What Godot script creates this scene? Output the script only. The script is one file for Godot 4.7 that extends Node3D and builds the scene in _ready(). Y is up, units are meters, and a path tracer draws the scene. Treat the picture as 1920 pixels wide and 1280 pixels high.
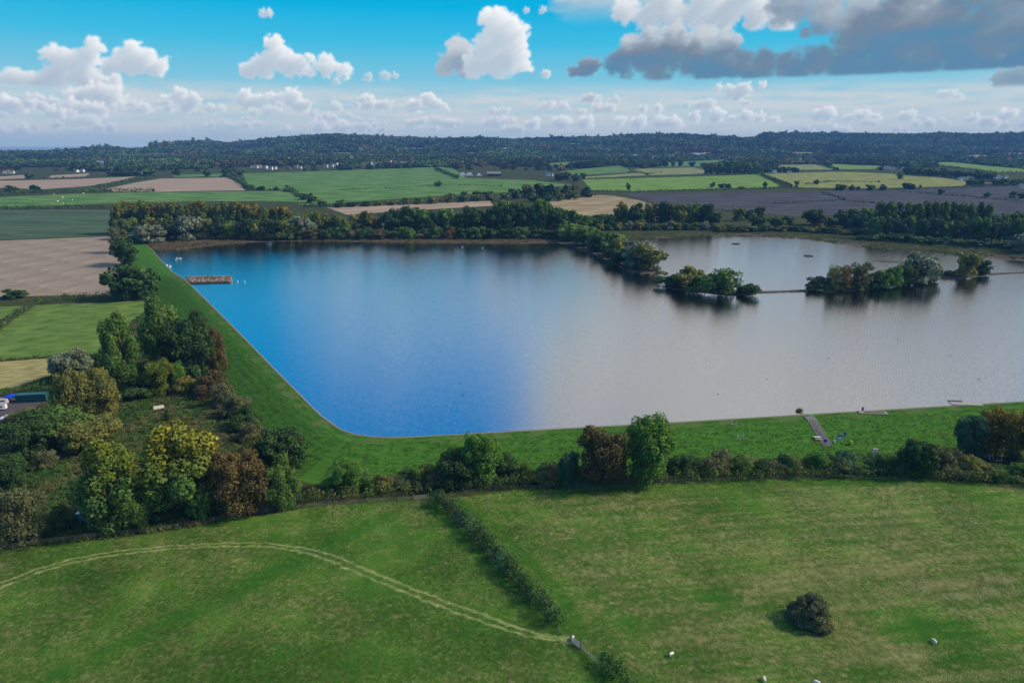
extends Node3D
# A reservoir seen from the air. Units are metres, y is up, the camera looks towards -z; "d" below is distance north of the camera (d = -z).

const CAMERA_HEIGHT := 80.0
const WATER := 4.0
const CREST := 5.0
const RIDGE := [[-1.0841, 40.0], [-0.8618, 30.8], [-0.7133, 30.8], [-0.6388, 33.9], [-0.6162, 43.1], [-0.5711, 58.5], [-0.5338, 64.7], [-0.4891, 70.8], [-0.4666, 80.0], [-0.4217, 95.3], [-0.3925, 80.0], [-0.3401, 104.5], [-0.3252, 110.6], [-0.2659, 122.8], [-0.2363, 125.9], [-0.1773, 119.8], [-0.1256, 110.6], [-0.0961, 101.4], [-0.0444, 107.5], [0.0, 101.4], [0.0296, 110.6], [0.0887, 113.7], [0.1256, 113.7], [0.1698, 125.9], [0.2215, 125.9], [0.251, 125.9], [0.2881, 116.7], [0.325, 119.8], [0.3541, 141.1], [0.3836, 138.0], [0.4723, 135.0], [0.5463, 128.9], [0.5903, 135.0], [0.635, 125.9], [0.7084, 135.0], [0.9152, 131.9], [1.1373, 122.8]]
const KERB := [[-299.5, 563.3], [-284.1, 541.4], [-268.9, 518.4], [-242.2, 475.1], [-212.4, 428.5], [-191.8, 401.4], [-167.8, 364.2], [-125.1, 297.7], [-81.2, 228.2], [-55.9, 188.5], [-46.9, 177.0], [-42.6, 173.7], [-37.2, 172.3], [-28.6, 172.3], [-8.7, 175.2], [20.8, 179.3], [51.5, 183.6], [83.8, 188.5], [117.6, 193.6], [156.8, 199.5], [230.4, 211.1], [317.4, 225.3]]
const SHORE := [[565.0, 352.7], [483.7, 432.2], [409.0, 463.2], [359.2, 483.8], [338.9, 498.6], [314.2, 509.0], [299.6, 525.3], [282.5, 539.7], [264.6, 574.1], [247.8, 598.4], [225.5, 613.1], [210.5, 624.7], [173.9, 613.1], [133.1, 598.4], [111.1, 591.2], [75.8, 580.9], [41.7, 570.8], [0.0, 564.3], [-43.6, 567.5], [-87.7, 570.8], [-141.9, 577.5], [-178.4, 580.9], [-204.0, 577.5], [-226.8, 567.5], [-238.9, 554.8], [-247.7, 545.6], [-257.1, 525.3], [-266.4, 525.3], [-283.4, 545.6]]
const LAKE := [[-284.5, 542.2], [-269.2, 519.0], [-242.5, 475.7], [-212.7, 429.0], [-192.0, 401.9], [-168.0, 364.7], [-125.3, 298.1], [-81.3, 228.5], [-55.9, 188.7], [-47.0, 177.3], [-42.6, 174.0], [-37.3, 172.5], [-28.7, 172.5], [-8.7, 175.4], [20.8, 179.5], [51.6, 183.8], [83.9, 188.7], [117.8, 193.9], [157.0, 199.7], [230.7, 211.4], [317.9, 225.6], [565.0, 352.7], [483.7, 432.2], [409.0, 463.2], [359.2, 483.8], [338.9, 498.6], [314.2, 509.0], [299.6, 525.3], [282.5, 539.7], [264.6, 574.1], [247.8, 598.4], [225.5, 613.1], [210.5, 624.7], [173.9, 613.1], [133.1, 598.4], [111.1, 591.2], [75.8, 580.9], [41.7, 570.8], [0.0, 564.3], [-43.6, 567.5], [-87.7, 570.8], [-141.9, 577.5], [-178.4, 580.9], [-204.0, 577.5], [-226.8, 567.5], [-238.9, 554.8], [-247.7, 545.6], [-257.1, 525.3], [-266.4, 525.3]]
const ISLETS := [
	["island", [[83.8, 385.5], [87.5, 379.4], [98.7, 370.5], [110.7, 362.1], [119.8, 359.3], [131.2, 362.1], [133.1, 367.7], [126.7, 372.0], [115.7, 379.4], [103.6, 390.2], [90.6, 393.4]], 0.5],
	["island", [[161.4, 373.4], [168.3, 370.5], [187.1, 373.4], [204.8, 379.4], [225.5, 390.2], [246.5, 400.0], [253.7, 408.5], [249.7, 413.7], [231.4, 406.7], [210.5, 396.7], [188.2, 388.6], [171.1, 383.9]], 0.5],
	["island", [[252.0, 406.7], [268.5, 410.2], [291.9, 419.1], [298.1, 428.4], [288.4, 434.2], [262.6, 419.1]], 0.45],
	["causeway", [[131.5, 366.3], [161.4, 370.5], [163.8, 376.4], [133.2, 371.3]], 0.3],
	["causeway", [[88.5, 438.1], [95.2, 419.1], [98.8, 426.5], [91.7, 446.2]], 0.45],
	["spit", [[35.1, 570.8], [48.3, 545.6], [57.2, 511.6], [68.5, 465.4], [73.9, 432.2], [80.9, 424.6], [91.0, 430.3], [91.7, 446.2], [90.1, 465.4], [85.5, 503.7], [78.9, 539.7], [69.8, 567.5], [58.6, 587.7], [41.1, 594.8]], 0.5],
	["mudbank", [[82.4, 383.0], [80.9, 386.1], [82.7, 387.7], [85.3, 385.8]], 0.2],
	["mudbank", [[291.5, 420.9], [314.0, 427.3], [334.5, 430.3], [337.9, 434.9], [317.2, 431.8], [295.7, 427.3]], 0.25],
	["mudbank", [[247.1, 476.7], [264.3, 467.6], [283.8, 457.7], [288.2, 462.1], [271.1, 473.3], [253.2, 481.4]], 0.2],
	["mudbank", [[337.2, 496.1], [342.8, 479.1], [362.1, 467.6], [370.6, 479.1], [351.3, 488.7], [344.4, 501.2]], 0.2],
]
const FIELDS := [
	["crop_field", "winter_crop", [[-792.6, 829.3], [-460.4, 829.3], [-348.4, 610.5], [-534.3, 551.4]], 1.5],
	["stubble_field", "stubble", [[-526.4, 542.9], [-349.4, 603.8], [-263.5, 464.1], [-226.5, 382.6], [-364.8, 368.5]], 0.55],
	["pasture_field", "pasture", [[-251.2, 355.3], [-192.7, 367.1], [-178.6, 312.5], [-165.5, 266.0], [-199.9, 258.7], [-242.3, 247.9], [-232.2, 284.9]], 1.2],
	["pasture_field", "pasture", [[-343.3, 345.4], [-253.4, 352.8], [-237.4, 291.8], [-271.9, 269.0]], 1.2],
	["dry_field", "straw", [[-240.0, 245.3], [-197.9, 255.9], [-178.4, 261.6], [-167.5, 239.7], [-170.1, 228.5], [-174.9, 223.6], [-210.8, 212.8]], 1.3],
	["meadow", "meadow", [[-131.5, 212.8], [-118.4, 219.9], [-97.1, 213.7], [-73.4, 179.7], [-63.2, 163.0], [-89.5, 169.3], [-109.8, 172.7], [-123.5, 191.2]], 0.4],
	["meadow", "meadow", [[-126.6, 155.6], [-125.7, 166.1], [-119.1, 176.1], [-111.3, 172.7], [-101.0, 157.1], [-94.6, 141.3], [-105.3, 135.6], [-110.0, 132.3]], 0.4],
	["yard", "gravel", [[-181.9, 213.7], [-165.5, 217.8], [-155.2, 217.8], [-149.4, 204.2], [-148.0, 191.2], [-161.5, 187.3]], 0.2],
	["grass_field", "green", [[-902.9, 948.0], [-723.5, 998.2], [-649.6, 1063.8], [-544.2, 1094.5], [-339.5, 1116.0], [-281.2, 924.7], [-398.0, 940.1], [-502.5, 909.8], [-621.7, 854.5], [-798.3, 835.5]], 1.5],
	["tilled_field", "tan", [[-1215.4, 1338.3], [-986.9, 1370.3], [-873.8, 1421.3], [-799.9, 1514.9], [-748.3, 1338.3], [-731.4, 1223.8], [-761.5, 1149.8], [-856.2, 1185.7], [-1036.9, 1138.3]], 1.45],
	["tilled_field", "tan", [[-664.3, 1161.5], [-697.1, 1307.8], [-712.0, 1439.1], [-591.7, 1476.0], [-497.2, 1293.0], [-425.1, 1127.0], [-546.8, 1099.8], [-614.3, 1094.5]], 1.4],
	["tilled_field", "tan", [[-1321.5, 1457.3], [-1089.3, 1514.9], [-1079.1, 1577.2], [-992.1, 1448.1], [-1010.7, 1403.9], [-1243.9, 1370.3]], 1.45],
	["tilled_field", "tan", [[-1007.6, 1555.9], [-976.9, 1644.7], [-900.9, 1514.9], [-950.2, 1457.3]], 1.45],
	["grass_field", "green", [[-765.9, 1599.1], [-657.6, 1621.6], [-620.0, 1505.0], [-711.3, 1495.2]], 1.45],
	["grass_field", "green", [[-619.5, 1633.1], [-426.7, 1784.5], [-195.4, 1983.3], [-154.9, 1886.4], [-92.8, 1457.3], [41.6, 1386.9], [50.8, 1354.2], [109.2, 1264.4], [33.9, 1127.0], [-24.3, 1073.8], [-85.9, 1034.7], [-148.2, 980.9], [-209.8, 924.7], [-264.9, 874.5], [-297.8, 980.9], [-360.7, 1127.0], [-428.3, 1161.5]], 1.45],
	["tilled_field", "tan", [[-225.4, 854.5], [-135.5, 895.3], [-30.0, 944.0], [-23.2, 874.5], [-112.4, 823.2], [-181.9, 772.1]], 1.4],
	["harvested_field", "sand", [[49.4, 932.4], [85.2, 980.9], [123.3, 1034.7], [147.0, 1025.3], [174.1, 940.1], [180.0, 848.1], [128.2, 766.8], [62.5, 746.3], [44.9, 788.4]], 1.0],
	["grass_field", "bright", [[139.8, 1412.5], [385.8, 1514.9], [552.9, 1599.1], [504.5, 1386.9], [455.9, 1198.1], [294.2, 1149.8], [183.1, 1105.1], [127.3, 1127.0]], 1.5],
	["grass_field", "pale", [[147.6, 1448.1], [145.6, 1495.2], [262.7, 1633.1], [348.1, 1693.0], [291.2, 1555.9]], 1.5],
	["grass_field", "green", [[113.0, 1718.2], [197.2, 1886.4], [322.5, 2109.6], [298.3, 1798.4], [272.2, 1693.0], [146.6, 1566.5]], 1.5],
	["grass_field", "pale", [[305.0, 1856.2], [494.9, 1950.0], [487.4, 1693.0], [448.9, 1621.6], [299.0, 1566.5]], 1.5],
	["grass_field", "green", [[109.1, 2252.8], [284.6, 2549.0], [277.3, 2297.4], [105.4, 2017.9]], 1.5],
	["grass_field", "green", [[458.7, 2297.4], [804.0, 2635.4], [739.3, 2391.9], [557.1, 2017.9], [399.6, 1983.3]], 1.5],
	["grass_field", "olive", [[570.3, 1621.6], [770.7, 1718.2], [835.6, 1693.0], [873.6, 1599.1], [896.1, 1495.2], [865.7, 1354.2], [782.0, 1223.8], [600.3, 1173.5], [481.6, 1185.7], [475.2, 1210.8]], 1.5],
	["grass_field", "pale", [[793.7, 2129.0], [937.8, 2168.7], [825.6, 1826.8], [655.1, 1770.9]], 1.5],
	["grass_field", "bright", [[980.1, 2210.0], [1057.0, 2053.6], [942.7, 1856.2], [845.9, 1841.4]], 1.5],
	["grass_field", "bright", [[1300.9, 2297.4], [1449.1, 2343.7], [1323.8, 1826.8], [1228.0, 1693.0], [1135.6, 1668.5]], 1.5],
	["grass_field", "pale", [[994.3, 2727.9], [1121.8, 2793.3], [1157.3, 2549.0], [1068.8, 2391.9], [919.2, 2494.4]], 1.5],
	["grass_field", "bright", [[980.3, 1421.3], [1021.2, 1403.9], [941.9, 1293.0], [898.2, 1293.0]], 1.5],
	["tilled_field", "tan", [[1810.8, 3296.9], [1904.9, 3227.0], [1798.9, 3045.2], [1738.4, 3141.9]], 1.5],
	["tilled_field", "tan", [[1930.2, 3241.2], [2012.8, 3265.7], [1879.9, 3055.5], [1829.8, 3070.8]], 1.5],
	["tilled_field", "tan", [[1826.8, 2979.1], [2093.7, 3202.9], [2057.4, 3042.4], [1871.1, 2827.1], [1766.2, 2861.7]], 1.5],
	["tilled_field", "tan", [[2277.8, 3335.1], [2389.4, 3318.8], [2257.8, 3132.8], [2104.3, 3044.9]], 1.5],
	["tilled_field", "dark", [[164.4, 1063.8], [443.2, 1089.3], [653.3, 1173.5], [911.5, 1250.6], [1082.9, 1264.4], [647.3, 746.3], [565.4, 766.8], [401.7, 777.5], [304.9, 756.4], [234.4, 835.5], [188.3, 888.3]], 1.45],
	["grass_field", "green", [[-2112.5, 3706.6], [-3574.2, 6606.6], [-3673.1, 7293.0], [-1731.3, 3453.9], [-1791.6, 3353.9]], 1.5],
	["grass_field", "green", [[-1835.6, 3904.3], [-1658.3, 3762.5], [-1628.1, 3674.0], [-1742.6, 3704.3]], 1.5],
	["grass_field", "olive", [[-79.9, 3367.0], [0.0, 3561.3], [71.0, 3687.5], [37.9, 3413.0], [-49.1, 3308.2]], 1.5],
	["grass_field", "pale", [[-1733.4, 2665.6], [-1700.7, 2932.8], [-1619.9, 2897.3], [-1532.1, 2727.9], [-1649.5, 2577.2]], 1.5],
	["grass_field", "pale", [[864.8, 3236.7], [961.7, 3240.1], [957.2, 3183.7], [860.9, 3176.7]], 1.5],
	["tilled_field", "tan", [[-1340.8, 3111.0], [-1417.3, 3483.2], [-1293.1, 3482.2], [-1115.8, 2931.4]], 1.5],
	["grass_field", "pale", [[-1053.6, 3333.8], [-1010.2, 3362.6], [-910.4, 3282.6], [-906.8, 3200.3]], 1.5],
	["grass_field", "green", [[-809.2, 3113.0], [-772.9, 3194.6], [-691.0, 3210.0], [-683.9, 3078.7]], 1.5],
	["tilled_field", "pale", [[-601.9, 3624.4], [-550.7, 3777.7], [-425.5, 3681.0], [-438.6, 3558.0]], 1.5],
	["grass_field", "olive", [[247.9, 3987.7], [314.4, 4057.3], [399.4, 3970.6], [367.6, 3874.0]], 1.5],
	["grass_field", "green", [[484.7, 3513.4], [557.3, 3526.6], [648.0, 3440.9], [610.0, 3371.9]], 1.5],
	["tilled_field", "tan", [[668.6, 3215.6], [774.8, 3262.7], [904.6, 3207.0], [841.2, 3102.2]], 1.5],
	["grass_field", "pale", [[1170.2, 3127.0], [1263.0, 3194.7], [1359.2, 3179.6], [1295.5, 3085.9]], 1.5],
	["grass_field", "green", [[1257.2, 3021.1], [1368.1, 3112.1], [1469.6, 3091.7], [1379.7, 2955.5]], 1.5],
	["tilled_field", "pale", [[1475.8, 3056.2], [1580.9, 3159.1], [1657.4, 3143.5], [1560.9, 2996.0]], 1.5],
	["grass_field", "olive", [[-1939.0, 2744.0], [-2013.3, 2976.2], [-1831.0, 2897.3], [-1696.3, 2635.4]], 1.5],
	["grass_field", "green", [[-1608.1, 3137.6], [-1611.2, 3259.0], [-1525.4, 3261.1], [-1465.7, 3086.9]], 1.5],
	["tilled_field", "tan", [[-341.6, 3285.8], [-265.5, 3311.8], [-142.6, 3201.8], [-165.6, 3096.8]], 1.5],
	["grass_field", "pale", [[38.8, 3268.9], [110.6, 3453.3], [222.8, 3576.5], [181.7, 3316.8]], 1.5],
	["grass_field", "green", [[1310.3, 4233.0], [2375.7, 7315.6], [1399.7, 4024.0], [1328.6, 3881.5]], 1.5],
]
const PASTURES := [[[-130.9, 117.8], [-105.4, 125.8], [-77.4, 132.3], [-45.5, 143.8], [-29.9, 146.0], [-18.2, 147.3], [9.0, 98.8], [16.6, 87.9], [23.6, 77.3], [-107.8, 77.3]], [[-16.1, 147.3], [5.2, 152.8], [38.2, 155.6], [65.5, 157.9], [99.2, 158.5], [125.2, 153.7], [170.0, 148.8], [99.0, 77.3], [23.6, 77.3], [16.6, 87.9], [9.0, 98.8]]]
const PATCHES := [
	[0, -55.7, 119.6, 8.1, 0.25, 1.56],
	[0, 37.4, 126.1, 7.9, 0.16, 2.23],
	[0, 76.4, 116.9, 7.8, 0.3, 3.43],
	[0, 80.7, 107.2, 6.0, 0.28, 3.2],
	[0, 67.7, 111.9, 4.0, 0.3, 2.22],
	[0, 40.9, 102.9, 3.5, 0.3, 2.38],
	[0, 61.4, 99.5, 4.6, 0.35, 1.17],
	[0, 13.4, 107.2, 3.0, 0.5, 1.28],
	[0, 65.1, 93.2, 3.6, 0.32, 1.67],
	[0, 65.5, 141.3, 7.2, 0.18, 1.52],
	[0, 43.1, 148.8, 4.7, 0.12, 4.31],
	[0, -26.3, 139.0, 4.6, 0.2, 3.86],
	[0, -36.7, 132.3, 6.4, 0.14, 1.97],
	[0, 39.5, 134.5, 5.5, 0.2, 1.9],
	[0, 102.0, 132.3, 10.7, 0.15, 1.6],
	[0, 46.5, 93.8, 4.8, 0.18, 2.85],
	[0, -79.0, 101.5, 6.9, 0.12, 2.14],
	[0, -9.8, 124.2, 5.8, 0.15, 1.13],
	[0, -45.9, 101.5, 6.9, 0.1, 1.74],
	[1, 37.6, 109.5, 3.4, 0.75, 1.57],
	[1, 71.6, 101.5, 5.8, 0.75, 1.83],
	[1, 74.4, 94.4, 4.3, 0.6, 2.43],
	[1, 22.3, 102.9, 3.1, 0.45, 2.71],
	[1, 24.5, 151.5, 3.2, 0.6, 7.96],
	[1, 84.4, 155.6, 2.8, 0.5, 13.99],
	[1, -8.3, 101.5, 8.3, 0.3, 2.22],
	[1, -30.7, 92.6, 5.9, 0.22, 4.32],
	[1, 14.3, 91.4, 4.6, 0.6, 1.09],
	[1, 48.0, 102.2, 2.1, 0.4, 1.55],
	[1, 29.3, 93.8, 3.6, 0.35, 2.86],
	[1, 56.2, 90.9, 2.5, 0.5, 3.0],
	[1, -25.9, 111.9, 6.5, 0.25, 1.39],
]
const LINES := [
	[2, 0.5, 0.48, [[-105.2, 109.1], [-97.4, 114.5], [-94.1, 118.7], [-89.1, 122.5], [-81.0, 125.4], [-71.0, 127.3], [-60.3, 128.3], [-51.4, 128.3], [-44.2, 126.7], [-38.1, 124.6], [-29.4, 119.4], [-20.2, 113.7], [-10.6, 108.0], [-3.8, 104.3], [3.6, 100.4], [8.7, 99.2]]],
	[2, 0.5, 0.48, [[-104.0, 107.5], [-96.3, 113.0], [-93.1, 117.3], [-88.3, 121.2], [-80.4, 124.2], [-70.4, 126.1], [-59.8, 127.1], [-51.5, 127.1], [-44.9, 125.6], [-39.1, 123.3], [-30.7, 118.0], [-21.5, 112.4], [-12.0, 106.8], [-5.1, 103.2], [2.3, 99.5], [8.2, 98.6]]],
	[1, 3.2, 0.62, [[-71.5, 89.7], [-66.5, 95.6], [-60.9, 102.2], [-54.4, 108.8], [-48.9, 115.2], [-42.9, 122.3], [-38.8, 127.1], [-32.5, 134.5], [-26.5, 140.1]]],
	[1, 2.6, 0.5, [[-19.8, 145.0], [-9.0, 130.2], [0.0, 116.1], [7.0, 103.6], [9.0, 99.5]]],
	[1, 1.6, 0.45, [[-12.5, 146.3], [-4.7, 135.6], [4.2, 120.5], [10.9, 105.8], [11.3, 99.5]]],
	[1, 0.5, 0.38, [[9.9, 99.5], [18.3, 107.2], [29.9, 111.9], [44.3, 113.5]]],
	[1, 0.5, 0.38, [[15.8, 111.1], [14.3, 120.5], [13.8, 132.3], [17.8, 148.8]]],
	[1, 0.5, 0.38, [[17.0, 108.8], [22.7, 116.9], [24.9, 130.2], [24.6, 143.8]]],
	[1, 0.5, 0.38, [[11.7, 135.6], [27.5, 132.3], [43.7, 141.3]]],
	[1, 0.5, 0.38, [[10.3, 98.8], [19.8, 98.8], [29.3, 93.8], [38.2, 89.7]]],
	[0, 0.6, 0.3, [[11.3, 104.3], [27.7, 106.5], [45.2, 110.3], [66.1, 116.9], [105.7, 126.1]]],
	[0, 0.6, 0.3, [[21.8, 100.2], [41.1, 103.6], [61.5, 107.2], [96.7, 113.5]]],
	[0, 0.6, 0.3, [[28.3, 96.9], [47.2, 100.2], [69.5, 104.3], [92.2, 107.2]]],
	[0, 0.6, 0.3, [[21.3, 108.0], [44.0, 112.7], [108.5, 130.2]]],
	[2, 1.3, 0.9, [[8.3, 99.0], [9.5, 98.4]]],
	[2, 0.8, 0.5, [[8.5, 99.6], [9.8, 99.9]]],
]
const GROUP_LABELS := {"overgrown bushes of the roadside hedge": "%s overgrown bush along the line of the roadside hedge, from the left", "trees filling the spit": "%s leafy tree filling the row along the spit, from the left", "bushes on the long island": "%s low bush filling the waterline of the long island, from the left", "poplars behind the far left shore": "%s autumn-tinted poplar in the wood behind the far left shore, from the left", "trees in front of the far left poplars": "%s dark understorey tree at the front of the far left wood, from the left", "trees behind the middle of the far shore": "%s green tree in the wood behind the middle of the far shore, from the left", "bushes along the middle of the far shore": "%s low bush along the middle of the far shore, from the left", "trees behind the spit": "%s tree in the group behind the spit, from the left", "bushes behind the spit": "%s low rounded bush on the shore behind the spit, from the left", "trees behind the right reed bed": "%s scattered tree between the dark field and the right reed bed, from the left", "scrub behind the right reed bed": "%s low scrub bush behind the right reed bed, from the left", "poplars of the right shore block": "%s green poplar in the dense block on the right shore, from the left", "trees in front of the right poplars": "%s rounded tree in front of the right poplar block, from the left", "trees at the right end of the far shore": "%s rounded green tree at the right end of the far shore, from the left", "bushes on the right shore": "%s dark shore bush below the right trees, from the left", "hedgerow trees beyond the lake": "%s dark hedgerow tree among the fields beyond the lake, from the left", "scrub below the big green field": "%s bush in the scrub thicket below the big green field, from the left", "coppice beyond the dark field": "%s tree in the long coppice right of the bright green field, from the left", "tree belt at the far right": "%s tree in the belt beside the far right farm, from the left"}
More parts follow.
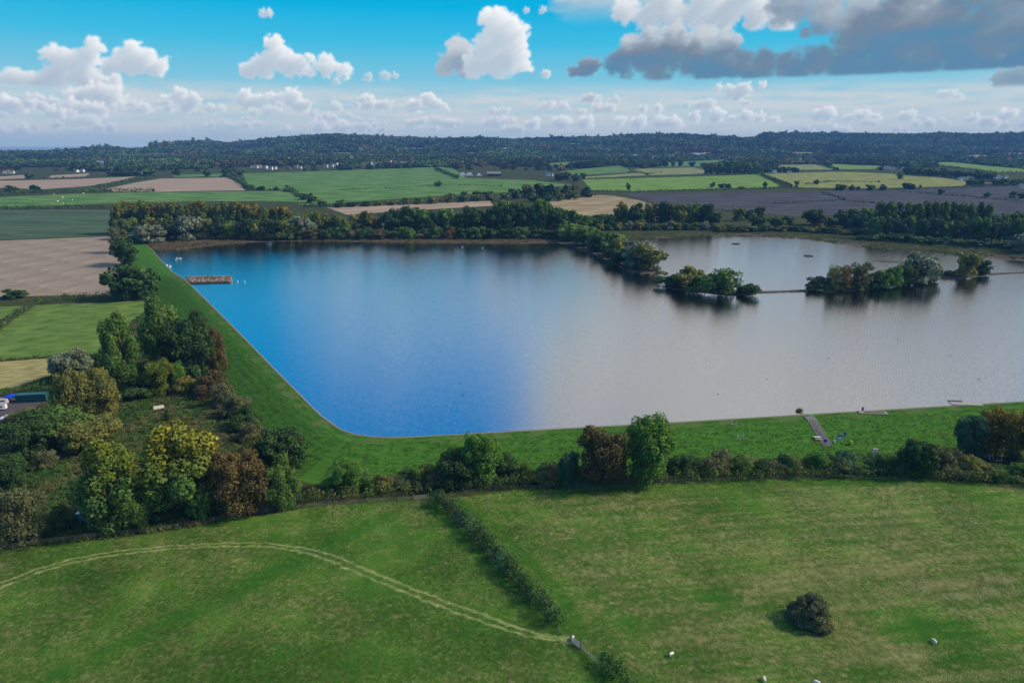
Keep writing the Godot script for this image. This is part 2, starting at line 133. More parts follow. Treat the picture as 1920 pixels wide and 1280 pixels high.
const TREES := [
	["broadleaf_tree", "twiggy grey-brown tree at the left edge behind the rail fence", "tree", "", "airy", "grey", -102.6, 127.7, -1, 15.2, 13.1],
	["poplar_tree", "tall full green tree with lime tips left of the yellow tree", "tree", "", "tall", "turned_lime", -86.0, 134.0, -1, 20.3, 17.4],
	["poplar_tree", "large tree with a bright yellow top beside the rough meadow", "tree", "", "tall", "turned_yellow", -73.5, 140.9, -1, 21.5, 18.9],
	["broadleaf_tree", "russet brown tree right of the yellow-topped tree", "tree", "", "round", "rust", -61.4, 140.9, -1, 15.4, 14.5],
	["poplar_tree", "narrow mid-green tree at the corner of the near pasture", "tree", "", "tall", "green", -52.2, 143.3, -1, 13.0, 9.6],
	["broadleaf_tree", "dark rounded tree at the foot of the embankment corner", "tree", "", "round", "dark", -59.3, 163.0, -1, 11.8, 13.5],
	["broadleaf_tree", "dark spreading tree beside the yard at the left edge", "tree", "", "round", "dark", -129.3, 172.0, -1, 11.9, 15.8],
	["broadleaf_tree", "bright mid-green tree right of the gravel yard", "tree", "", "round", "green", -125.6, 177.5, -1, 11.4, 16.3],
	["broadleaf_tree", "olive tree between the yard and the rough meadow", "tree", "", "round", "olive", -116.1, 175.4, -1, 11.0, 14.7],
	["broadleaf_tree", "olive-yellow tree behind the gravel yard", "tree", "", "round", "olive", -129.8, 193.3, -1, 17.3, 14.1],
	["poplar_tree", "yellowish olive tree touching the tall poplar", "tree", "", "tall", "olive", -123.7, 196.2, -1, 16.7, 11.3],
	["willow_tree", "silvery willow at the edge of the dry yellow field", "tree", "", "willow", "silver", -155.9, 234.3, -1, 11.3, 14.8],
	["poplar_tree", "tallest upright poplar at the left of the dark clump", "tree", "", "tall", "green", -130.7, 219.9, -1, 27.7, 17.2],
	["poplar_tree", "upright green poplar at the back of the dark clump", "tree", "", "tall", "green", -130.5, 247.9, -1, 27.4, 18.4],
	["broadleaf_tree", "dark leafy tree in the middle of the poplar clump", "tree", "", "round", "dark", -115.6, 234.3, -1, 24.2, 17.5],
	["poplar_tree", "dark poplar at the right of the clump by the embankment", "tree", "", "tall", "dark", -111.4, 237.9, -1, 23.9, 12.7],
	["poplar_tree", "tree with gold and russet leaves beside the embankment", "tree", "", "tall", "rust", -107.4, 240.3, -1, 17.3, 10.1],
	["broadleaf_tree", "small yellow-green tree in front of the dark clump", "tree", "", "round", "lime", -118.1, 218.8, -1, 13.4, 10.4],
	["broadleaf_tree", "small bright green tree in front of the dark clump", "tree", "", "round", "fresh", -114.3, 224.1, -1, 11.1, 6.2],
	["shrub", "olive bush at the top of the rough meadow", "shrub", "", "bush", "olive", -110.3, 221.4, -1, 6.3, 8.5],
	["shrub", "reddish brown bush at the top of the rough meadow", "shrub", "", "bush", "brown", -100.2, 219.0, -1, 8.9, 10.2],
	["shrub", "dark thicket under the tallest poplar", "shrub", "", "bush", "dark", -125.6, 216.5, -1, 7.2, 13.5],
	["shrub", "grey-green bush at the foot of the embankment by the brown bush", "shrub", "bushes along the embankment foot", "bush", "grey", -92.2, 209.7, -1, 8.4, 8.8],
	["shrub", "second grey-green bush down the embankment foot", "shrub", "bushes along the embankment foot", "bush", "grey", -85.2, 200.1, -1, 7.2, 9.1],
	["shrub", "dark bush halfway down the embankment foot", "shrub", "bushes along the embankment foot", "bush", "dark", -78.8, 190.0, -1, 7.2, 8.4],
	["shrub", "grey-green bush above the rounded dark tree", "shrub", "bushes along the embankment foot", "bush", "grey", -73.8, 182.2, -1, 6.7, 7.8],
	["shrub", "olive bush touching the rounded dark tree", "shrub", "bushes along the embankment foot", "bush", "olive", -68.7, 173.6, -1, 6.1, 6.3],
	["shrub", "single small dark shrub in the rough meadow", "shrub", "", "bush", "dark", -104.5, 196.1, -1, 3.5, 1.8],
	["broadleaf_tree", "lone dark oak between the stubble field and the green bank", "tree", "", "round", "dark", -207.6, 371.2, -1, 19.4, 27.4],
	["broadleaf_tree", "dark tree at the top of the green bank by the stubble field", "tree", "", "round", "dark", -263.1, 469.5, -1, 20.7, 18.9],
	["broadleaf_tree", "grey-green tree at the corner of the crop field", "tree", "", "round", "grey", -293.5, 515.6, -1, 19.7, 13.5],
	["willow_tree", "small pale willow at the far end of the green bank", "tree", "", "willow", "silver", -304.8, 575.3, -1, 12.3, 23.0],
	["broadleaf_tree", "dark tree at the left edge above the twiggy grey tree", "tree", "", "round", "dark", -122.6, 153.7, -1, 8.8, 10.2],
	["shrub", "grey-brown thorn bush in the left meadow", "shrub", "", "bush", "grey", -121.1, 164.6, -1, 4.9, 6.8],
	["shrub", "dark thicket behind the rail fence beside the blue shelter", "shrub", "", "bush", "dark", -98.6, 135.0, -1, 4.2, 8.0],
	["shrub", "green thicket behind the rail fence under the lime-tipped tree", "shrub", "", "bush", "green", -87.7, 134.5, -1, 2.8, 6.8],
	["broadleaf_tree", "green understorey tree between the lime-tipped and yellow trees", "tree", "", "round", "green", -81.3, 134.9, -1, 10.7, 8.2],
	["shrub", "dark shrub at the end of the rail fence", "shrub", "", "bush", "dark", -78.8, 138.7, -1, 5.4, 7.0],
	["broadleaf_tree", "fresh green tree under the yellow-topped tree", "tree", "", "round", "fresh", -69.8, 139.4, -1, 9.5, 9.6],
	["shrub", "round dark bush at the end of the stubble field hedge", "shrub", "", "bush", "dark", -273.6, 373.6, -1, 5.2, 12.2],
	["shrub", "dark bush between the silvery willow and the tall poplar", "shrub", "", "bush", "dark", -148.4, 242.5, -1, 7.9, 9.7],
	["shrub", "olive bush beside the yard", "shrub", "", "bush", "olive", -148.3, 195.2, -1, 3.5, 9.5],
	["broadleaf_tree", "bright green tree at the left end of the roadside hedge", "tree", "trees and bushes of the roadside hedge", "round", "fresh", -39.6, 151.0, -1, 9.0, 7.4],
	["shrub", "green bush beside the bright tree in the roadside hedge", "shrub", "trees and bushes of the roadside hedge", "bush", "green", -33.8, 152.7, -1, 3.1, 6.6],
	["shrub", "yellowish bush in the roadside hedge", "shrub", "trees and bushes of the roadside hedge", "bush", "olive", -30.7, 151.7, -1, 4.4, 4.3],
	["shrub", "greyish thorn bush in the roadside hedge", "shrub", "trees and bushes of the roadside hedge", "bush", "grey", -26.3, 154.5, -1, 2.7, 7.2],
	["shrub", "mid-green bush above the field gate", "shrub", "", "bush", "green", -22.2, 155.4, -1, 4.3, 6.0],
	["shrub", "olive bush right of the field gate", "shrub", "", "bush", "olive", -19.2, 155.6, -1, 4.8, 6.5],
	["broadleaf_tree", "dark tree in the roadside hedge left of the brighter tree", "tree", "trees and bushes of the roadside hedge", "round", "dark", -13.1, 154.2, -1, 9.1, 11.5],
	["broadleaf_tree", "bright green tree rising above the roadside hedge against the bank", "tree", "trees and bushes of the roadside hedge", "round", "fresh", -7.6, 155.3, -1, 13.6, 10.0],
	["shrub", "dark bush right of the bright hedge tree", "shrub", "", "bush", "dark", -1.9, 157.8, -1, 6.9, 7.1],
	["shrub", "light green bush in the middle of the roadside hedge", "shrub", "trees and bushes of the roadside hedge", "bush", "green", 3.2, 155.9, -1, 5.2, 5.2],
	["shrub", "pale grey-green bush left of the brown tree", "shrub", "", "bush", "grey", 8.0, 156.4, -1, 4.4, 6.5],
	["broadleaf_tree", "blue-green tree touching the brown tree", "tree", "", "round", "bluish", 13.9, 154.2, -1, 9.4, 6.8],
	["broadleaf_tree", "brown-leaved tree in the roadside hedge", "tree", "trees and bushes of the roadside hedge", "round", "brown", 22.2, 153.7, -1, 16.1, 12.5],
	["broadleaf_tree", "largest deep green tree in the roadside hedge right of the brown tree", "tree", "trees and bushes of the roadside hedge", "round", "fresh", 33.4, 155.3, -1, 18.5, 13.4],
	["shrub", "dark bush right of the largest green tree", "shrub", "", "bush", "dark", 45.1, 161.4, -1, 4.9, 8.3],
	["shrub", "grey-green bush in the roadside hedge below the two marker posts", "shrub", "trees and bushes of the roadside hedge", "bush", "grey", 52.3, 162.1, -1, 5.2, 7.8],
	["shrub", "green bush in the roadside hedge below the marker posts", "shrub", "trees and bushes of the roadside hedge", "bush", "green", 58.5, 161.6, -1, 4.2, 6.7],
	["shrub", "dark bush left of the bank steps hedge", "shrub", "", "bush", "dark", 64.6, 162.0, -1, 3.7, 7.0],
	["shrub", "green bush left of the bank steps", "shrub", "", "bush", "green", 71.1, 162.6, -1, 4.7, 7.5],
	["shrub", "bright green bush below the bank steps", "shrub", "", "bush", "fresh", 78.3, 162.6, -1, 5.3, 7.5],
	["shrub", "bluish bush below the blue signs", "shrub", "", "bush", "bluish", 84.6, 162.6, -1, 4.7, 7.0],
	["shrub", "dark bush right of the blue signs", "shrub", "", "bush", "dark", 90.9, 162.4, -1, 3.0, 7.3],
	["shrub", "green bush in the roadside hedge right of the white box", "shrub", "trees and bushes of the roadside hedge", "bush", "green", 97.2, 162.4, -1, 3.6, 7.3],
	["broadleaf_tree", "dark domed tree in the right part of the roadside hedge", "tree", "trees and bushes of the roadside hedge", "round", "dark", 101.9, 159.1, -1, 10.3, 8.9],
	["shrub", "grey-brown bush right of the dark domed tree", "shrub", "", "bush", "grey", 110.2, 161.2, -1, 7.5, 7.7],
	["shrub", "olive bush left of the chevron sign", "shrub", "", "bush", "olive", 115.5, 160.2, -1, 5.1, 7.4],
	["shrub", "dark bush in front of the chevron sign", "shrub", "", "bush", "dark", 120.6, 158.9, -1, 3.2, 7.1],
	["shrub", "dark bush at the right edge of the roadside hedge", "shrub", "trees and bushes of the roadside hedge", "bush", "dark", 126.5, 157.9, -1, 2.8, 7.4],
	["willow_tree", "blue-green tree left of the golden tree on the right", "tree", "", "willow", "bluish", 121.0, 168.7, -1, 12.4, 8.8],
	["broadleaf_tree", "golden brown tree at the right edge below the lake", "tree", "", "round", "gold", 128.7, 169.3, -1, 14.3, 12.2],
	["conifer_tree", "tall dark conifer cut by the right edge of the picture", "tree", "", "conifer", "dark", 132.5, 164.2, -1, 23.9, 9.1],
	["shrub", "lone dark bush standing in the near right pasture", "shrub", "", "dome", "grey", 52.1, 103.4, -1, 5.1, 7.8],
	["shrub", "small reedy shrub at the water edge beside the bank steps", "shrub", "", "bush", "olive", 84.0, 189.7, 5.0, 1.7, 2.0],
	["broadleaf_tree", "green tree at the shore end of the spit", "tree", "trees on the spit", "round", "green", 51.0, 577.8, 4.4, 15.0, 24.2],
	["broadleaf_tree", "second tree from the shore on the spit", "tree", "trees on the spit", "round", "green", 59.1, 548.8, 4.4, 15.5, 27.4],
	["broadleaf_tree", "third tree from the shore on the spit", "tree", "trees on the spit", "round", "dark", 67.3, 519.7, 4.4, 16.3, 25.0],
	["broadleaf_tree", "fourth tree from the shore on the spit", "tree", "trees on the spit", "round", "green", 72.8, 496.0, 4.4, 16.8, 22.9],
	["broadleaf_tree", "olive tree near the tip of the spit", "tree", "trees on the spit", "round", "olive", 76.0, 471.9, 4.4, 16.0, 20.9],
	["broadleaf_tree", "low dark tree on the lake side of the spit", "tree", "trees on the spit", "round", "dark", 68.8, 462.9, 4.4, 11.5, 19.6],
	["willow_tree", "pale willow with gaps near the tip of the spit", "tree", "trees on the spit", "willow", "silver", 81.0, 450.0, 4.4, 18.8, 20.9],
	["broadleaf_tree", "rounded tree at the tip of the spit", "tree", "trees on the spit", "round", "olive", 86.7, 437.8, 4.4, 16.3, 23.0],
	["shrub", "low dark bush at the left end of the small island", "shrub", "trees on the small island", "bush", "dark", 91.8, 383.7, 4.5, 8.0, 16.3],
	["broadleaf_tree", "highest brownish dome on the small island", "tree", "trees on the small island", "round", "olive", 96.8, 372.4, 4.5, 13.2, 19.4],
	["broadleaf_tree", "green rounded tree in the middle of the small island", "tree", "trees on the small island", "round", "green", 103.6, 365.3, 4.5, 10.4, 19.1],
	["broadleaf_tree", "dark tree left of the open tree on the small island", "tree", "trees on the small island", "round", "dark", 110.2, 362.5, 4.5, 8.3, 13.1],
	["broadleaf_tree", "open-crowned tree on the small island", "tree", "trees on the small island", "airy", "green", 114.2, 362.5, 4.5, 14.6, 17.6],
	["shrub", "small dark bush right of the open-crowned tree", "shrub", "trees on the small island", "bush", "dark", 122.5, 363.2, 4.5, 4.8, 8.4],
	["broadleaf_tree", "dark round bush at the right end of the small island", "tree", "trees on the small island", "round", "dark", 126.4, 359.7, 4.5, 6.6, 11.7],
	["shrub", "dark bush at the left end of the long island", "shrub", "trees on the long island", "bush", "dark", 169.5, 377.1, 4.5, 6.8, 14.5],
	["broadleaf_tree", "thin pale tree on the long island", "tree", "trees on the long island", "airy", "olive", 176.2, 373.9, 4.5, 15.3, 10.2],
	["broadleaf_tree", "thin golden tree on the long island", "tree", "trees on the long island", "airy", "gold", 182.6, 373.9, 4.5, 13.9, 10.2],
	["broadleaf_tree", "bushy grey-olive tree on the long island", "tree", "trees on the long island", "airy", "grey", 192.2, 376.9, 4.5, 15.4, 15.5],
	["shrub", "olive bush below the thin trees on the long island", "shrub", "trees on the long island", "bush", "olive", 189.9, 379.2, 4.5, 5.8, 16.0],
	["broadleaf_tree", "green tree in the middle of the long island", "tree", "trees on the long island", "round", "green", 204.2, 378.4, 4.5, 11.0, 14.1],
	["shrub", "dark bush in the middle of the long island", "shrub", "trees on the long island", "bush", "dark", 200.6, 381.5, 4.5, 6.6, 11.1],
	["broadleaf_tree", "fresh green tree on the long island", "tree", "trees on the long island", "round", "fresh", 211.7, 381.4, 4.5, 12.3, 12.7],
	["broadleaf_tree", "dark tree left of the silver willows", "tree", "trees on the long island", "round", "dark", 222.5, 387.6, 4.5, 13.7, 14.4],
	["willow_tree", "taller silver willow on the long island", "tree", "trees on the long island", "willow", "silver", 233.7, 394.0, 4.5, 18.2, 18.5],
	["willow_tree", "shorter silver willow at the right of the long island", "tree", "trees on the long island", "willow", "silver", 241.4, 395.7, 4.5, 14.6, 14.7],
	["broadleaf_tree", "large olive tree on the islet right of the long island", "tree", "trees on the islet", "round", "olive", 275.3, 415.1, 4.4, 15.2, 18.1],
	["shrub", "dark bush on the islet right of the long island", "shrub", "trees on the islet", "bush", "dark", 290.1, 423.1, 4.4, 9.5, 10.4],
	["shrub", "low brown scrub on the islet right of the long island", "shrub", "trees on the islet", "bush", "grey", 265.5, 416.8, 4.4, 3.3, 8.4],
	["willow_tree", "pale rounded willow in front of the far left wood", "tree", "willows on the far left shore", "willow", "silver", -292.5, 560.5, -1, 15.0, 24.1],
	["willow_tree", "grey-green willow in front of the autumn poplars", "tree", "willows on the far left shore", "willow", "silver", -271.3, 581.4, -1, 22.0, 25.0],
	["willow_tree", "silver willow at the right end of the far left wood", "tree", "willows on the far left shore", "willow", "silver", -179.9, 594.0, -1, 18.5, 23.7],
	["willow_tree", "blue-grey willow at the right end of the far shore", "tree", "", "willow", "silver", 372.4, 506.7, -1, 14.8, 18.0],
	["shrub", "@", "shrub", "bushes along the middle of the far shore", "bush", "dark", -181.8, 591.3, -1, 7.7, 16.1],
	["shrub", "@", "shrub", "bushes along the middle of the far shore", "bush", "brown", -169.7, 591.3, -1, 10.2, 16.1],
	["shrub", "@", "shrub", "bushes along the middle of the far shore", "bush", "dark", -156.9, 591.3, -1, 10.6, 16.1],
	["shrub", "@", "shrub", "bushes along the middle of the far shore", "bush", "green", -144.5, 591.3, -1, 11.7, 16.1],
	["shrub", "@", "shrub", "bushes along the middle of the far shore", "bush", "grey", -133.9, 591.3, -1, 8.9, 16.1],
	["shrub", "@", "shrub", "bushes along the middle of the far shore", "bush", "dark", -123.4, 591.3, -1, 11.3, 16.1],
	["shrub", "@", "shrub", "bushes along the middle of the far shore", "bush", "brown", -112.9, 591.3, -1, 7.9, 16.1],
	["shrub", "@", "shrub", "bushes along the middle of the far shore", "bush", "dark", -99.8, 591.3, -1, 7.9, 16.1],
	["shrub", "@", "shrub", "bushes along the middle of the far shore", "bush", "green", -88.7, 591.3, -1, 12.4, 16.1],
	["shrub", "@", "shrub", "bushes along the middle of the far shore", "bush", "grey", -74.6, 591.3, -1, 7.8, 16.1],
	["shrub", "@", "shrub", "bushes along the middle of the far shore", "bush", "dark", -64.7, 591.3, -1, 12.3, 16.1],
	["shrub", "@", "shrub", "bushes along the middle of the far shore", "bush", "brown", -53.4, 591.3, -1, 10.6, 16.1],
	["shrub", "@", "shrub", "bushes along the middle of the far shore", "bush", "dark", -40.0, 591.3, -1, 9.8, 16.1],
	["shrub", "@", "shrub", "bushes along the middle of the far shore", "bush", "green", -29.3, 591.3, -1, 10.2, 16.1],
	["shrub", "@", "shrub", "bushes along the middle of the far shore", "bush", "dark", -18.4, 591.3, -1, 10.1, 16.1],
	["shrub", "@", "shrub", "bushes along the middle of the far shore", "bush", "dark", -3.0, 591.3, -1, 9.0, 16.1],
	["shrub", "@", "shrub", "bushes along the middle of the far shore", "bush", "green", 6.3, 591.3, -1, 10.1, 16.1],
	["shrub", "@", "shrub", "bushes along the middle of the far shore", "bush", "dark", 21.3, 591.3, -1, 10.0, 16.1],
	["shrub", "@", "shrub", "bushes along the middle of the far shore", "bush", "dark", 32.5, 591.3, -1, 8.2, 16.1],
	["shrub", "@", "shrub", "bushes along the middle of the far shore", "bush", "green", 44.4, 591.3, -1, 12.4, 16.1],
	["shrub", "@", "shrub", "bushes along the middle of the far shore", "bush", "dark", 52.7, 591.3, -1, 11.1, 16.1],
	["shrub", "@", "shrub", "bushes behind the spit", "bush", "olive", 81.7, 647.9, -1, 6.5, 12.8],
	["shrub", "@", "shrub", "bushes behind the spit", "bush", "dark", 90.7, 647.9, -1, 6.8, 12.8],
	["shrub", "@", "shrub", "bushes behind the spit", "bush", "olive", 99.6, 647.9, -1, 6.5, 12.8],
	["shrub", "@", "shrub", "bushes behind the spit", "bush", "silver", 108.5, 647.9, -1, 8.5, 12.8],
	["shrub", "@", "shrub", "bushes behind the spit", "bush", "olive", 117.4, 647.9, -1, 7.6, 12.8],
	["shrub", "@", "shrub", "bushes behind the spit", "bush", "dark", 126.3, 647.9, -1, 6.6, 12.8],
	["shrub", "@", "shrub", "bushes behind the spit", "bush", "olive", 135.2, 647.9, -1, 6.2, 12.8],
	["shrub", "@", "shrub", "bushes behind the spit", "bush", "silver", 144.2, 647.9, -1, 8.2, 12.8],
	["shrub", "@", "shrub", "bushes behind the spit", "bush", "olive", 153.1, 647.9, -1, 8.6, 12.8],
	["shrub", "@", "shrub", "bushes behind the spit", "bush", "dark", 162.0, 647.9, -1, 7.0, 12.8],
	["shrub", "@", "shrub", "bushes behind the spit", "bush", "olive", 170.9, 647.9, -1, 6.6, 12.8],
	["shrub", "@", "shrub", "bushes behind the spit", "bush", "silver", 179.8, 647.9, -1, 8.3, 12.8],
	["shrub", "@", "shrub", "bushes behind the spit", "bush", "olive", 188.7, 647.9, -1, 6.6, 12.8],
	["shrub", "@", "shrub", "bushes on the long island", "bush", "dark", 163.0, 371.7, 4.5, 3.7, 5.2],
	["shrub", "@", "shrub", "bushes on the long island", "bush", "green", 173.6, 374.6, 4.5, 5.5, 8.7],
	["shrub", "@", "shrub", "bushes on the long island", "bush", "olive", 180.3, 374.4, 4.5, 5.0, 8.1],
	["shrub", "@", "shrub", "bushes on the long island", "bush", "dark", 194.4, 377.6, 4.5, 5.5, 8.8],
	["shrub", "@", "shrub", "bushes on the long island", "bush", "green", 202.4, 380.6, 4.5, 6.2, 8.8],
	["shrub", "@", "shrub", "bushes on the long island", "bush", "dark", 210.6, 383.6, 4.5, 6.8, 8.9],
	["shrub", "@", "shrub", "bushes on the long island", "bush", "green", 218.8, 386.7, 4.5, 7.5, 9.0],
	["shrub", "@", "shrub", "bushes on the long island", "bush", "dark", 228.1, 391.4, 4.5, 8.2, 9.1],
	["shrub", "@", "shrub", "bushes on the long island", "bush", "silver", 238.0, 396.0, 4.5, 7.7, 8.6],
	["shrub", "@", "shrub", "bushes on the long island", "bush", "dark", 246.3, 399.7, 4.5, 5.9, 5.6],
	["shrub", "@", "shrub", "bushes on the right shore", "bush", "dark", 297.0, 581.6, -1, 5.8, 15.0],
	["shrub", "@", "shrub", "bushes on the right shore", "bush", "green", 303.6, 577.0, -1, 6.4, 14.9],
	["shrub", "@", "shrub", "bushes on the right shore", "bush", "dark", 310.1, 572.6, -1, 7.0, 14.8],
	["shrub", "@", "shrub", "bushes on the right shore", "bush", "bluish", 316.6, 568.1, -1, 7.6, 14.7],
	["shrub", "@", "shrub", "bushes on the right shore", "bush", "dark", 322.8, 563.6, -1, 7.7, 14.6],
	["shrub", "@", "shrub", "bushes on the right shore", "bush", "green", 328.8, 558.9, -1, 6.4, 14.5],
	["shrub", "@", "shrub", "bushes on the right shore", "bush", "dark", 334.8, 554.5, -1, 7.9, 14.3],
	["shrub", "@", "shrub", "bushes on the right shore", "bush", "bluish", 340.8, 550.2, -1, 7.6, 14.2],
	["shrub", "@", "shrub", "bushes on the right shore", "bush", "dark", 346.8, 546.1, -1, 6.9, 14.1],
	["shrub", "@", "shrub", "bushes on the right shore", "bush", "green", 352.7, 542.1, -1, 6.7, 14.0],
	["shrub", "@", "shrub", "bushes on the right shore", "bush", "dark", 358.5, 538.2, -1, 6.5, 13.9],
	["shrub", "@", "shrub", "bushes on the right shore", "bush", "bluish", 364.4, 534.4, -1, 7.5, 13.8],
	["shrub", "@", "shrub", "bushes on the right shore", "bush", "dark", 370.1, 530.7, -1, 6.9, 13.8],
	["shrub", "@", "shrub", "bushes on the right shore", "bush", "green", 375.9, 527.1, -1, 7.8, 13.7],
	["shrub", "@", "shrub", "bushes on the right shore", "bush", "dark", 381.5, 523.5, -1, 7.3, 13.6],
	["shrub", "@", "shrub", "bushes on the right shore", "bush", "bluish", 387.2, 520.1, -1, 6.9, 13.5],
	["broadleaf_tree", "@", "tree", "coppice beyond the dark field", "round", "olive", 442.9, 1621.6, -1, 24.8, 24.3],
	["broadleaf_tree", "@", "tree", "coppice beyond the dark field", "round", "turning", 453.8, 1621.6, -1, 26.7, 24.3],
	["broadleaf_tree", "@", "tree", "coppice beyond the dark field", "round", "olive", 464.7, 1621.6, -1, 26.8, 24.3],
	["broadleaf_tree", "@", "tree", "coppice beyond the dark field", "round", "green", 475.6, 1621.6, -1, 26.4, 24.3],
	["broadleaf_tree", "@", "tree", "coppice beyond the dark field", "round", "dark", 486.5, 1621.6, -1, 26.4, 24.3],
	["broadleaf_tree", "@", "tree", "coppice beyond the dark field", "round", "green", 497.5, 1621.6, -1, 29.4, 24.3],
	["broadleaf_tree", "@", "tree", "coppice beyond the dark field", "round", "green", 508.4, 1621.6, -1, 27.7, 24.3],
	["broadleaf_tree", "@", "tree", "coppice beyond the dark field", "round", "green", 519.3, 1621.6, -1, 27.0, 24.3],
	["broadleaf_tree", "@", "tree", "coppice beyond the dark field", "round", "turning", 530.2, 1621.6, -1, 27.1, 24.3],
	["broadleaf_tree", "@", "tree", "coppice beyond the dark field", "round", "olive", 541.1, 1621.6, -1, 24.5, 24.3],
	["broadleaf_tree", "@", "tree", "coppice beyond the dark field", "round", "green", 552.1, 1621.6, -1, 24.9, 24.3],
	["broadleaf_tree", "@", "tree", "coppice beyond the dark field", "round", "green", 563.0, 1621.6, -1, 22.5, 24.3],
	["broadleaf_tree", "@", "tree", "coppice beyond the dark field", "round", "dark", 595.0, 1693.0, -1, 14.2, 20.3],
	["broadleaf_tree", "@", "tree", "coppice beyond the dark field", "round", "dark", 607.7, 1693.0, -1, 13.8, 20.3],
	["broadleaf_tree", "@", "tree", "coppice beyond the dark field", "round", "dark", 620.3, 1693.0, -1, 13.7, 20.3],
	["broadleaf_tree", "@", "tree", "coppice beyond the dark field", "round", "dark", 633.0, 1693.0, -1, 14.1, 20.3],
	["broadleaf_tree", "@", "tree", "coppice beyond the dark field", "round", "dark", 645.7, 1693.0, -1, 13.7, 20.3],
	["broadleaf_tree", "@", "tree", "coppice beyond the dark field", "round", "dark", 658.3, 1693.0, -1, 13.9, 20.3],
	["broadleaf_tree", "@", "tree", "coppice beyond the dark field", "round", "dark", 671.0, 1693.0, -1, 13.0, 20.3],
	["broadleaf_tree", "@", "tree", "hedgerow trees beyond the lake", "round", "dark", -775.1, 1094.5, -1, 10.5, 24.7],
	["broadleaf_tree", "@", "tree", "hedgerow trees beyond the lake", "round", "dark", -976.2, 1439.1, -1, 12.6, 17.3],
	["broadleaf_tree", "@", "tree", "hedgerow trees beyond the lake", "round", "dark", -731.1, 1084.1, -1, 12.8, 16.3],
	["broadleaf_tree", "@", "tree", "hedgerow trees beyond the lake", "round", "green", -867.8, 1555.9, -1, 10.2, 46.6],
	["broadleaf_tree", "@", "tree", "hedgerow trees beyond the lake", "round", "dark", -838.7, 1555.9, -1, 12.4, 58.2],
	["broadleaf_tree", "@", "tree", "hedgerow trees beyond the lake", "round", "green", -792.1, 1555.9, -1, 14.7, 46.6],
	["broadleaf_tree", "@", "tree", "hedgerow trees beyond the lake", "round", "dark", -733.9, 1555.9, -1, 12.4, 21.0],
	["broadleaf_tree", "@", "tree", "hedgerow trees beyond the lake", "round", "dark", -649.0, 1514.9, -1, 14.3, 18.2],
	["broadleaf_tree", "@", "tree", "hedgerow trees beyond the lake", "round", "dark", -609.3, 1535.1, -1, 16.7, 34.5],
	["broadleaf_tree", "@", "tree", "hedgerow trees beyond the lake", "round", "green", -599.7, 1577.2, -1, 13.8, 30.7],
	["broadleaf_tree", "@", "tree", "hedgerow trees beyond the lake", "round", "dark", -443.2, 1185.7, -1, 5.2, 17.8],
	["broadleaf_tree", "@", "tree", "hedgerow trees beyond the lake", "round", "dark", -398.8, 1127.0, -1, 7.5, 13.6],
	["broadleaf_tree", "@", "tree", "hedgerow trees beyond the lake", "round", "dark", -375.1, 1127.0, -1, 6.6, 10.2],
	["broadleaf_tree", "@", "tree", "hedgerow trees beyond the lake", "round", "green", -349.6, 1105.1, -1, 4.9, 18.3],
	["broadleaf_tree", "@", "tree", "hedgerow trees beyond the lake", "round", "dark", -281.8, 956.0, -1, 9.9, 14.4],
	["broadleaf_tree", "@", "tree", "hedgerow trees beyond the lake", "round", "dark", -260.9, 917.2, -1, 12.2, 18.0],
	["broadleaf_tree", "@", "tree", "hedgerow trees beyond the lake", "round", "green", -236.5, 874.5, -1, 8.5, 18.5],
	["broadleaf_tree", "@", "tree", "hedgerow trees beyond the lake", "round", "green", -215.2, 888.3, -1, 6.6, 13.5],
	["broadleaf_tree", "@", "tree", "hedgerow trees beyond the lake", "round", "green", -331.6, 1826.8, -1, 11.9, 10.9],
	["broadleaf_tree", "@", "tree", "hedgerow trees beyond the lake", "round", "green", -267.6, 1856.2, -1, 14.8, 12.5],
	["broadleaf_tree", "@", "tree", "hedgerow trees beyond the lake", "round", "green", -125.6, 1210.8, -1, 9.8, 14.6],
	["broadleaf_tree", "@", "tree", "hedgerow trees beyond the lake", "round", "dark", -191.2, 2017.9, -1, 7.3, 10.5],
	["broadleaf_tree", "@", "tree", "hedgerow trees beyond the lake", "round", "dark", -85.9, 989.5, -1, 7.3, 12.0],
	["broadleaf_tree", "@", "tree", "hedgerow trees beyond the lake", "round", "green", -167.4, 1950.0, -1, 11.3, 16.0],
	["broadleaf_tree", "@", "tree", "hedgerow trees beyond the lake", "round", "green", -68.4, 1007.1, -1, 8.2, 15.2],
	["broadleaf_tree", "@", "tree", "hedgerow trees beyond the lake", "round", "dark", -49.8, 1016.1, -1, 8.3, 15.3],
	["broadleaf_tree", "@", "tree", "hedgerow trees beyond the lake", "round", "dark", -34.5, 1016.1, -1, 7.5, 15.3],
	["broadleaf_tree", "@", "tree", "hedgerow trees beyond the lake", "round", "dark", 92.6, 1770.9, -1, 14.1, 18.5],
	["broadleaf_tree", "@", "tree", "hedgerow trees beyond the lake", "round", "dark", 117.4, 1917.7, -1, 11.1, 15.7],
	["broadleaf_tree", "@", "tree", "hedgerow trees beyond the lake", "round", "dark", 93.6, 1386.9, -1, 16.2, 25.0],
	["broadleaf_tree", "@", "tree", "hedgerow trees beyond the lake", "round", "dark", 143.4, 2090.6, -1, 7.6, 6.2],
	["broadleaf_tree", "@", "tree", "hedgerow trees beyond the lake", "round", "dark", 105.3, 1403.9, -1, 17.4, 27.4],
	["broadleaf_tree", "@", "tree", "hedgerow trees beyond the lake", "round", "green", 152.5, 1856.2, -1, 9.4, 8.3],
	["broadleaf_tree", "@", "tree", "hedgerow trees beyond the lake", "round", "dark", 121.9, 1354.2, -1, 14.8, 18.3],
	["broadleaf_tree", "@", "tree", "hedgerow trees beyond the lake", "round", "green", 145.6, 1495.2, -1, 7.6, 9.0],
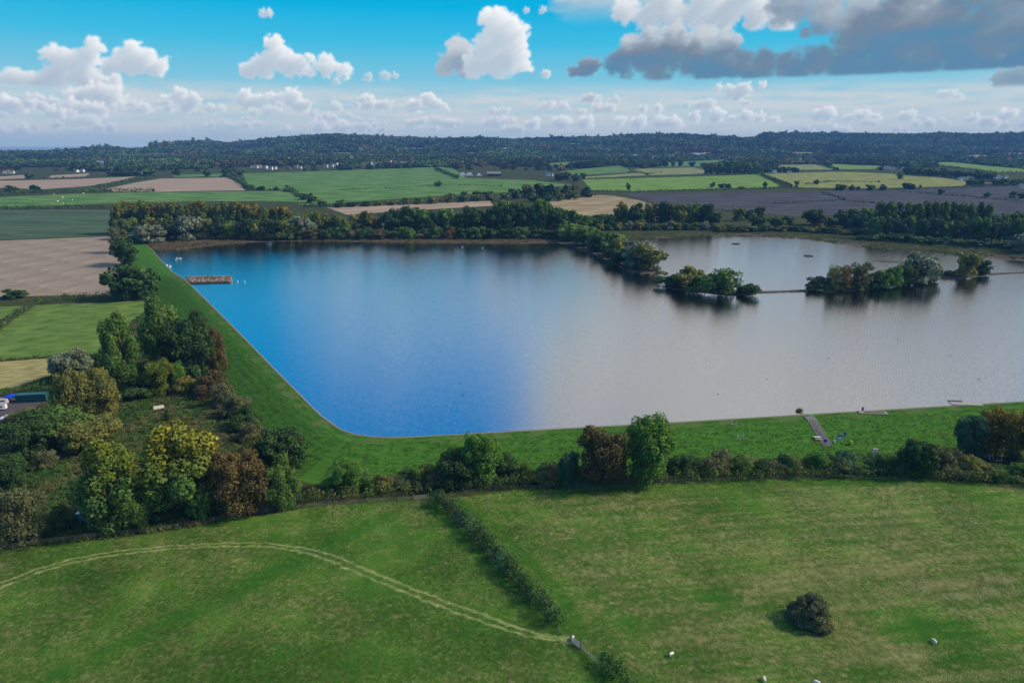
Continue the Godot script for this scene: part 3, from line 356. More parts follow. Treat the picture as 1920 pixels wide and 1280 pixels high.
	["broadleaf_tree", "@", "tree", "hedgerow trees beyond the lake", "round", "dark", 142.8, 1421.3, -1, 13.5, 9.6],
	["broadleaf_tree", "@", "tree", "hedgerow trees beyond the lake", "round", "dark", 331.2, 2017.9, -1, 13.1, 16.6],
	["broadleaf_tree", "@", "tree", "hedgerow trees beyond the lake", "round", "green", 185.0, 1127.0, -1, 12.4, 11.0],
	["broadleaf_tree", "@", "tree", "hedgerow trees beyond the lake", "round", "green", 355.2, 1983.3, -1, 14.3, 20.7],
	["broadleaf_tree", "@", "tree", "hedgerow trees beyond the lake", "round", "dark", 394.5, 2017.9, -1, 14.6, 18.1],
	["broadleaf_tree", "@", "tree", "hedgerow trees beyond the lake", "round", "dark", 421.6, 2017.9, -1, 13.1, 21.1],
	["broadleaf_tree", "@", "tree", "hedgerow trees beyond the lake", "round", "dark", 432.1, 2017.9, -1, 17.5, 18.1],
	["broadleaf_tree", "@", "tree", "hedgerow trees beyond the lake", "round", "green", 454.7, 2017.9, -1, 17.5, 18.1],
	["broadleaf_tree", "@", "tree", "hedgerow trees beyond the lake", "round", "dark", 475.8, 2017.9, -1, 18.9, 18.1],
	["broadleaf_tree", "@", "tree", "hedgerow trees beyond the lake", "round", "dark", 508.9, 2017.9, -1, 14.6, 21.1],
	["broadleaf_tree", "@", "tree", "hedgerow trees beyond the lake", "round", "green", 542.0, 2017.9, -1, 11.7, 21.1],
	["broadleaf_tree", "@", "tree", "hedgerow trees beyond the lake", "round", "green", 335.3, 1185.7, -1, 9.6, 12.5],
	["broadleaf_tree", "@", "tree", "hedgerow trees beyond the lake", "round", "dark", 347.8, 1173.5, -1, 8.6, 14.1],
	["broadleaf_tree", "@", "tree", "hedgerow trees beyond the lake", "round", "dark", 357.6, 1173.5, -1, 7.8, 12.4],
	["broadleaf_tree", "@", "tree", "hedgerow trees beyond the lake", "round", "dark", 375.8, 1161.5, -1, 4.3, 15.7],
	["broadleaf_tree", "@", "tree", "hedgerow trees beyond the lake", "round", "green", 414.3, 1161.5, -1, 12.8, 8.7],
	["broadleaf_tree", "@", "tree", "hedgerow trees beyond the lake", "round", "green", 481.1, 1198.1, -1, 11.4, 9.0],
	["broadleaf_tree", "@", "tree", "hedgerow trees beyond the lake", "round", "dark", 542.4, 1264.4, -1, 10.2, 11.4],
	["broadleaf_tree", "@", "tree", "hedgerow trees beyond the lake", "round", "dark", 522.7, 1127.0, -1, 10.8, 18.7],
	["broadleaf_tree", "@", "tree", "hedgerow trees beyond the lake", "round", "dark", 541.4, 1127.0, -1, 9.1, 11.9],
	["broadleaf_tree", "@", "tree", "hedgerow trees beyond the lake", "round", "dark", 550.7, 1127.0, -1, 7.5, 7.6],
	["broadleaf_tree", "@", "tree", "hedgerow trees beyond the lake", "round", "dark", 569.4, 1127.0, -1, 9.9, 15.3],
	["broadleaf_tree", "@", "tree", "hedgerow trees beyond the lake", "round", "dark", 590.6, 1127.0, -1, 9.9, 13.6],
	["broadleaf_tree", "@", "tree", "hedgerow trees beyond the lake", "round", "green", 765.4, 1403.9, -1, 15.3, 15.8],
	["broadleaf_tree", "@", "tree", "hedgerow trees beyond the lake", "round", "dark", 642.1, 1149.8, -1, 11.8, 22.5],
	["broadleaf_tree", "@", "tree", "hedgerow trees beyond the lake", "round", "dark", 690.2, 1198.1, -1, 4.4, 5.4],
	["broadleaf_tree", "@", "tree", "hedgerow trees beyond the lake", "round", "dark", 633.2, 1044.2, -1, 10.0, 9.5],
	["broadleaf_tree", "@", "tree", "hedgerow trees beyond the lake", "round", "green", 666.5, 989.5, -1, 8.8, 12.0],
	["broadleaf_tree", "@", "tree", "hedgerow trees beyond the lake", "round", "green", 702.3, 989.5, -1, 10.2, 14.9],
	["broadleaf_tree", "@", "tree", "hedgerow trees beyond the lake", "round", "dark", 709.7, 980.9, -1, 8.7, 11.9],
	["shrub", "@", "shrub", "overgrown bushes of the roadside hedge", "bush", "fresh", -41.7, 154.4, -1, 3.1, 9.3],
	["shrub", "@", "shrub", "overgrown bushes of the roadside hedge", "bush", "green", -37.7, 154.3, -1, 3.5, 8.6],
	["shrub", "@", "shrub", "overgrown bushes of the roadside hedge", "bush", "green", -33.8, 154.8, -1, 1.6, 7.5],
	["shrub", "@", "shrub", "overgrown bushes of the roadside hedge", "bush", "dark", -30.5, 154.4, -1, 2.4, 8.5],
	["shrub", "@", "shrub", "overgrown bushes of the roadside hedge", "bush", "dark", -27.0, 155.3, -1, 3.6, 6.3],
	["shrub", "@", "shrub", "overgrown bushes of the roadside hedge", "bush", "dark", -23.3, 155.0, -1, 2.3, 5.7],
	["shrub", "@", "shrub", "overgrown bushes of the roadside hedge", "bush", "grey", -19.4, 156.2, -1, 4.2, 9.1],
	["shrub", "@", "shrub", "overgrown bushes of the roadside hedge", "bush", "green", -15.1, 156.2, -1, 4.1, 8.1],
	["shrub", "@", "shrub", "overgrown bushes of the roadside hedge", "bush", "grey", -9.5, 157.9, -1, 3.7, 9.3],
	["shrub", "@", "shrub", "overgrown bushes of the roadside hedge", "bush", "grey", -7.9, 156.9, -1, 4.4, 6.8],
	["shrub", "@", "shrub", "overgrown bushes of the roadside hedge", "bush", "grey", -3.2, 158.4, -1, 1.5, 8.4],
	["shrub", "@", "shrub", "overgrown bushes of the roadside hedge", "bush", "green", 0.2, 158.4, -1, 2.5, 8.5],
	["shrub", "@", "shrub", "overgrown bushes of the roadside hedge", "bush", "dark", 5.4, 160.0, -1, 1.3, 9.7],
	["shrub", "@", "shrub", "overgrown bushes of the roadside hedge", "bush", "dark", 10.7, 159.2, -1, 2.9, 8.0],
	["shrub", "@", "shrub", "overgrown bushes of the roadside hedge", "bush", "green", 13.1, 159.2, -1, 2.1, 6.0],
	["shrub", "@", "shrub", "overgrown bushes of the roadside hedge", "bush", "dark", 18.0, 160.7, -1, 1.9, 6.9],
	["shrub", "@", "shrub", "overgrown bushes of the roadside hedge", "bush", "dark", 42.3, 163.2, -1, 3.1, 9.1],
	["shrub", "@", "shrub", "overgrown bushes of the roadside hedge", "bush", "dark", 47.1, 163.2, -1, 2.7, 7.2],
	["shrub", "@", "shrub", "overgrown bushes of the roadside hedge", "bush", "green", 52.0, 162.5, -1, 3.0, 8.4],
	["shrub", "@", "shrub", "overgrown bushes of the roadside hedge", "bush", "grey", 54.8, 163.5, -1, 3.0, 7.2],
	["shrub", "@", "shrub", "overgrown bushes of the roadside hedge", "bush", "grey", 59.0, 163.9, -1, 3.0, 8.9],
	["shrub", "@", "shrub", "overgrown bushes of the roadside hedge", "bush", "olive", 64.8, 163.2, -1, 1.8, 9.9],
	["shrub", "@", "shrub", "overgrown bushes of the roadside hedge", "bush", "grey", 68.2, 161.9, -1, 4.3, 7.3],
	["shrub", "@", "shrub", "overgrown bushes of the roadside hedge", "bush", "dark", 71.7, 163.6, -1, 1.7, 9.6],
	["shrub", "@", "shrub", "overgrown bushes of the roadside hedge", "bush", "olive", 76.8, 163.5, -1, 2.1, 9.9],
	["shrub", "@", "shrub", "overgrown bushes of the roadside hedge", "bush", "dark", 80.9, 162.6, -1, 4.1, 6.4],
	["shrub", "@", "shrub", "overgrown bushes of the roadside hedge", "bush", "olive", 83.0, 161.6, -1, 3.6, 6.5],
	["shrub", "@", "shrub", "overgrown bushes of the roadside hedge", "bush", "fresh", 89.5, 163.9, -1, 2.6, 7.9],
	["shrub", "@", "shrub", "overgrown bushes of the roadside hedge", "bush", "dark", 92.0, 163.3, -1, 2.9, 9.6],
	["shrub", "@", "shrub", "overgrown bushes of the roadside hedge", "bush", "dark", 96.6, 163.9, -1, 3.8, 8.5],
	["shrub", "@", "shrub", "overgrown bushes of the roadside hedge", "bush", "olive", 100.9, 161.8, -1, 3.3, 8.0],
	["shrub", "@", "shrub", "overgrown bushes of the roadside hedge", "bush", "fresh", 105.1, 162.0, -1, 3.8, 9.0],
	["shrub", "@", "shrub", "overgrown bushes of the roadside hedge", "bush", "fresh", 107.6, 160.5, -1, 2.9, 8.1],
	["shrub", "@", "shrub", "overgrown bushes of the roadside hedge", "bush", "grey", 111.1, 161.0, -1, 3.7, 8.6],
	["shrub", "@", "shrub", "overgrown bushes of the roadside hedge", "bush", "dark", 116.8, 160.5, -1, 2.1, 9.2],
	["shrub", "@", "shrub", "overgrown bushes of the roadside hedge", "bush", "olive", 118.8, 159.2, -1, 3.7, 7.6],
	["shrub", "@", "shrub", "overgrown bushes of the roadside hedge", "bush", "fresh", 123.6, 159.9, -1, 2.3, 8.4],
	["shrub", "@", "shrub", "overgrown bushes of the roadside hedge", "bush", "fresh", 127.0, 157.9, -1, 4.5, 6.5],
	["poplar_tree", "@", "tree", "poplars behind the far left shore", "tall", "turned", -344.5, 617.7, -1, 28.8, 20.8],
	["poplar_tree", "@", "tree", "poplars behind the far left shore", "tall", "turned", -340.1, 624.1, -1, 28.8, 21.0],
	["poplar_tree", "@", "tree", "poplars behind the far left shore", "tall", "turning", -329.5, 622.8, -1, 28.5, 21.0],
	["poplar_tree", "@", "tree", "poplars behind the far left shore", "tall", "turned", -320.5, 620.9, -1, 28.1, 20.9],
	["poplar_tree", "@", "tree", "poplars behind the far left shore", "tall", "turned", -310.8, 623.7, -1, 27.5, 21.0],
	["poplar_tree", "@", "tree", "poplars behind the far left shore", "tall", "turned", -297.4, 617.0, -1, 27.9, 20.8],
	["poplar_tree", "@", "tree", "poplars behind the far left shore", "tall", "turning", -288.6, 616.7, -1, 26.1, 20.8],
	["poplar_tree", "@", "tree", "poplars behind the far left shore", "tall", "turned", -283.6, 620.0, -1, 27.4, 20.9],
	["poplar_tree", "@", "tree", "poplars behind the far left shore", "tall", "turned", -275.4, 621.8, -1, 29.0, 20.9],
	["poplar_tree", "@", "tree", "poplars behind the far left shore", "tall", "turned", -265.3, 624.2, -1, 25.5, 21.0],
	["poplar_tree", "@", "tree", "poplars behind the far left shore", "tall", "turning", -257.9, 623.2, -1, 29.2, 21.0],
	["poplar_tree", "@", "tree", "poplars behind the far left shore", "tall", "turned", -244.2, 618.9, -1, 27.8, 20.9],
	["poplar_tree", "@", "tree", "poplars behind the far left shore", "tall", "turned", -236.7, 617.5, -1, 27.4, 20.8],
	["poplar_tree", "@", "tree", "poplars behind the far left shore", "tall", "turned", -228.5, 616.0, -1, 27.3, 20.8],
	["poplar_tree", "@", "tree", "poplars behind the far left shore", "tall", "turning", -218.9, 617.5, -1, 23.5, 20.8],
	["poplar_tree", "@", "tree", "poplars behind the far left shore", "tall", "turned", -209.9, 622.9, -1, 24.0, 21.0],
	["poplar_tree", "@", "tree", "poplars behind the far left shore", "tall", "turned", -202.3, 624.0, -1, 24.5, 21.0],
	["poplar_tree", "@", "tree", "poplars of the right shore block", "tall", "green", 322.1, 613.9, -1, 28.0, 16.9],
	["poplar_tree", "@", "tree", "poplars of the right shore block", "tall", "green", 330.1, 613.9, -1, 28.6, 16.9],
	["poplar_tree", "@", "tree", "poplars of the right shore block", "tall", "dark", 338.1, 613.9, -1, 26.9, 16.9],
	["poplar_tree", "@", "tree", "poplars of the right shore block", "tall", "green", 346.1, 613.9, -1, 27.3, 16.9],
	["poplar_tree", "@", "tree", "poplars of the right shore block", "tall", "green", 354.0, 613.9, -1, 27.2, 16.9],
	["poplar_tree", "@", "tree", "poplars of the right shore block", "tall", "dark", 362.0, 613.9, -1, 27.6, 16.9],
	["poplar_tree", "@", "tree", "poplars of the right shore block", "tall", "green", 370.0, 613.9, -1, 27.9, 16.9],
	["poplar_tree", "@", "tree", "poplars of the right shore block", "tall", "green", 378.0, 613.9, -1, 28.3, 16.9],
	["poplar_tree", "@", "tree", "poplars of the right shore block", "tall", "dark", 386.0, 613.9, -1, 27.1, 16.9],
	["poplar_tree", "@", "tree", "poplars of the right shore block", "tall", "green", 394.0, 613.9, -1, 26.6, 16.9],
	["poplar_tree", "@", "tree", "poplars of the right shore block", "tall", "green", 402.0, 613.9, -1, 26.4, 16.9],
	["poplar_tree", "@", "tree", "poplars of the right shore block", "tall", "dark", 410.0, 613.9, -1, 27.4, 16.9],
	["poplar_tree", "@", "tree", "poplars of the right shore block", "tall", "green", 418.0, 613.9, -1, 25.9, 16.9],
	["shrub", "@", "shrub", "scrub behind the right reed bed", "bush", "olive", 191.2, 640.8, -1, 6.6, 13.6],
	["shrub", "@", "shrub", "scrub behind the right reed bed", "bush", "dark", 201.0, 640.8, -1, 6.0, 13.6],
	["shrub", "@", "shrub", "scrub behind the right reed bed", "bush", "grey", 210.8, 640.8, -1, 5.1, 13.6],
	["shrub", "@", "shrub", "scrub behind the right reed bed", "bush", "olive", 220.6, 640.8, -1, 5.6, 13.6],
	["shrub", "@", "shrub", "scrub behind the right reed bed", "bush", "dark", 230.4, 640.8, -1, 5.3, 13.6],
	["shrub", "@", "shrub", "scrub behind the right reed bed", "bush", "grey", 240.2, 640.8, -1, 4.7, 13.6],
	["shrub", "@", "shrub", "scrub behind the right reed bed", "bush", "olive", 250.0, 640.8, -1, 5.4, 13.6],
	["shrub", "@", "shrub", "scrub behind the right reed bed", "bush", "dark", 259.0, 638.6, -1, 5.0, 13.6],
	["shrub", "@", "shrub", "scrub behind the right reed bed", "bush", "grey", 266.9, 634.3, -1, 5.1, 13.5],
	["shrub", "@", "shrub", "scrub behind the right reed bed", "bush", "olive", 274.8, 630.0, -1, 6.0, 13.4],
	["shrub", "@", "shrub", "scrub behind the right reed bed", "bush", "dark", 282.6, 625.7, -1, 5.6, 13.3],
	["shrub", "@", "shrub", "scrub behind the right reed bed", "bush", "grey", 290.3, 621.5, -1, 5.5, 13.2],
	["shrub", "@", "shrub", "scrub behind the right reed bed", "bush", "olive", 297.9, 617.4, -1, 5.2, 13.1],
	["shrub", "@", "shrub", "scrub behind the right reed bed", "bush", "dark", 305.4, 613.3, -1, 6.2, 13.0],
	["shrub", "@", "shrub", "scrub behind the right reed bed", "bush", "grey", 312.8, 609.2, -1, 5.6, 13.0],
	["broadleaf_tree", "@", "tree", "scrub below the big green field", "round", "dark", -210.5, 854.5, -1, 7.0, 14.2],
	["broadleaf_tree", "@", "tree", "scrub below the big green field", "round", "dark", -195.7, 861.1, -1, 6.4, 14.4],
	["broadleaf_tree", "@", "tree", "scrub below the big green field", "round", "dark", -180.8, 867.7, -1, 6.5, 14.5],
	["broadleaf_tree", "@", "tree", "scrub below the big green field", "round", "turning", -165.6, 874.5, -1, 7.2, 14.6],
	["broadleaf_tree", "@", "tree", "scrub below the big green field", "round", "olive", -150.2, 881.3, -1, 7.2, 14.7],
	["broadleaf_tree", "@", "tree", "scrub below the big green field", "round", "turning", -134.5, 888.3, -1, 9.2, 14.8],
	["broadleaf_tree", "@", "tree", "scrub below the big green field", "round", "turning", -118.6, 895.3, -1, 9.3, 16.3],
	["broadleaf_tree", "@", "tree", "scrub below the big green field", "round", "olive", -101.1, 902.5, -1, 10.7, 16.4],
	["broadleaf_tree", "@", "tree", "scrub below the big green field", "round", "olive", -83.3, 917.2, -1, 10.9, 16.7],
	["broadleaf_tree", "@", "tree", "scrub below the big green field", "round", "dark", -65.7, 924.7, -1, 10.3, 16.8],
	["broadleaf_tree", "@", "tree", "scrub below the big green field", "round", "turning", -48.3, 940.1, -1, 9.1, 17.1],
	["broadleaf_tree", "@", "tree", "scrub below the big green field", "round", "turning", -30.1, 948.0, -1, 9.8, 17.2],
	["broadleaf_tree", "@", "tree", "scrub below the big green field", "round", "turning", -10.7, 948.0, -1, 11.2, 17.2],
	["broadleaf_tree", "@", "tree", "scrub below the big green field", "round", "dark", 3.7, 980.9, -1, 14.5, 19.3],
	["broadleaf_tree", "@", "tree", "scrub below the big green field", "round", "olive", 22.4, 989.5, -1, 19.0, 19.4],
	["broadleaf_tree", "@", "tree", "scrub below the big green field", "round", "dark", 28.2, 932.4, -1, 11.1, 16.9],
	["broadleaf_tree", "@", "tree", "scrub below the big green field", "round", "dark", 39.2, 998.2, -1, 21.3, 22.6],
	["broadleaf_tree", "@", "tree", "scrub below the big green field", "round", "dark", 45.8, 932.4, -1, 12.4, 16.9],
	["broadleaf_tree", "@", "tree", "scrub below the big green field", "round", "dark", 56.5, 998.2, -1, 20.6, 22.6],
	["broadleaf_tree", "@", "tree", "scrub below the big green field", "round", "olive", 64.0, 940.1, -1, 11.1, 15.6],
	["broadleaf_tree", "@", "tree", "scrub below the big green field", "round", "dark", 74.7, 989.5, -1, 18.2, 20.9],
	["broadleaf_tree", "@", "tree", "scrub below the big green field", "round", "turning", 83.8, 964.2, -1, 12.8, 18.9],
	["broadleaf_tree", "@", "tree", "scrub below the big green field", "round", "olive", 88.9, 998.2, -1, 19.1, 15.1],
	["broadleaf_tree", "@", "tree", "scrub below the big green field", "round", "dark", 104.0, 998.2, -1, 14.7, 19.6],
	["broadleaf_tree", "@", "tree", "tree belt at the far right", "round", "dark", 873.6, 1577.2, -1, 19.3, 23.6],
	["broadleaf_tree", "@", "tree", "tree belt at the far right", "round", "green", 878.3, 1564.3, -1, 17.9, 23.4],
	["broadleaf_tree", "@", "tree", "tree belt at the far right", "round", "turning", 883.0, 1551.7, -1, 16.1, 23.2],
	["broadleaf_tree", "@", "tree", "tree belt at the far right", "round", "green", 887.5, 1539.3, -1, 17.0, 23.1],
	["broadleaf_tree", "@", "tree", "tree belt at the far right", "round", "turning", 892.0, 1527.0, -1, 18.3, 22.9],
	["broadleaf_tree", "@", "tree", "tree belt at the far right", "round", "dark", 896.4, 1514.9, -1, 17.3, 22.7],
	["broadleaf_tree", "@", "tree", "tree belt at the far right", "round", "turning", 900.7, 1503.1, -1, 15.6, 22.5],
	["broadleaf_tree", "@", "tree", "tree belt at the far right", "round", "green", 905.0, 1491.4, -1, 14.1, 22.3],
	["broadleaf_tree", "@", "tree", "tree belt at the far right", "round", "green", 909.2, 1479.8, -1, 17.4, 22.2],
	["broadleaf_tree", "@", "tree", "tree belt at the far right", "round", "turning", 913.4, 1468.5, -1, 15.7, 22.0],
	["broadleaf_tree", "@", "tree", "tree belt at the far right", "round", "dark", 917.4, 1457.3, -1, 17.7, 21.8],
	["broadleaf_tree", "@", "tree", "tree belt at the far right", "round", "turning", 921.5, 1446.3, -1, 14.1, 21.7],
	["broadleaf_tree", "@", "tree", "tree belt at the far right", "round", "dark", 925.4, 1435.5, -1, 16.2, 21.5],
	["broadleaf_tree", "@", "tree", "tree belt at the far right", "round", "green", 799.6, 1237.1, -1, 13.7, 16.7],
	["broadleaf_tree", "@", "tree", "tree belt at the far right", "round", "dark", 929.3, 1424.8, -1, 16.9, 21.4],
	["broadleaf_tree", "@", "tree", "tree belt at the far right", "round", "turning", 809.8, 1237.1, -1, 10.2, 16.7],
	["broadleaf_tree", "@", "tree", "tree belt at the far right", "round", "turning", 933.2, 1414.3, -1, 16.3, 21.2],
	["broadleaf_tree", "@", "tree", "tree belt at the far right", "round", "turning", 820.0, 1237.1, -1, 11.7, 16.7],
	["broadleaf_tree", "@", "tree", "tree belt at the far right", "round", "dark", 937.0, 1403.9, -1, 13.3, 21.1],
	["broadleaf_tree", "@", "tree", "tree belt at the far right", "round", "green", 830.3, 1237.1, -1, 10.1, 16.7],
	["broadleaf_tree", "@", "tree", "tree belt at the far right", "round", "green", 940.7, 1393.6, -1, 16.6, 20.9],
	["broadleaf_tree", "@", "tree", "tree belt at the far right", "round", "dark", 840.5, 1237.1, -1, 12.4, 16.7],
	["broadleaf_tree", "@", "tree", "tree belt at the far right", "round", "dark", 850.7, 1237.1, -1, 11.0, 16.7],
	["broadleaf_tree", "@", "tree", "tree belt at the far right", "round", "green", 860.9, 1237.1, -1, 13.7, 16.7],
	["broadleaf_tree", "@", "tree", "tree belt at the far right", "round", "turning", 871.2, 1237.1, -1, 12.0, 16.7],
	["broadleaf_tree", "@", "tree", "tree belt at the far right", "round", "green", 881.4, 1237.1, -1, 11.9, 16.7],
	["broadleaf_tree", "@", "tree", "tree belt at the far right", "round", "green", 891.6, 1237.1, -1, 11.3, 16.7],
	["broadleaf_tree", "@", "tree", "trees at the right end of the far shore", "round", "green", 423.3, 607.1, -1, 20.3, 20.5],
	["broadleaf_tree", "@", "tree", "trees at the right end of the far shore", "round", "green", 432.6, 607.1, -1, 19.8, 20.5],
	["broadleaf_tree", "@", "tree", "trees at the right end of the far shore", "round", "green", 441.9, 607.1, -1, 21.7, 20.5],
	["broadleaf_tree", "@", "tree", "trees at the right end of the far shore", "round", "green", 451.2, 607.1, -1, 19.6, 20.5],
	["broadleaf_tree", "@", "tree", "trees behind the middle of the far shore", "round", "turning", -181.0, 613.9, -1, 20.0, 20.7],
	["broadleaf_tree", "@", "tree", "trees behind the middle of the far shore", "round", "turned", -166.9, 613.9, -1, 20.4, 21.6],
	["broadleaf_tree", "@", "tree", "trees behind the middle of the far shore", "round", "turning", -152.8, 613.9, -1, 18.6, 20.7],
	["broadleaf_tree", "@", "tree", "trees behind the middle of the far shore", "round", "olive", -140.1, 613.9, -1, 17.7, 18.8],
	["broadleaf_tree", "@", "tree", "trees behind the middle of the far shore", "round", "turned", -126.9, 613.9, -1, 20.9, 16.9],
	["broadleaf_tree", "@", "tree", "trees behind the middle of the far shore", "round", "gold", -120.8, 613.9, -1, 16.3, 14.1],
	["broadleaf_tree", "@", "tree", "trees behind the middle of the far shore", "round", "dark", -105.8, 613.9, -1, 23.2, 23.5],
	["broadleaf_tree", "@", "tree", "trees behind the middle of the far shore", "round", "dark", -91.7, 613.9, -1, 25.0, 24.4],
	["broadleaf_tree", "@", "tree", "trees behind the middle of the far shore", "round", "green", -79.9, 613.9, -1, 25.5, 21.6],
	["broadleaf_tree", "@", "tree", "trees behind the middle of the far shore", "round", "dark", -68.2, 613.9, -1, 21.8, 21.6],
	["broadleaf_tree", "@", "tree", "trees behind the middle of the far shore", "round", "green", -56.4, 613.9, -1, 23.2, 23.5],
	["broadleaf_tree", "@", "tree", "trees behind the middle of the far shore", "round", "dark", -43.3, 613.9, -1, 20.9, 21.6],
	["broadleaf_tree", "@", "tree", "trees behind the middle of the far shore", "round", "dark", -32.0, 613.9, -1, 25.9, 25.4],
	["broadleaf_tree", "@", "tree", "trees behind the middle of the far shore", "round", "dark", -16.5, 613.9, -1, 25.0, 24.4],
	["broadleaf_tree", "@", "tree", "trees behind the middle of the far shore", "round", "green", -5.6, 613.9, -1, 32.8, 27.3],
	["broadleaf_tree", "@", "tree", "trees behind the middle of the far shore", "round", "dark", 9.4, 613.9, -1, 29.6, 26.3],
	["broadleaf_tree", "@", "tree", "trees behind the middle of the far shore", "round", "green", 24.4, 613.9, -1, 31.4, 27.3],
	["broadleaf_tree", "@", "tree", "trees behind the middle of the far shore", "round", "dark", 38.6, 613.9, -1, 27.7, 25.4],
	["broadleaf_tree", "@", "tree", "trees behind the middle of the far shore", "round", "green", 50.8, 613.9, -1, 22.2, 23.5],
	["broadleaf_tree", "@", "tree", "trees behind the middle of the far shore", "round", "green", 61.1, 613.9, -1, 17.7, 21.6],
	["broadleaf_tree", "@", "tree", "trees behind the right reed bed", "round", "olive", 232.3, 717.4, -1, 14.0, 14.2],
	["broadleaf_tree", "@", "tree", "trees behind the right reed bed", "round", "dark", 244.6, 726.8, -1, 10.9, 11.1],
	["broadleaf_tree", "@", "tree", "trees behind the right reed bed", "round", "dark", 235.2, 669.8, -1, 11.6, 15.3],
	["broadleaf_tree", "@", "tree", "trees behind the right reed bed", "round", "dark", 260.1, 736.4, -1, 14.3, 12.3],
	["broadleaf_tree", "@", "tree", "trees behind the right reed bed", "round", "green", 253.1, 669.8, -1, 10.1, 17.4],
	["broadleaf_tree", "@", "tree", "trees behind the right reed bed", "round", "dark", 271.8, 690.7, -1, 8.3, 14.7],
	["broadleaf_tree", "@", "tree", "trees behind the right reed bed", "round", "dark", 295.1, 682.2, -1, 17.4, 26.0],
	["broadleaf_tree", "@", "tree", "trees behind the right reed bed", "round", "dark", 308.6, 673.9, -1, 8.1, 17.5],
	["broadleaf_tree", "@", "tree", "trees behind the right reed bed", "round", "dark", 315.6, 657.8, -1, 18.3, 22.1],
	["broadleaf_tree", "@", "tree", "trees behind the right reed bed", "round", "bluish", 311.4, 627.9, -1, 18.0, 19.2],
	["broadleaf_tree", "@", "tree", "trees behind the right reed bed", "round", "green", 328.9, 650.1, -1, 20.6, 19.9],
	["broadleaf_tree", "@", "tree", "trees behind the spit", "round", "dark", 76.4, 657.8, -1, 12.9, 20.1],
	["broadleaf_tree", "@", "tree", "trees behind the spit", "round", "dark", 92.1, 669.8, -1, 13.6, 22.5],
	["broadleaf_tree", "@", "tree", "trees behind the spit", "round", "turned", 104.9, 673.9, -1, 24.3, 20.6],
	["broadleaf_tree", "@", "tree", "trees behind the spit", "round", "dark", 116.9, 665.8, -1, 22.5, 20.3],
	["broadleaf_tree", "@", "tree", "trees behind the spit", "round", "turned", 132.7, 673.9, -1, 23.8, 19.5],
	["broadleaf_tree", "@", "tree", "trees behind the spit", "round", "dark", 147.1, 673.9, -1, 25.3, 20.6],
	["broadleaf_tree", "@", "tree", "trees behind the spit", "round", "turning", 157.6, 665.8, -1, 24.0, 20.3],
	["broadleaf_tree", "@", "tree", "trees behind the spit", "round", "green", 172.8, 673.9, -1, 24.3, 20.6],
	["broadleaf_tree", "@", "tree", "trees behind the spit", "round", "dark", 185.2, 673.9, -1, 22.8, 20.6],
	["broadleaf_tree", "@", "tree", "trees behind the spit", "round", "dark", 194.4, 673.9, -1, 14.2, 15.4],
	["broadleaf_tree", "@", "tree", "trees filling the spit", "round", "green", 44.4, 577.8, 4.4, 9.7, 15.1],
	["broadleaf_tree", "@", "tree", "trees filling the spit", "round", "dark", 54.9, 558.2, 4.4, 11.1, 15.4],
	["broadleaf_tree", "@", "tree", "trees filling the spit", "round", "green", 62.5, 533.9, 4.4, 11.5, 14.8],
	["broadleaf_tree", "@", "tree", "trees filling the spit", "round", "dark", 67.1, 551.9, 4.4, 11.8, 17.0],
	["broadleaf_tree", "@", "tree", "trees filling the spit", "round", "dark", 68.9, 501.1, 4.4, 12.3, 13.9],
	["broadleaf_tree", "@", "tree", "trees filling the spit", "round", "green", 72.5, 522.5, 4.4, 12.0, 16.1],
	["broadleaf_tree", "@", "tree", "trees filling the spit", "round", "green", 73.7, 476.6, 4.4, 11.8, 13.3],
	["broadleaf_tree", "@", "tree", "trees filling the spit", "round", "green", 79.6, 476.6, 4.4, 13.2, 14.7],
	["broadleaf_tree", "@", "tree", "trees filling the spit", "round", "dark", 77.1, 456.4, 4.4, 11.0, 12.0],
	["broadleaf_tree", "@", "tree", "trees filling the spit", "round", "dark", 82.9, 437.8, 4.4, 9.6, 10.2],
	["broadleaf_tree", "@", "tree", "trees in front of the far left poplars", "round", "turning", -323.0, 587.6, -1, 18.9, 20.7],
	["broadleaf_tree", "@", "tree", "trees in front of the far left poplars", "round", "dark", -311.5, 587.6, -1, 15.4, 20.7],
	["broadleaf_tree", "@", "tree", "trees in front of the far left poplars", "round", "olive", -301.4, 587.6, -1, 18.6, 20.7],
	["broadleaf_tree", "@", "tree", "trees in front of the far left poplars", "round", "dark", -291.2, 587.6, -1, 18.3, 20.7],
	["broadleaf_tree", "@", "tree", "trees in front of the far left poplars", "round", "turning", -278.8, 587.6, -1, 17.6, 20.7],
	["broadleaf_tree", "@", "tree", "trees in front of the far left poplars", "round", "dark", -268.3, 587.6, -1, 19.7, 20.7],
	["broadleaf_tree", "@", "tree", "trees in front of the far left poplars", "round", "olive", -257.8, 587.6, -1, 18.0, 20.7],
	["broadleaf_tree", "@", "tree", "trees in front of the far left poplars", "round", "dark", -247.7, 587.6, -1, 19.8, 20.7],
	["broadleaf_tree", "@", "tree", "trees in front of the far left poplars", "round", "turning", -237.2, 587.6, -1, 16.1, 20.7],
	["broadleaf_tree", "@", "tree", "trees in front of the far left poplars", "round", "dark", -224.4, 587.6, -1, 18.5, 20.7],
	["broadleaf_tree", "@", "tree", "trees in front of the far left poplars", "round", "olive", -214.8, 587.6, -1, 15.6, 20.7],
	["broadleaf_tree", "@", "tree", "trees in front of the far left poplars", "round", "dark", -203.2, 587.6, -1, 18.8, 20.7],
	["broadleaf_tree", "@", "tree", "trees in front of the far left poplars", "round", "turning", -191.1, 587.6, -1, 17.5, 20.7],
	["broadleaf_tree", "@", "tree", "trees in front of the right poplars", "round", "green", 306.5, 587.6, -1, 19.2, 18.0],
	["broadleaf_tree", "@", "tree", "trees in front of the right poplars", "round", "dark", 315.4, 585.6, -1, 21.5, 18.0],
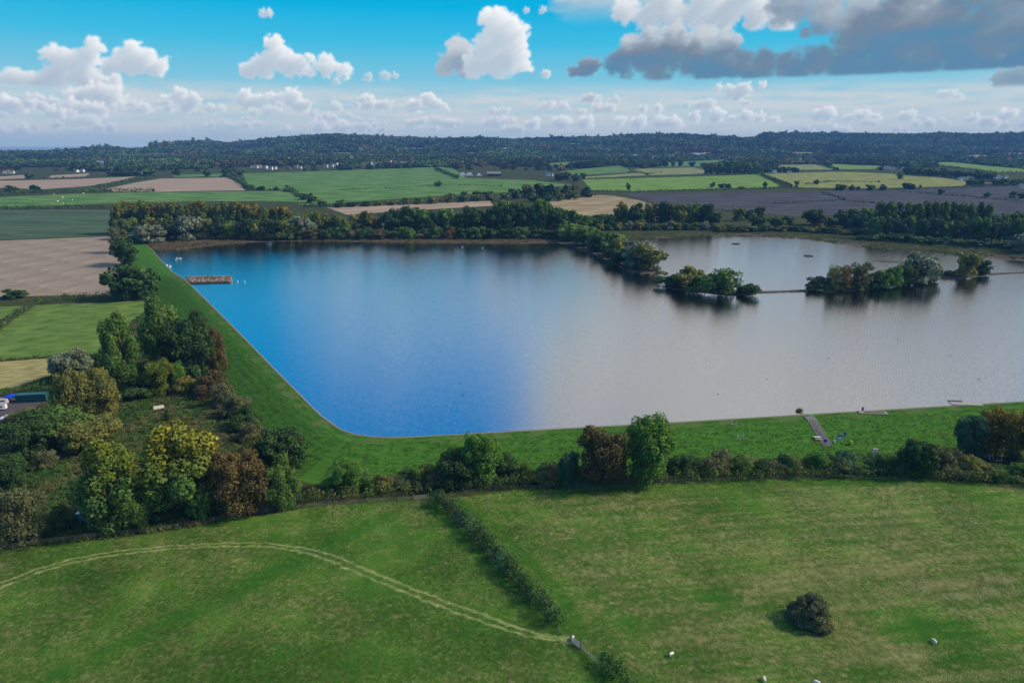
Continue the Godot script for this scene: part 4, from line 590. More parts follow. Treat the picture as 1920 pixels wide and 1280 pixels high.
	["broadleaf_tree", "@", "tree", "trees in front of the right poplars", "round", "bluish", 324.2, 583.5, -1, 18.1, 17.9],
	["broadleaf_tree", "@", "tree", "trees in front of the right poplars", "round", "green", 332.9, 581.5, -1, 20.3, 17.9],
	["broadleaf_tree", "@", "tree", "trees in front of the right poplars", "round", "dark", 341.6, 579.4, -1, 21.1, 17.8],
	["broadleaf_tree", "@", "tree", "trees in front of the right poplars", "round", "bluish", 350.2, 577.4, -1, 21.2, 17.7],
	["broadleaf_tree", "@", "tree", "trees in front of the right poplars", "round", "green", 358.7, 575.4, -1, 16.9, 17.7],
	["broadleaf_tree", "@", "tree", "trees in front of the right poplars", "round", "dark", 367.2, 573.4, -1, 19.7, 17.6],
	["broadleaf_tree", "@", "tree", "trees in front of the right poplars", "round", "bluish", 375.7, 571.4, -1, 19.2, 17.6],
	["broadleaf_tree", "@", "tree", "trees in front of the right poplars", "round", "green", 384.1, 569.5, -1, 20.9, 17.5],
	["broadleaf_tree", "@", "tree", "trees in front of the right poplars", "round", "dark", 392.4, 567.5, -1, 19.2, 17.4],
	["broadleaf_tree", "@", "tree", "trees in front of the right poplars", "round", "bluish", 400.7, 565.6, -1, 18.8, 17.4],
	["broadleaf_tree", "@", "tree", "trees in front of the right poplars", "round", "green", 408.9, 563.7, -1, 20.4, 17.3],
	["broadleaf_tree", "@", "tree", "trees in front of the right poplars", "round", "dark", 417.0, 561.8, -1, 20.4, 17.3],
]
const HEDGES := [
	["clipped dark hedge between the two near pastures", "", 3.73, 4.01, ["dark", "dark", "bluish"], 0.3, 2.4, [[-17.5, 146.8], [-11.9, 137.8], [-6.1, 127.1], [-1.0, 117.8], [3.9, 108.8], [8.1, 101.8]]],
	["short dark hedge at the bottom edge beyond the rail fence", "", 2.83, 2.9, ["dark", "dark", "bluish"], 0.3, 2.4, [[14.1, 92.6], [15.8, 90.1], [18.2, 86.5]]],
	["long roadside hedge along the top of the near pastures", "", 3.43, 2.48, ["dark", "green", "grey", "dark", "olive"], 0.34, 1.3, [[-49.6, 145.0], [-40.3, 147.5], [-28.0, 149.4], [-18.0, 151.0], [-7.8, 152.8], [5.2, 153.4], [20.9, 153.7], [38.3, 155.9], [58.7, 157.6], [78.9, 158.2], [99.0, 158.2], [111.3, 156.5], [127.4, 153.1], [139.6, 150.4]]],
	["hedge between the stubble field and the left pasture", "", 3.98, 3.35, ["dark", "green"], 0.5, 1.2, [[-251.0, 354.0], [-242.4, 367.1], [-223.1, 374.0], [-198.1, 376.8]]],
	["hedge along the left edge of the left pasture", "", 3.96, 3.88, ["dark", "grey"], 0.5, 1.2, [[-248.7, 351.5], [-242.5, 331.5], [-232.6, 304.6], [-223.0, 272.8]]],
	["thin hedge between the left pasture and the dry field", "", 1.07, 1.02, ["dark", "green"], 0.4, 1.2, [[-216.4, 253.2], [-199.9, 258.7], [-181.8, 263.0], [-165.5, 266.0]]],
	["hedge behind the gravel yard", "", 2.56, 2.07, ["dark", "green"], 0.4, 1.2, [[-175.8, 210.3], [-169.4, 215.8], [-165.3, 221.4], [-160.8, 228.5]]],
	["hedge along the far edge of the left crop field", "", 5.42, 6.11, ["dark", "green"], 1.29, 1.2, [[-709.3, 805.4], [-603.9, 829.3], [-570.2, 835.5], [-529.7, 841.7], [-469.1, 841.7]]],
	["hedge below the left tilled fields", "", 6.53, 8.89, ["dark", "green"], 1.57, 1.2, [[-859.4, 980.9], [-749.3, 1034.7], [-728.4, 1073.8], [-678.0, 1084.1], [-626.7, 1094.5], [-557.7, 1105.1]]],
	["%s low dark hedge from the left among the fields beyond the lake", "hedges among the fields beyond the lake", 2.56, 4.21, ["dark", "dark", "green"], 2.25, 1.2, [[-1010.7, 1403.9], [-949.3, 1439.1], [-929.0, 1476.0]]],
	["%s low dark hedge from the left among the fields beyond the lake", "hedges among the fields beyond the lake", 2.69, 4.42, ["dark", "dark", "green"], 2.36, 1.2, [[-912.4, 1476.0], [-900.9, 1514.9]]],
	["%s low dark hedge from the left among the fields beyond the lake", "hedges among the fields beyond the lake", 5.23, 5.35, ["dark", "dark", "green"], 1.9, 1.2, [[-695.6, 1185.7], [-715.5, 1278.6], [-738.6, 1386.9], [-741.0, 1476.0]]],
	["%s low dark hedge from the left among the fields beyond the lake", "hedges among the fields beyond the lake", 2.17, 4.45, ["dark", "dark", "green"], 2.38, 1.2, [[-712.3, 1485.6], [-610.5, 1495.2]]],
	["%s low dark hedge from the left among the fields beyond the lake", "hedges among the fields beyond the lake", 7.93, 8.15, ["dark", "dark", "green"], 2.49, 1.2, [[-629.0, 1555.9], [-535.7, 1386.9], [-445.9, 1185.7], [-411.6, 1127.0]]],
	["%s low dark hedge from the left among the fields beyond the lake", "hedges among the fields beyond the lake", 2.36, 4.85, ["dark", "dark", "green"], 2.59, 1.2, [[-612.7, 1621.6], [-510.1, 1705.5], [-426.7, 1784.5], [-309.9, 1886.4], [-194.1, 2000.4]]],
	["%s low dark hedge from the left among the fields beyond the lake", "hedges among the fields beyond the lake", 4.13, 4.22, ["dark", "dark", "green"], 1.79, 1.2, [[-422.3, 1121.5], [-360.7, 1127.0]]],
	["%s low dark hedge from the left among the fields beyond the lake", "hedges among the fields beyond the lake", 2.21, 5.06, ["dark", "dark", "green"], 2.71, 1.2, [[-607.7, 1693.0], [-443.6, 1856.2], [-322.9, 1966.5], [-202.7, 2090.6]]],
	["%s low dark hedge from the left among the fields beyond the lake", "hedges among the fields beyond the lake", 4.36, 4.46, ["dark", "dark", "green"], 1.9, 1.2, [[-379.0, 1185.7], [-342.9, 1116.0], [-301.4, 998.2]]],
	["%s low dark hedge from the left among the fields beyond the lake", "hedges among the fields beyond the lake", 5.13, 5.22, ["dark", "dark", "green"], 1.38, 1.2, [[-261.0, 861.1], [-221.8, 861.1], [-173.5, 881.3], [-110.1, 909.8], [-29.1, 964.2]]],
	["%s low dark hedge from the left among the fields beyond the lake", "hedges among the fields beyond the lake", 2.49, 3.39, ["dark", "dark", "green"], 1.8, 1.2, [[-271.6, 1127.0], [-227.2, 1161.5], [-162.2, 1198.1], [-122.2, 1250.6], [-18.4, 1223.8]]],
	["%s low dark hedge from the left among the fields beyond the lake", "hedges among the fields beyond the lake", 7.94, 8.19, ["dark", "dark", "green"], 2.92, 1.2, [[-196.5, 1826.8], [-151.7, 1621.6], [-110.0, 1439.1]]],
	["%s low dark hedge from the left among the fields beyond the lake", "hedges among the fields beyond the lake", 2.87, 5.92, ["dark", "dark", "green"], 3.17, 1.2, [[103.6, 1983.3], [268.6, 2252.8]]],
	["%s low dark hedge from the left among the fields beyond the lake", "hedges among the fields beyond the lake", 1.39, 2.82, ["dark", "dark", "green"], 1.49, 1.2, [[52.9, 932.4], [84.5, 972.5], [122.2, 1025.3]]],
	["%s low dark hedge from the left among the fields beyond the lake", "hedges among the fields beyond the lake", 2.21, 4.54, ["dark", "dark", "green"], 2.42, 1.2, [[147.5, 1514.9], [264.5, 1644.7], [354.5, 1693.0]]],
	["%s low dark hedge from the left among the fields beyond the lake", "hedges among the fields beyond the lake", 3.66, 3.75, ["dark", "dark", "green"], 1.77, 1.2, [[108.2, 1105.1], [181.4, 1094.5], [287.1, 1121.5], [417.4, 1155.6], [465.5, 1185.7]]],
	["%s low dark hedge from the left among the fields beyond the lake", "hedges among the fields beyond the lake", 2.56, 4.21, ["dark", "dark", "green"], 2.25, 1.2, [[142.1, 1403.9], [322.8, 1485.6], [550.5, 1599.1]]],
	["%s low dark hedge from the left among the fields beyond the lake", "hedges among the fields beyond the lake", 3.08, 6.35, ["dark", "dark", "green"], 3.41, 1.2, [[325.4, 2129.0], [300.2, 1826.8]]],
	["%s low dark hedge from the left among the fields beyond the lake", "hedges among the fields beyond the lake", 3.42, 5.63, ["dark", "dark", "green"], 3.02, 1.2, [[309.9, 1886.4], [301.1, 1577.2]]],
	["%s low dark hedge from the left among the fields beyond the lake", "hedges among the fields beyond the lake", 2.85, 5.87, ["dark", "dark", "green"], 3.15, 1.2, [[396.3, 1966.5], [557.1, 2017.9]]],
	["%s low dark hedge from the left among the fields beyond the lake", "hedges among the fields beyond the lake", 1.87, 2.53, ["dark", "dark", "green"], 1.34, 1.2, [[228.1, 835.5], [269.5, 788.4]]],
	["%s low dark hedge from the left among the fields beyond the lake", "hedges among the fields beyond the lake", 6.88, 7.08, ["dark", "dark", "green"], 2.52, 1.2, [[547.8, 1577.2], [510.6, 1403.9], [475.2, 1210.8]]],
	["%s low dark hedge from the left among the fields beyond the lake", "hedges among the fields beyond the lake", 3.8, 5.21, ["dark", "dark", "green"], 2.79, 1.2, [[625.8, 1744.1], [788.1, 1757.4], [910.5, 1644.7]]],
	["%s low dark hedge from the left among the fields beyond the lake", "hedges among the fields beyond the lake", 2.67, 2.71, ["dark", "dark", "green"], 1.43, 1.2, [[332.1, 895.3], [391.7, 924.7], [442.5, 944.0], [468.1, 909.8]]],
	["%s low dark hedge from the left among the fields beyond the lake", "hedges among the fields beyond the lake", 3.45, 3.53, ["dark", "dark", "green"], 1.88, 1.2, [[460.8, 1173.5], [509.2, 1127.0], [574.3, 1121.5], [699.2, 1161.5], [911.5, 1250.6]]],
	["%s low dark hedge from the left among the fields beyond the lake", "hedges among the fields beyond the lake", 3.24, 3.8, ["dark", "dark", "green"], 2.02, 1.2, [[522.5, 1264.4], [602.7, 1338.3], [685.2, 1322.9]]],
	["%s low dark hedge from the left among the fields beyond the lake", "hedges among the fields beyond the lake", 5.8, 6.85, ["dark", "dark", "green"], 3.68, 1.2, [[958.6, 2297.4], [819.7, 1798.4]]],
	["%s low dark hedge from the left among the fields beyond the lake", "hedges among the fields beyond the lake", 3.17, 3.24, ["dark", "dark", "green"], 1.72, 1.2, [[469.4, 1073.8], [464.2, 1025.3], [451.6, 956.0]]],
	["%s low dark hedge from the left among the fields beyond the lake", "hedges among the fields beyond the lake", 1.73, 3.53, ["dark", "dark", "green"], 1.88, 1.2, [[609.2, 1173.5], [717.6, 1223.8], [773.8, 1210.8]]],
	["%s low dark hedge from the left among the fields beyond the lake", "hedges among the fields beyond the lake", 3.23, 3.3, ["dark", "dark", "green"], 1.75, 1.2, [[602.0, 1094.5], [644.1, 1016.1], [673.0, 917.2]]],
	["%s low dark hedge from the left among the fields beyond the lake", "hedges among the fields beyond the lake", 3.59, 4.92, ["dark", "dark", "green"], 2.63, 1.2, [[910.5, 1644.7], [907.7, 1514.9], [879.0, 1370.3]]],
	["%s low dark hedge from the left among the fields beyond the lake", "hedges among the fields beyond the lake", 5.38, 6.35, ["dark", "dark", "green"], 3.41, 1.2, [[1238.2, 2129.0], [1119.7, 1644.7], [1193.5, 1644.7]]],
]
const HOUSES := [
	["house", -1166.4, 1644.7, 0.19, 12.3, 9, 6.0],
	["house", -1154.1, 1644.7, 0.22, 6.2, 4.9, 4.8],
	["house", -1470.7, 2148.7, -0.13, 16.0, 9, 6.2],
	["house", -1430.9, 2168.7, -0.26, 6.5, 5.2, 4.7],
	["house", -1041.8, 1705.5, -0.29, 8.9, 7.1, 5.0],
	["house", -1035.4, 1718.2, -0.18, 3.9, 3.1, 5.0],
	["shed", -1346.4, 2252.8, 0.22, 36.9, 9, 6.5],
	["shed", -1273.3, 2210.0, -0.08, 29.7, 9, 6.4],
	["house", -849.7, 1599.1, -0.29, 12.0, 9, 5.8],
	["house", -841.1, 1610.3, -0.05, 7.2, 5.8, 4.7],
	["house", -862.2, 2090.6, 0.05, 6.2, 5.0, 6.0],
	["house", -697.2, 1917.7, 0.28, 7.2, 5.7, 5.6],
	["house", -687.2, 1917.7, -0.01, 8.6, 6.9, 6.9],
	["house", -687.0, 1950.0, 0.31, 7.3, 5.8, 5.6],
	["house", -650.8, 1886.4, -0.31, 8.5, 6.8, 6.8],
	["house", -616.8, 1826.8, -0.18, 8.2, 6.6, 6.6],
	["house", -616.9, 1856.2, -0.31, 6.9, 5.5, 5.4],
	["house", -580.9, 1856.2, -0.07, 5.5, 4.4, 5.4],
	["house", -796.8, 2549.0, -0.18, 7.6, 6.1, 9.2],
	["house", -578.4, 1917.7, -0.31, 7.2, 5.7, 6.9],
	["house", -560.6, 1886.4, -0.17, 5.6, 4.5, 5.5],
	["house", -508.0, 1950.0, -0.06, 10.2, 8.2, 7.1],
	["house", -500.3, 1983.3, -0.14, 7.4, 5.9, 7.2],
	["house", -496.8, 2017.9, -0.31, 10.5, 8.4, 8.8],
	["house", -481.8, 2017.9, -0.32, 7.5, 6.0, 7.3],
	["house", -604.9, 2665.6, -0.2, 9.9, 7.9, 7.7],
	["house", -627.4, 2793.3, -0.34, 12.5, 9, 6.0],
	["house", -422.2, 2035.6, 0.33, 9.1, 7.3, 5.9],
	["house", -412.6, 2071.9, -0.22, 12.4, 9, 9.0],
	["house", -400.7, 2090.6, 0.01, 12.5, 9, 7.6],
	["house", -390.2, 2109.6, -0.07, 11.0, 8.8, 7.6],
	["house", -377.6, 2109.6, 0.02, 7.9, 6.3, 6.1],
	["house", -366.9, 2148.7, -0.29, 8.0, 6.4, 10.9],
	["house", -452.5, 2727.9, 0.03, 28.4, 9, 5.9],
	["house", -358.9, 2168.7, -0.13, 9.7, 7.8, 9.4],
	["house", -347.6, 2168.7, -0.27, 11.3, 9, 7.8],
	["house", -339.4, 2189.2, 0.03, 9.8, 7.8, 7.9],
	["house", -326.4, 2189.2, 0.29, 9.8, 7.8, 6.3],
	["house", -312.6, 2231.2, 0.07, 11.6, 9, 14.5],
	["house", -301.0, 2231.2, 0.25, 8.3, 6.7, 6.4],
	["house", -273.9, 2297.4, -0.13, 10.3, 8.2, 5.0],
	["house", -250.6, 2320.3, -0.04, 10.4, 8.3, 5.0],
	["house", -184.9, 2297.4, -0.01, 12.0, 9, 5.0],
	["house", -172.9, 2320.3, 0.05, 8.6, 6.9, 5.0],
	["house", -123.4, 2367.5, -0.09, 15.9, 9, 8.5],
	["house", -106.9, 2391.9, 0.09, 16.0, 9, 6.9],
	["house", -84.6, 2416.7, 0.16, 5.4, 4.3, 5.2],
	["house", -54.6, 2442.1, 0.29, 5.5, 4.4, 5.3],
	["house", 98.7, 2549.0, 0.23, 9.5, 7.6, 9.2],
	["house", 77.0, 1535.1, -0.13, 9.2, 7.4, 6.7],
	["house", 83.9, 1535.1, -0.29, 4.6, 3.7, 4.5],
	["house", 269.3, 2897.3, -0.27, 15.1, 9, 6.2],
	["house", 328.3, 2984.1, -0.19, 8.9, 7.1, 8.6],
	["shed", 392.1, 2930.1, -0.26, 61.0, 9, 7.4],
	["shed", 448.1, 2897.3, -0.3, 34.5, 9, 7.3],
	["shed", 489.4, 2861.7, -0.23, 34.0, 9, 8.2],
	["shed", 533.6, 2696.4, -0.17, 48.1, 9, 7.8],
	["shed", 608.8, 2727.9, 0.12, 52.8, 9, 9.8],
	["shed", 744.8, 2861.7, -0.15, 55.3, 9, 12.3],
	["house", 812.9, 2861.7, -0.15, 17.0, 9, 6.2],
	["house", 851.7, 2793.3, -0.09, 24.9, 9, 6.0],
	["shed", 893.1, 2760.2, -0.31, 20.5, 9, 6.0],
	["house", 988.1, 2827.1, -0.28, 18.9, 9, 6.1],
	["house", 614.0, 1693.0, -0.31, 7.6, 6.1, 7.4],
	["house", 618.4, 1680.7, 0.14, 10.1, 8.0, 4.9],
	["house", 639.3, 1693.0, -0.32, 5.1, 4.1, 3.7],
	["house", 639.8, 1644.7, -0.21, 4.9, 3.9, 3.6],
	["house", 1259.8, 2416.7, -0.16, 10.8, 8.6, 5.2],
	["house", 990.3, 1886.4, -0.06, 11.3, 9, 5.5],
	["house", 973.0, 1826.8, -0.13, 9.6, 7.6, 5.3],
	["house", 985.0, 1798.4, 0.18, 6.7, 5.4, 3.9],
	["house", 1569.2, 2494.4, 0.04, 13.0, 9, 9.0],
	["house", 879.0, 1386.9, 0.22, 14.6, 9, 3.0],
	["house", 1554.7, 2442.1, 0.28, 10.9, 8.7, 5.3],
	["house", 916.4, 1421.3, -0.04, 10.7, 8.5, 4.2],
	["house", 1702.2, 2635.4, 0.11, 7.8, 6.3, 5.7],
	["house", 818.8, 1223.8, 0.16, 12.9, 9, 3.6],
	["house", 993.9, 1457.3, 0.11, 10.9, 8.7, 4.3],
	["house", 1005.1, 1448.1, 0.32, 5.4, 4.3, 3.2],
	["house", 1662.0, 2391.9, 0.18, 21.4, 9, 8.6],
	["house", 1697.7, 2391.9, 0.05, 21.4, 9, 10.3],
	["house", 851.7, 1185.7, 0.14, 7.1, 5.7, 2.6],
]
const TUNNELS := [[-106.5, 1545.5, 13.9, 5.6], [-91.4, 1545.5, 13.9, 5.6], [-70.1, 1535.1, 10.3, 4.5]]
const BARN := [-39.1, 1535.1, 29.9, 8.9]
const VEHICLES := [[308.6, 2429.0, 1.89, 3], [317.0, 2434.7, 2.08, 2], [348.1, 2599.8, 1.11, 1], [322.9, 2407.8, 2.13, 1], [363.3, 2649.4, 2.07, 1], [367.1, 2655.4, 0.36, 1], [375.4, 2632.4, 0.91, 2], [356.8, 2476.7, 1.95, 1], [376.0, 2599.8, 1.74, 2], [377.0, 2574.7, 1.88, 2], [350.4, 2386.4, 0.85, 1], [355.5, 2407.9, 2.0, 1], [375.2, 2524.0, 0.71, 3], [391.0, 2530.2, 1.64, 1], [398.7, 2560.6, 0.32, 2], [373.6, 2383.9, 2.46, 0], [380.6, 2425.2, 1.8, 0], [399.7, 2516.7, 1.65, 0], [419.4, 2635.1, 0.38, 2], [423.5, 2653.0, 0.53, 0], [404.7, 2507.5, 1.69, 3], [386.8, 2375.6, 1.85, 0], [395.0, 2422.1, 1.12, 0], [408.7, 2470.8, 1.98, 3], [401.9, 2414.3, 2.25, 0], [428.3, 2537.6, 0.44, 1], [413.0, 2431.1, 0.7, 0], [439.0, 2544.6, 2.33, 1], [433.0, 2501.2, 0.88, 0], [446.3, 2551.8, 1.44, 1], [466.9, 2645.2, 1.5, 0], [459.1, 2574.4, 2.85, 2], [446.1, 2490.9, 0.09, 0], [434.7, 2425.8, 1.14, 1], [478.7, 2639.7, 2.95, 0], [462.3, 2545.1, 0.03, 1], [485.1, 2658.1, 2.1, 2], [449.4, 2460.3, 2.82, 0], [442.9, 2397.2, 2.13, 2], [465.8, 2474.0, 2.47, 0], [462.6, 2453.3, 2.6, 1], [468.8, 2474.5, 1.2, 0], [475.7, 2475.0, 0.72, 3], [467.7, 2414.4, 1.35, 2], [484.0, 2494.8, 1.22, 0], [515.3, 2654.6, 1.79, 3]]
const SHEEP := [[26.0, 95.0, 0.6], [70.7, 98.1, 1.7], [39.2, 89.5, 1.5], [47.1, 88.8, 2.6], [10.2, 98.8, 1.2]]
const FAR_SHEEP := [[-677.3, 1044.2, 0.0], [-595.9, 924.7, 4.0], [-627.2, 985.2, 0.7], [-570.6, 895.3, 2.0], [-588.8, 944.0, 2.2], [-640.1, 1055.8, 4.6], [-640.2, 909.8, 3.4], [-700.9, 1016.1, 2.6], [-634.5, 932.4, 1.9]]
const SWANS := [[-229.5, 457.7, 4.6], [-225.6, 453.4, 1.1], [-235.0, 481.4, 5.4], [-236.6, 487.4, 3.3], [-234.4, 487.4, 3.5], [-160.7, 400.0, 5.2], [-156.5, 400.0, 5.2], [-39.0, 545.6, 2.2], [-22.9, 539.7, 4.9], [80.2, 548.7, 1.2]]
const DUCKS := [[-53.2, 259.0, 2.1], [-38.1, 253.6, 1.3], [-28.8, 207.5, 1.2], [-27.5, 256.1, 5.7], [-26.1, 294.8, 4.9], [-17.5, 219.5, 0.1], [-15.7, 207.7, 3.3], [25.4, 283.1, 5.3], [30.9, 287.1, 5.4], [53.4, 282.3, 5.1], [65.8, 208.5, 5.2], [86.7, 223.1, 0.5], [134.9, 304.3, 4.9], [118.3, 247.7, 5.6], [158.5, 274.3, 2.7], [165.4, 250.2, 0.0], [189.3, 271.2, 4.3], [147.4, 208.1, 0.8], [158.6, 223.1, 1.5], [161.7, 224.3, 1.2]]
const RAFTS := [[181.7, 562.7], [214.1, 498.6]]
const FENCE_RAIL := [[-111.2, 124.8], [-105.5, 125.9], [-99.1, 127.9], [-92.5, 129.8], [-84.9, 131.4], [-77.6, 132.7]]
const FENCE_WIRE := [[-76.1, 133.2], [-66.2, 137.1], [-55.6, 140.9], [-45.6, 144.0], [-33.6, 145.5], [-23.2, 146.8]]
const FENCE_WIRE2 := [[-14.6, 148.8], [-3.9, 152.0], [10.4, 152.6], [24.7, 152.8], [44.8, 155.6], [65.2, 157.3], [85.4, 157.6], [105.0, 157.1]]
const GATE := [[-23.1, 146.8], [-19.8, 147.5]]
const SHEET_GATE := [[9.9, 98.4], [11.3, 96.6]]
const RAIL_B := [[11.4, 96.5], [13.9, 92.3]]
const GATEPOST := [[8.0, 100.8], [9.8, 98.7]]
const PIER := [[-195.3, 410.5], [-170.2, 414.0], [-162.8, 396.8], [-185.5, 393.5]]
const STEPS := [[85.6, 186.8], [86.0, 173.8]]
const SPOT := {"shelter": [-94.3, 138.1], "board": [-111.6, 205.1], "gazebo": [-163.1, 212.3], "container": [-156.6, 212.8], "van_a": [-164.5, 210.3], "van_b": [-161.5, 205.1], "pile": [-154.4, 198.0], "plank": [-154.1, 201.0], "sign_a": [90.0, 175.8], "sign_b": [92.1, 177.5], "sign_c": [85.4, 174.4], "bin": [91.2, 175.4], "bench": [84.1, 176.5], "postw": [88.4, 175.4], "box": [97.9, 171.7], "chevron": [128.5, 167.4], "logs": [134.2, 169.3], "marker_a": [62.1, 180.7], "marker_b": [62.5, 175.7], "platform": [105.7, 189.7], "slip": [137.7, 197.2], "birds": [-181.3, 410.6]}
const ROAD := [[32.1, 158.2], [61.7, 166.7], [92.0, 171.7], [116.0, 173.3], [128.3, 170.0], [137.3, 164.8], [151.6, 157.1]]
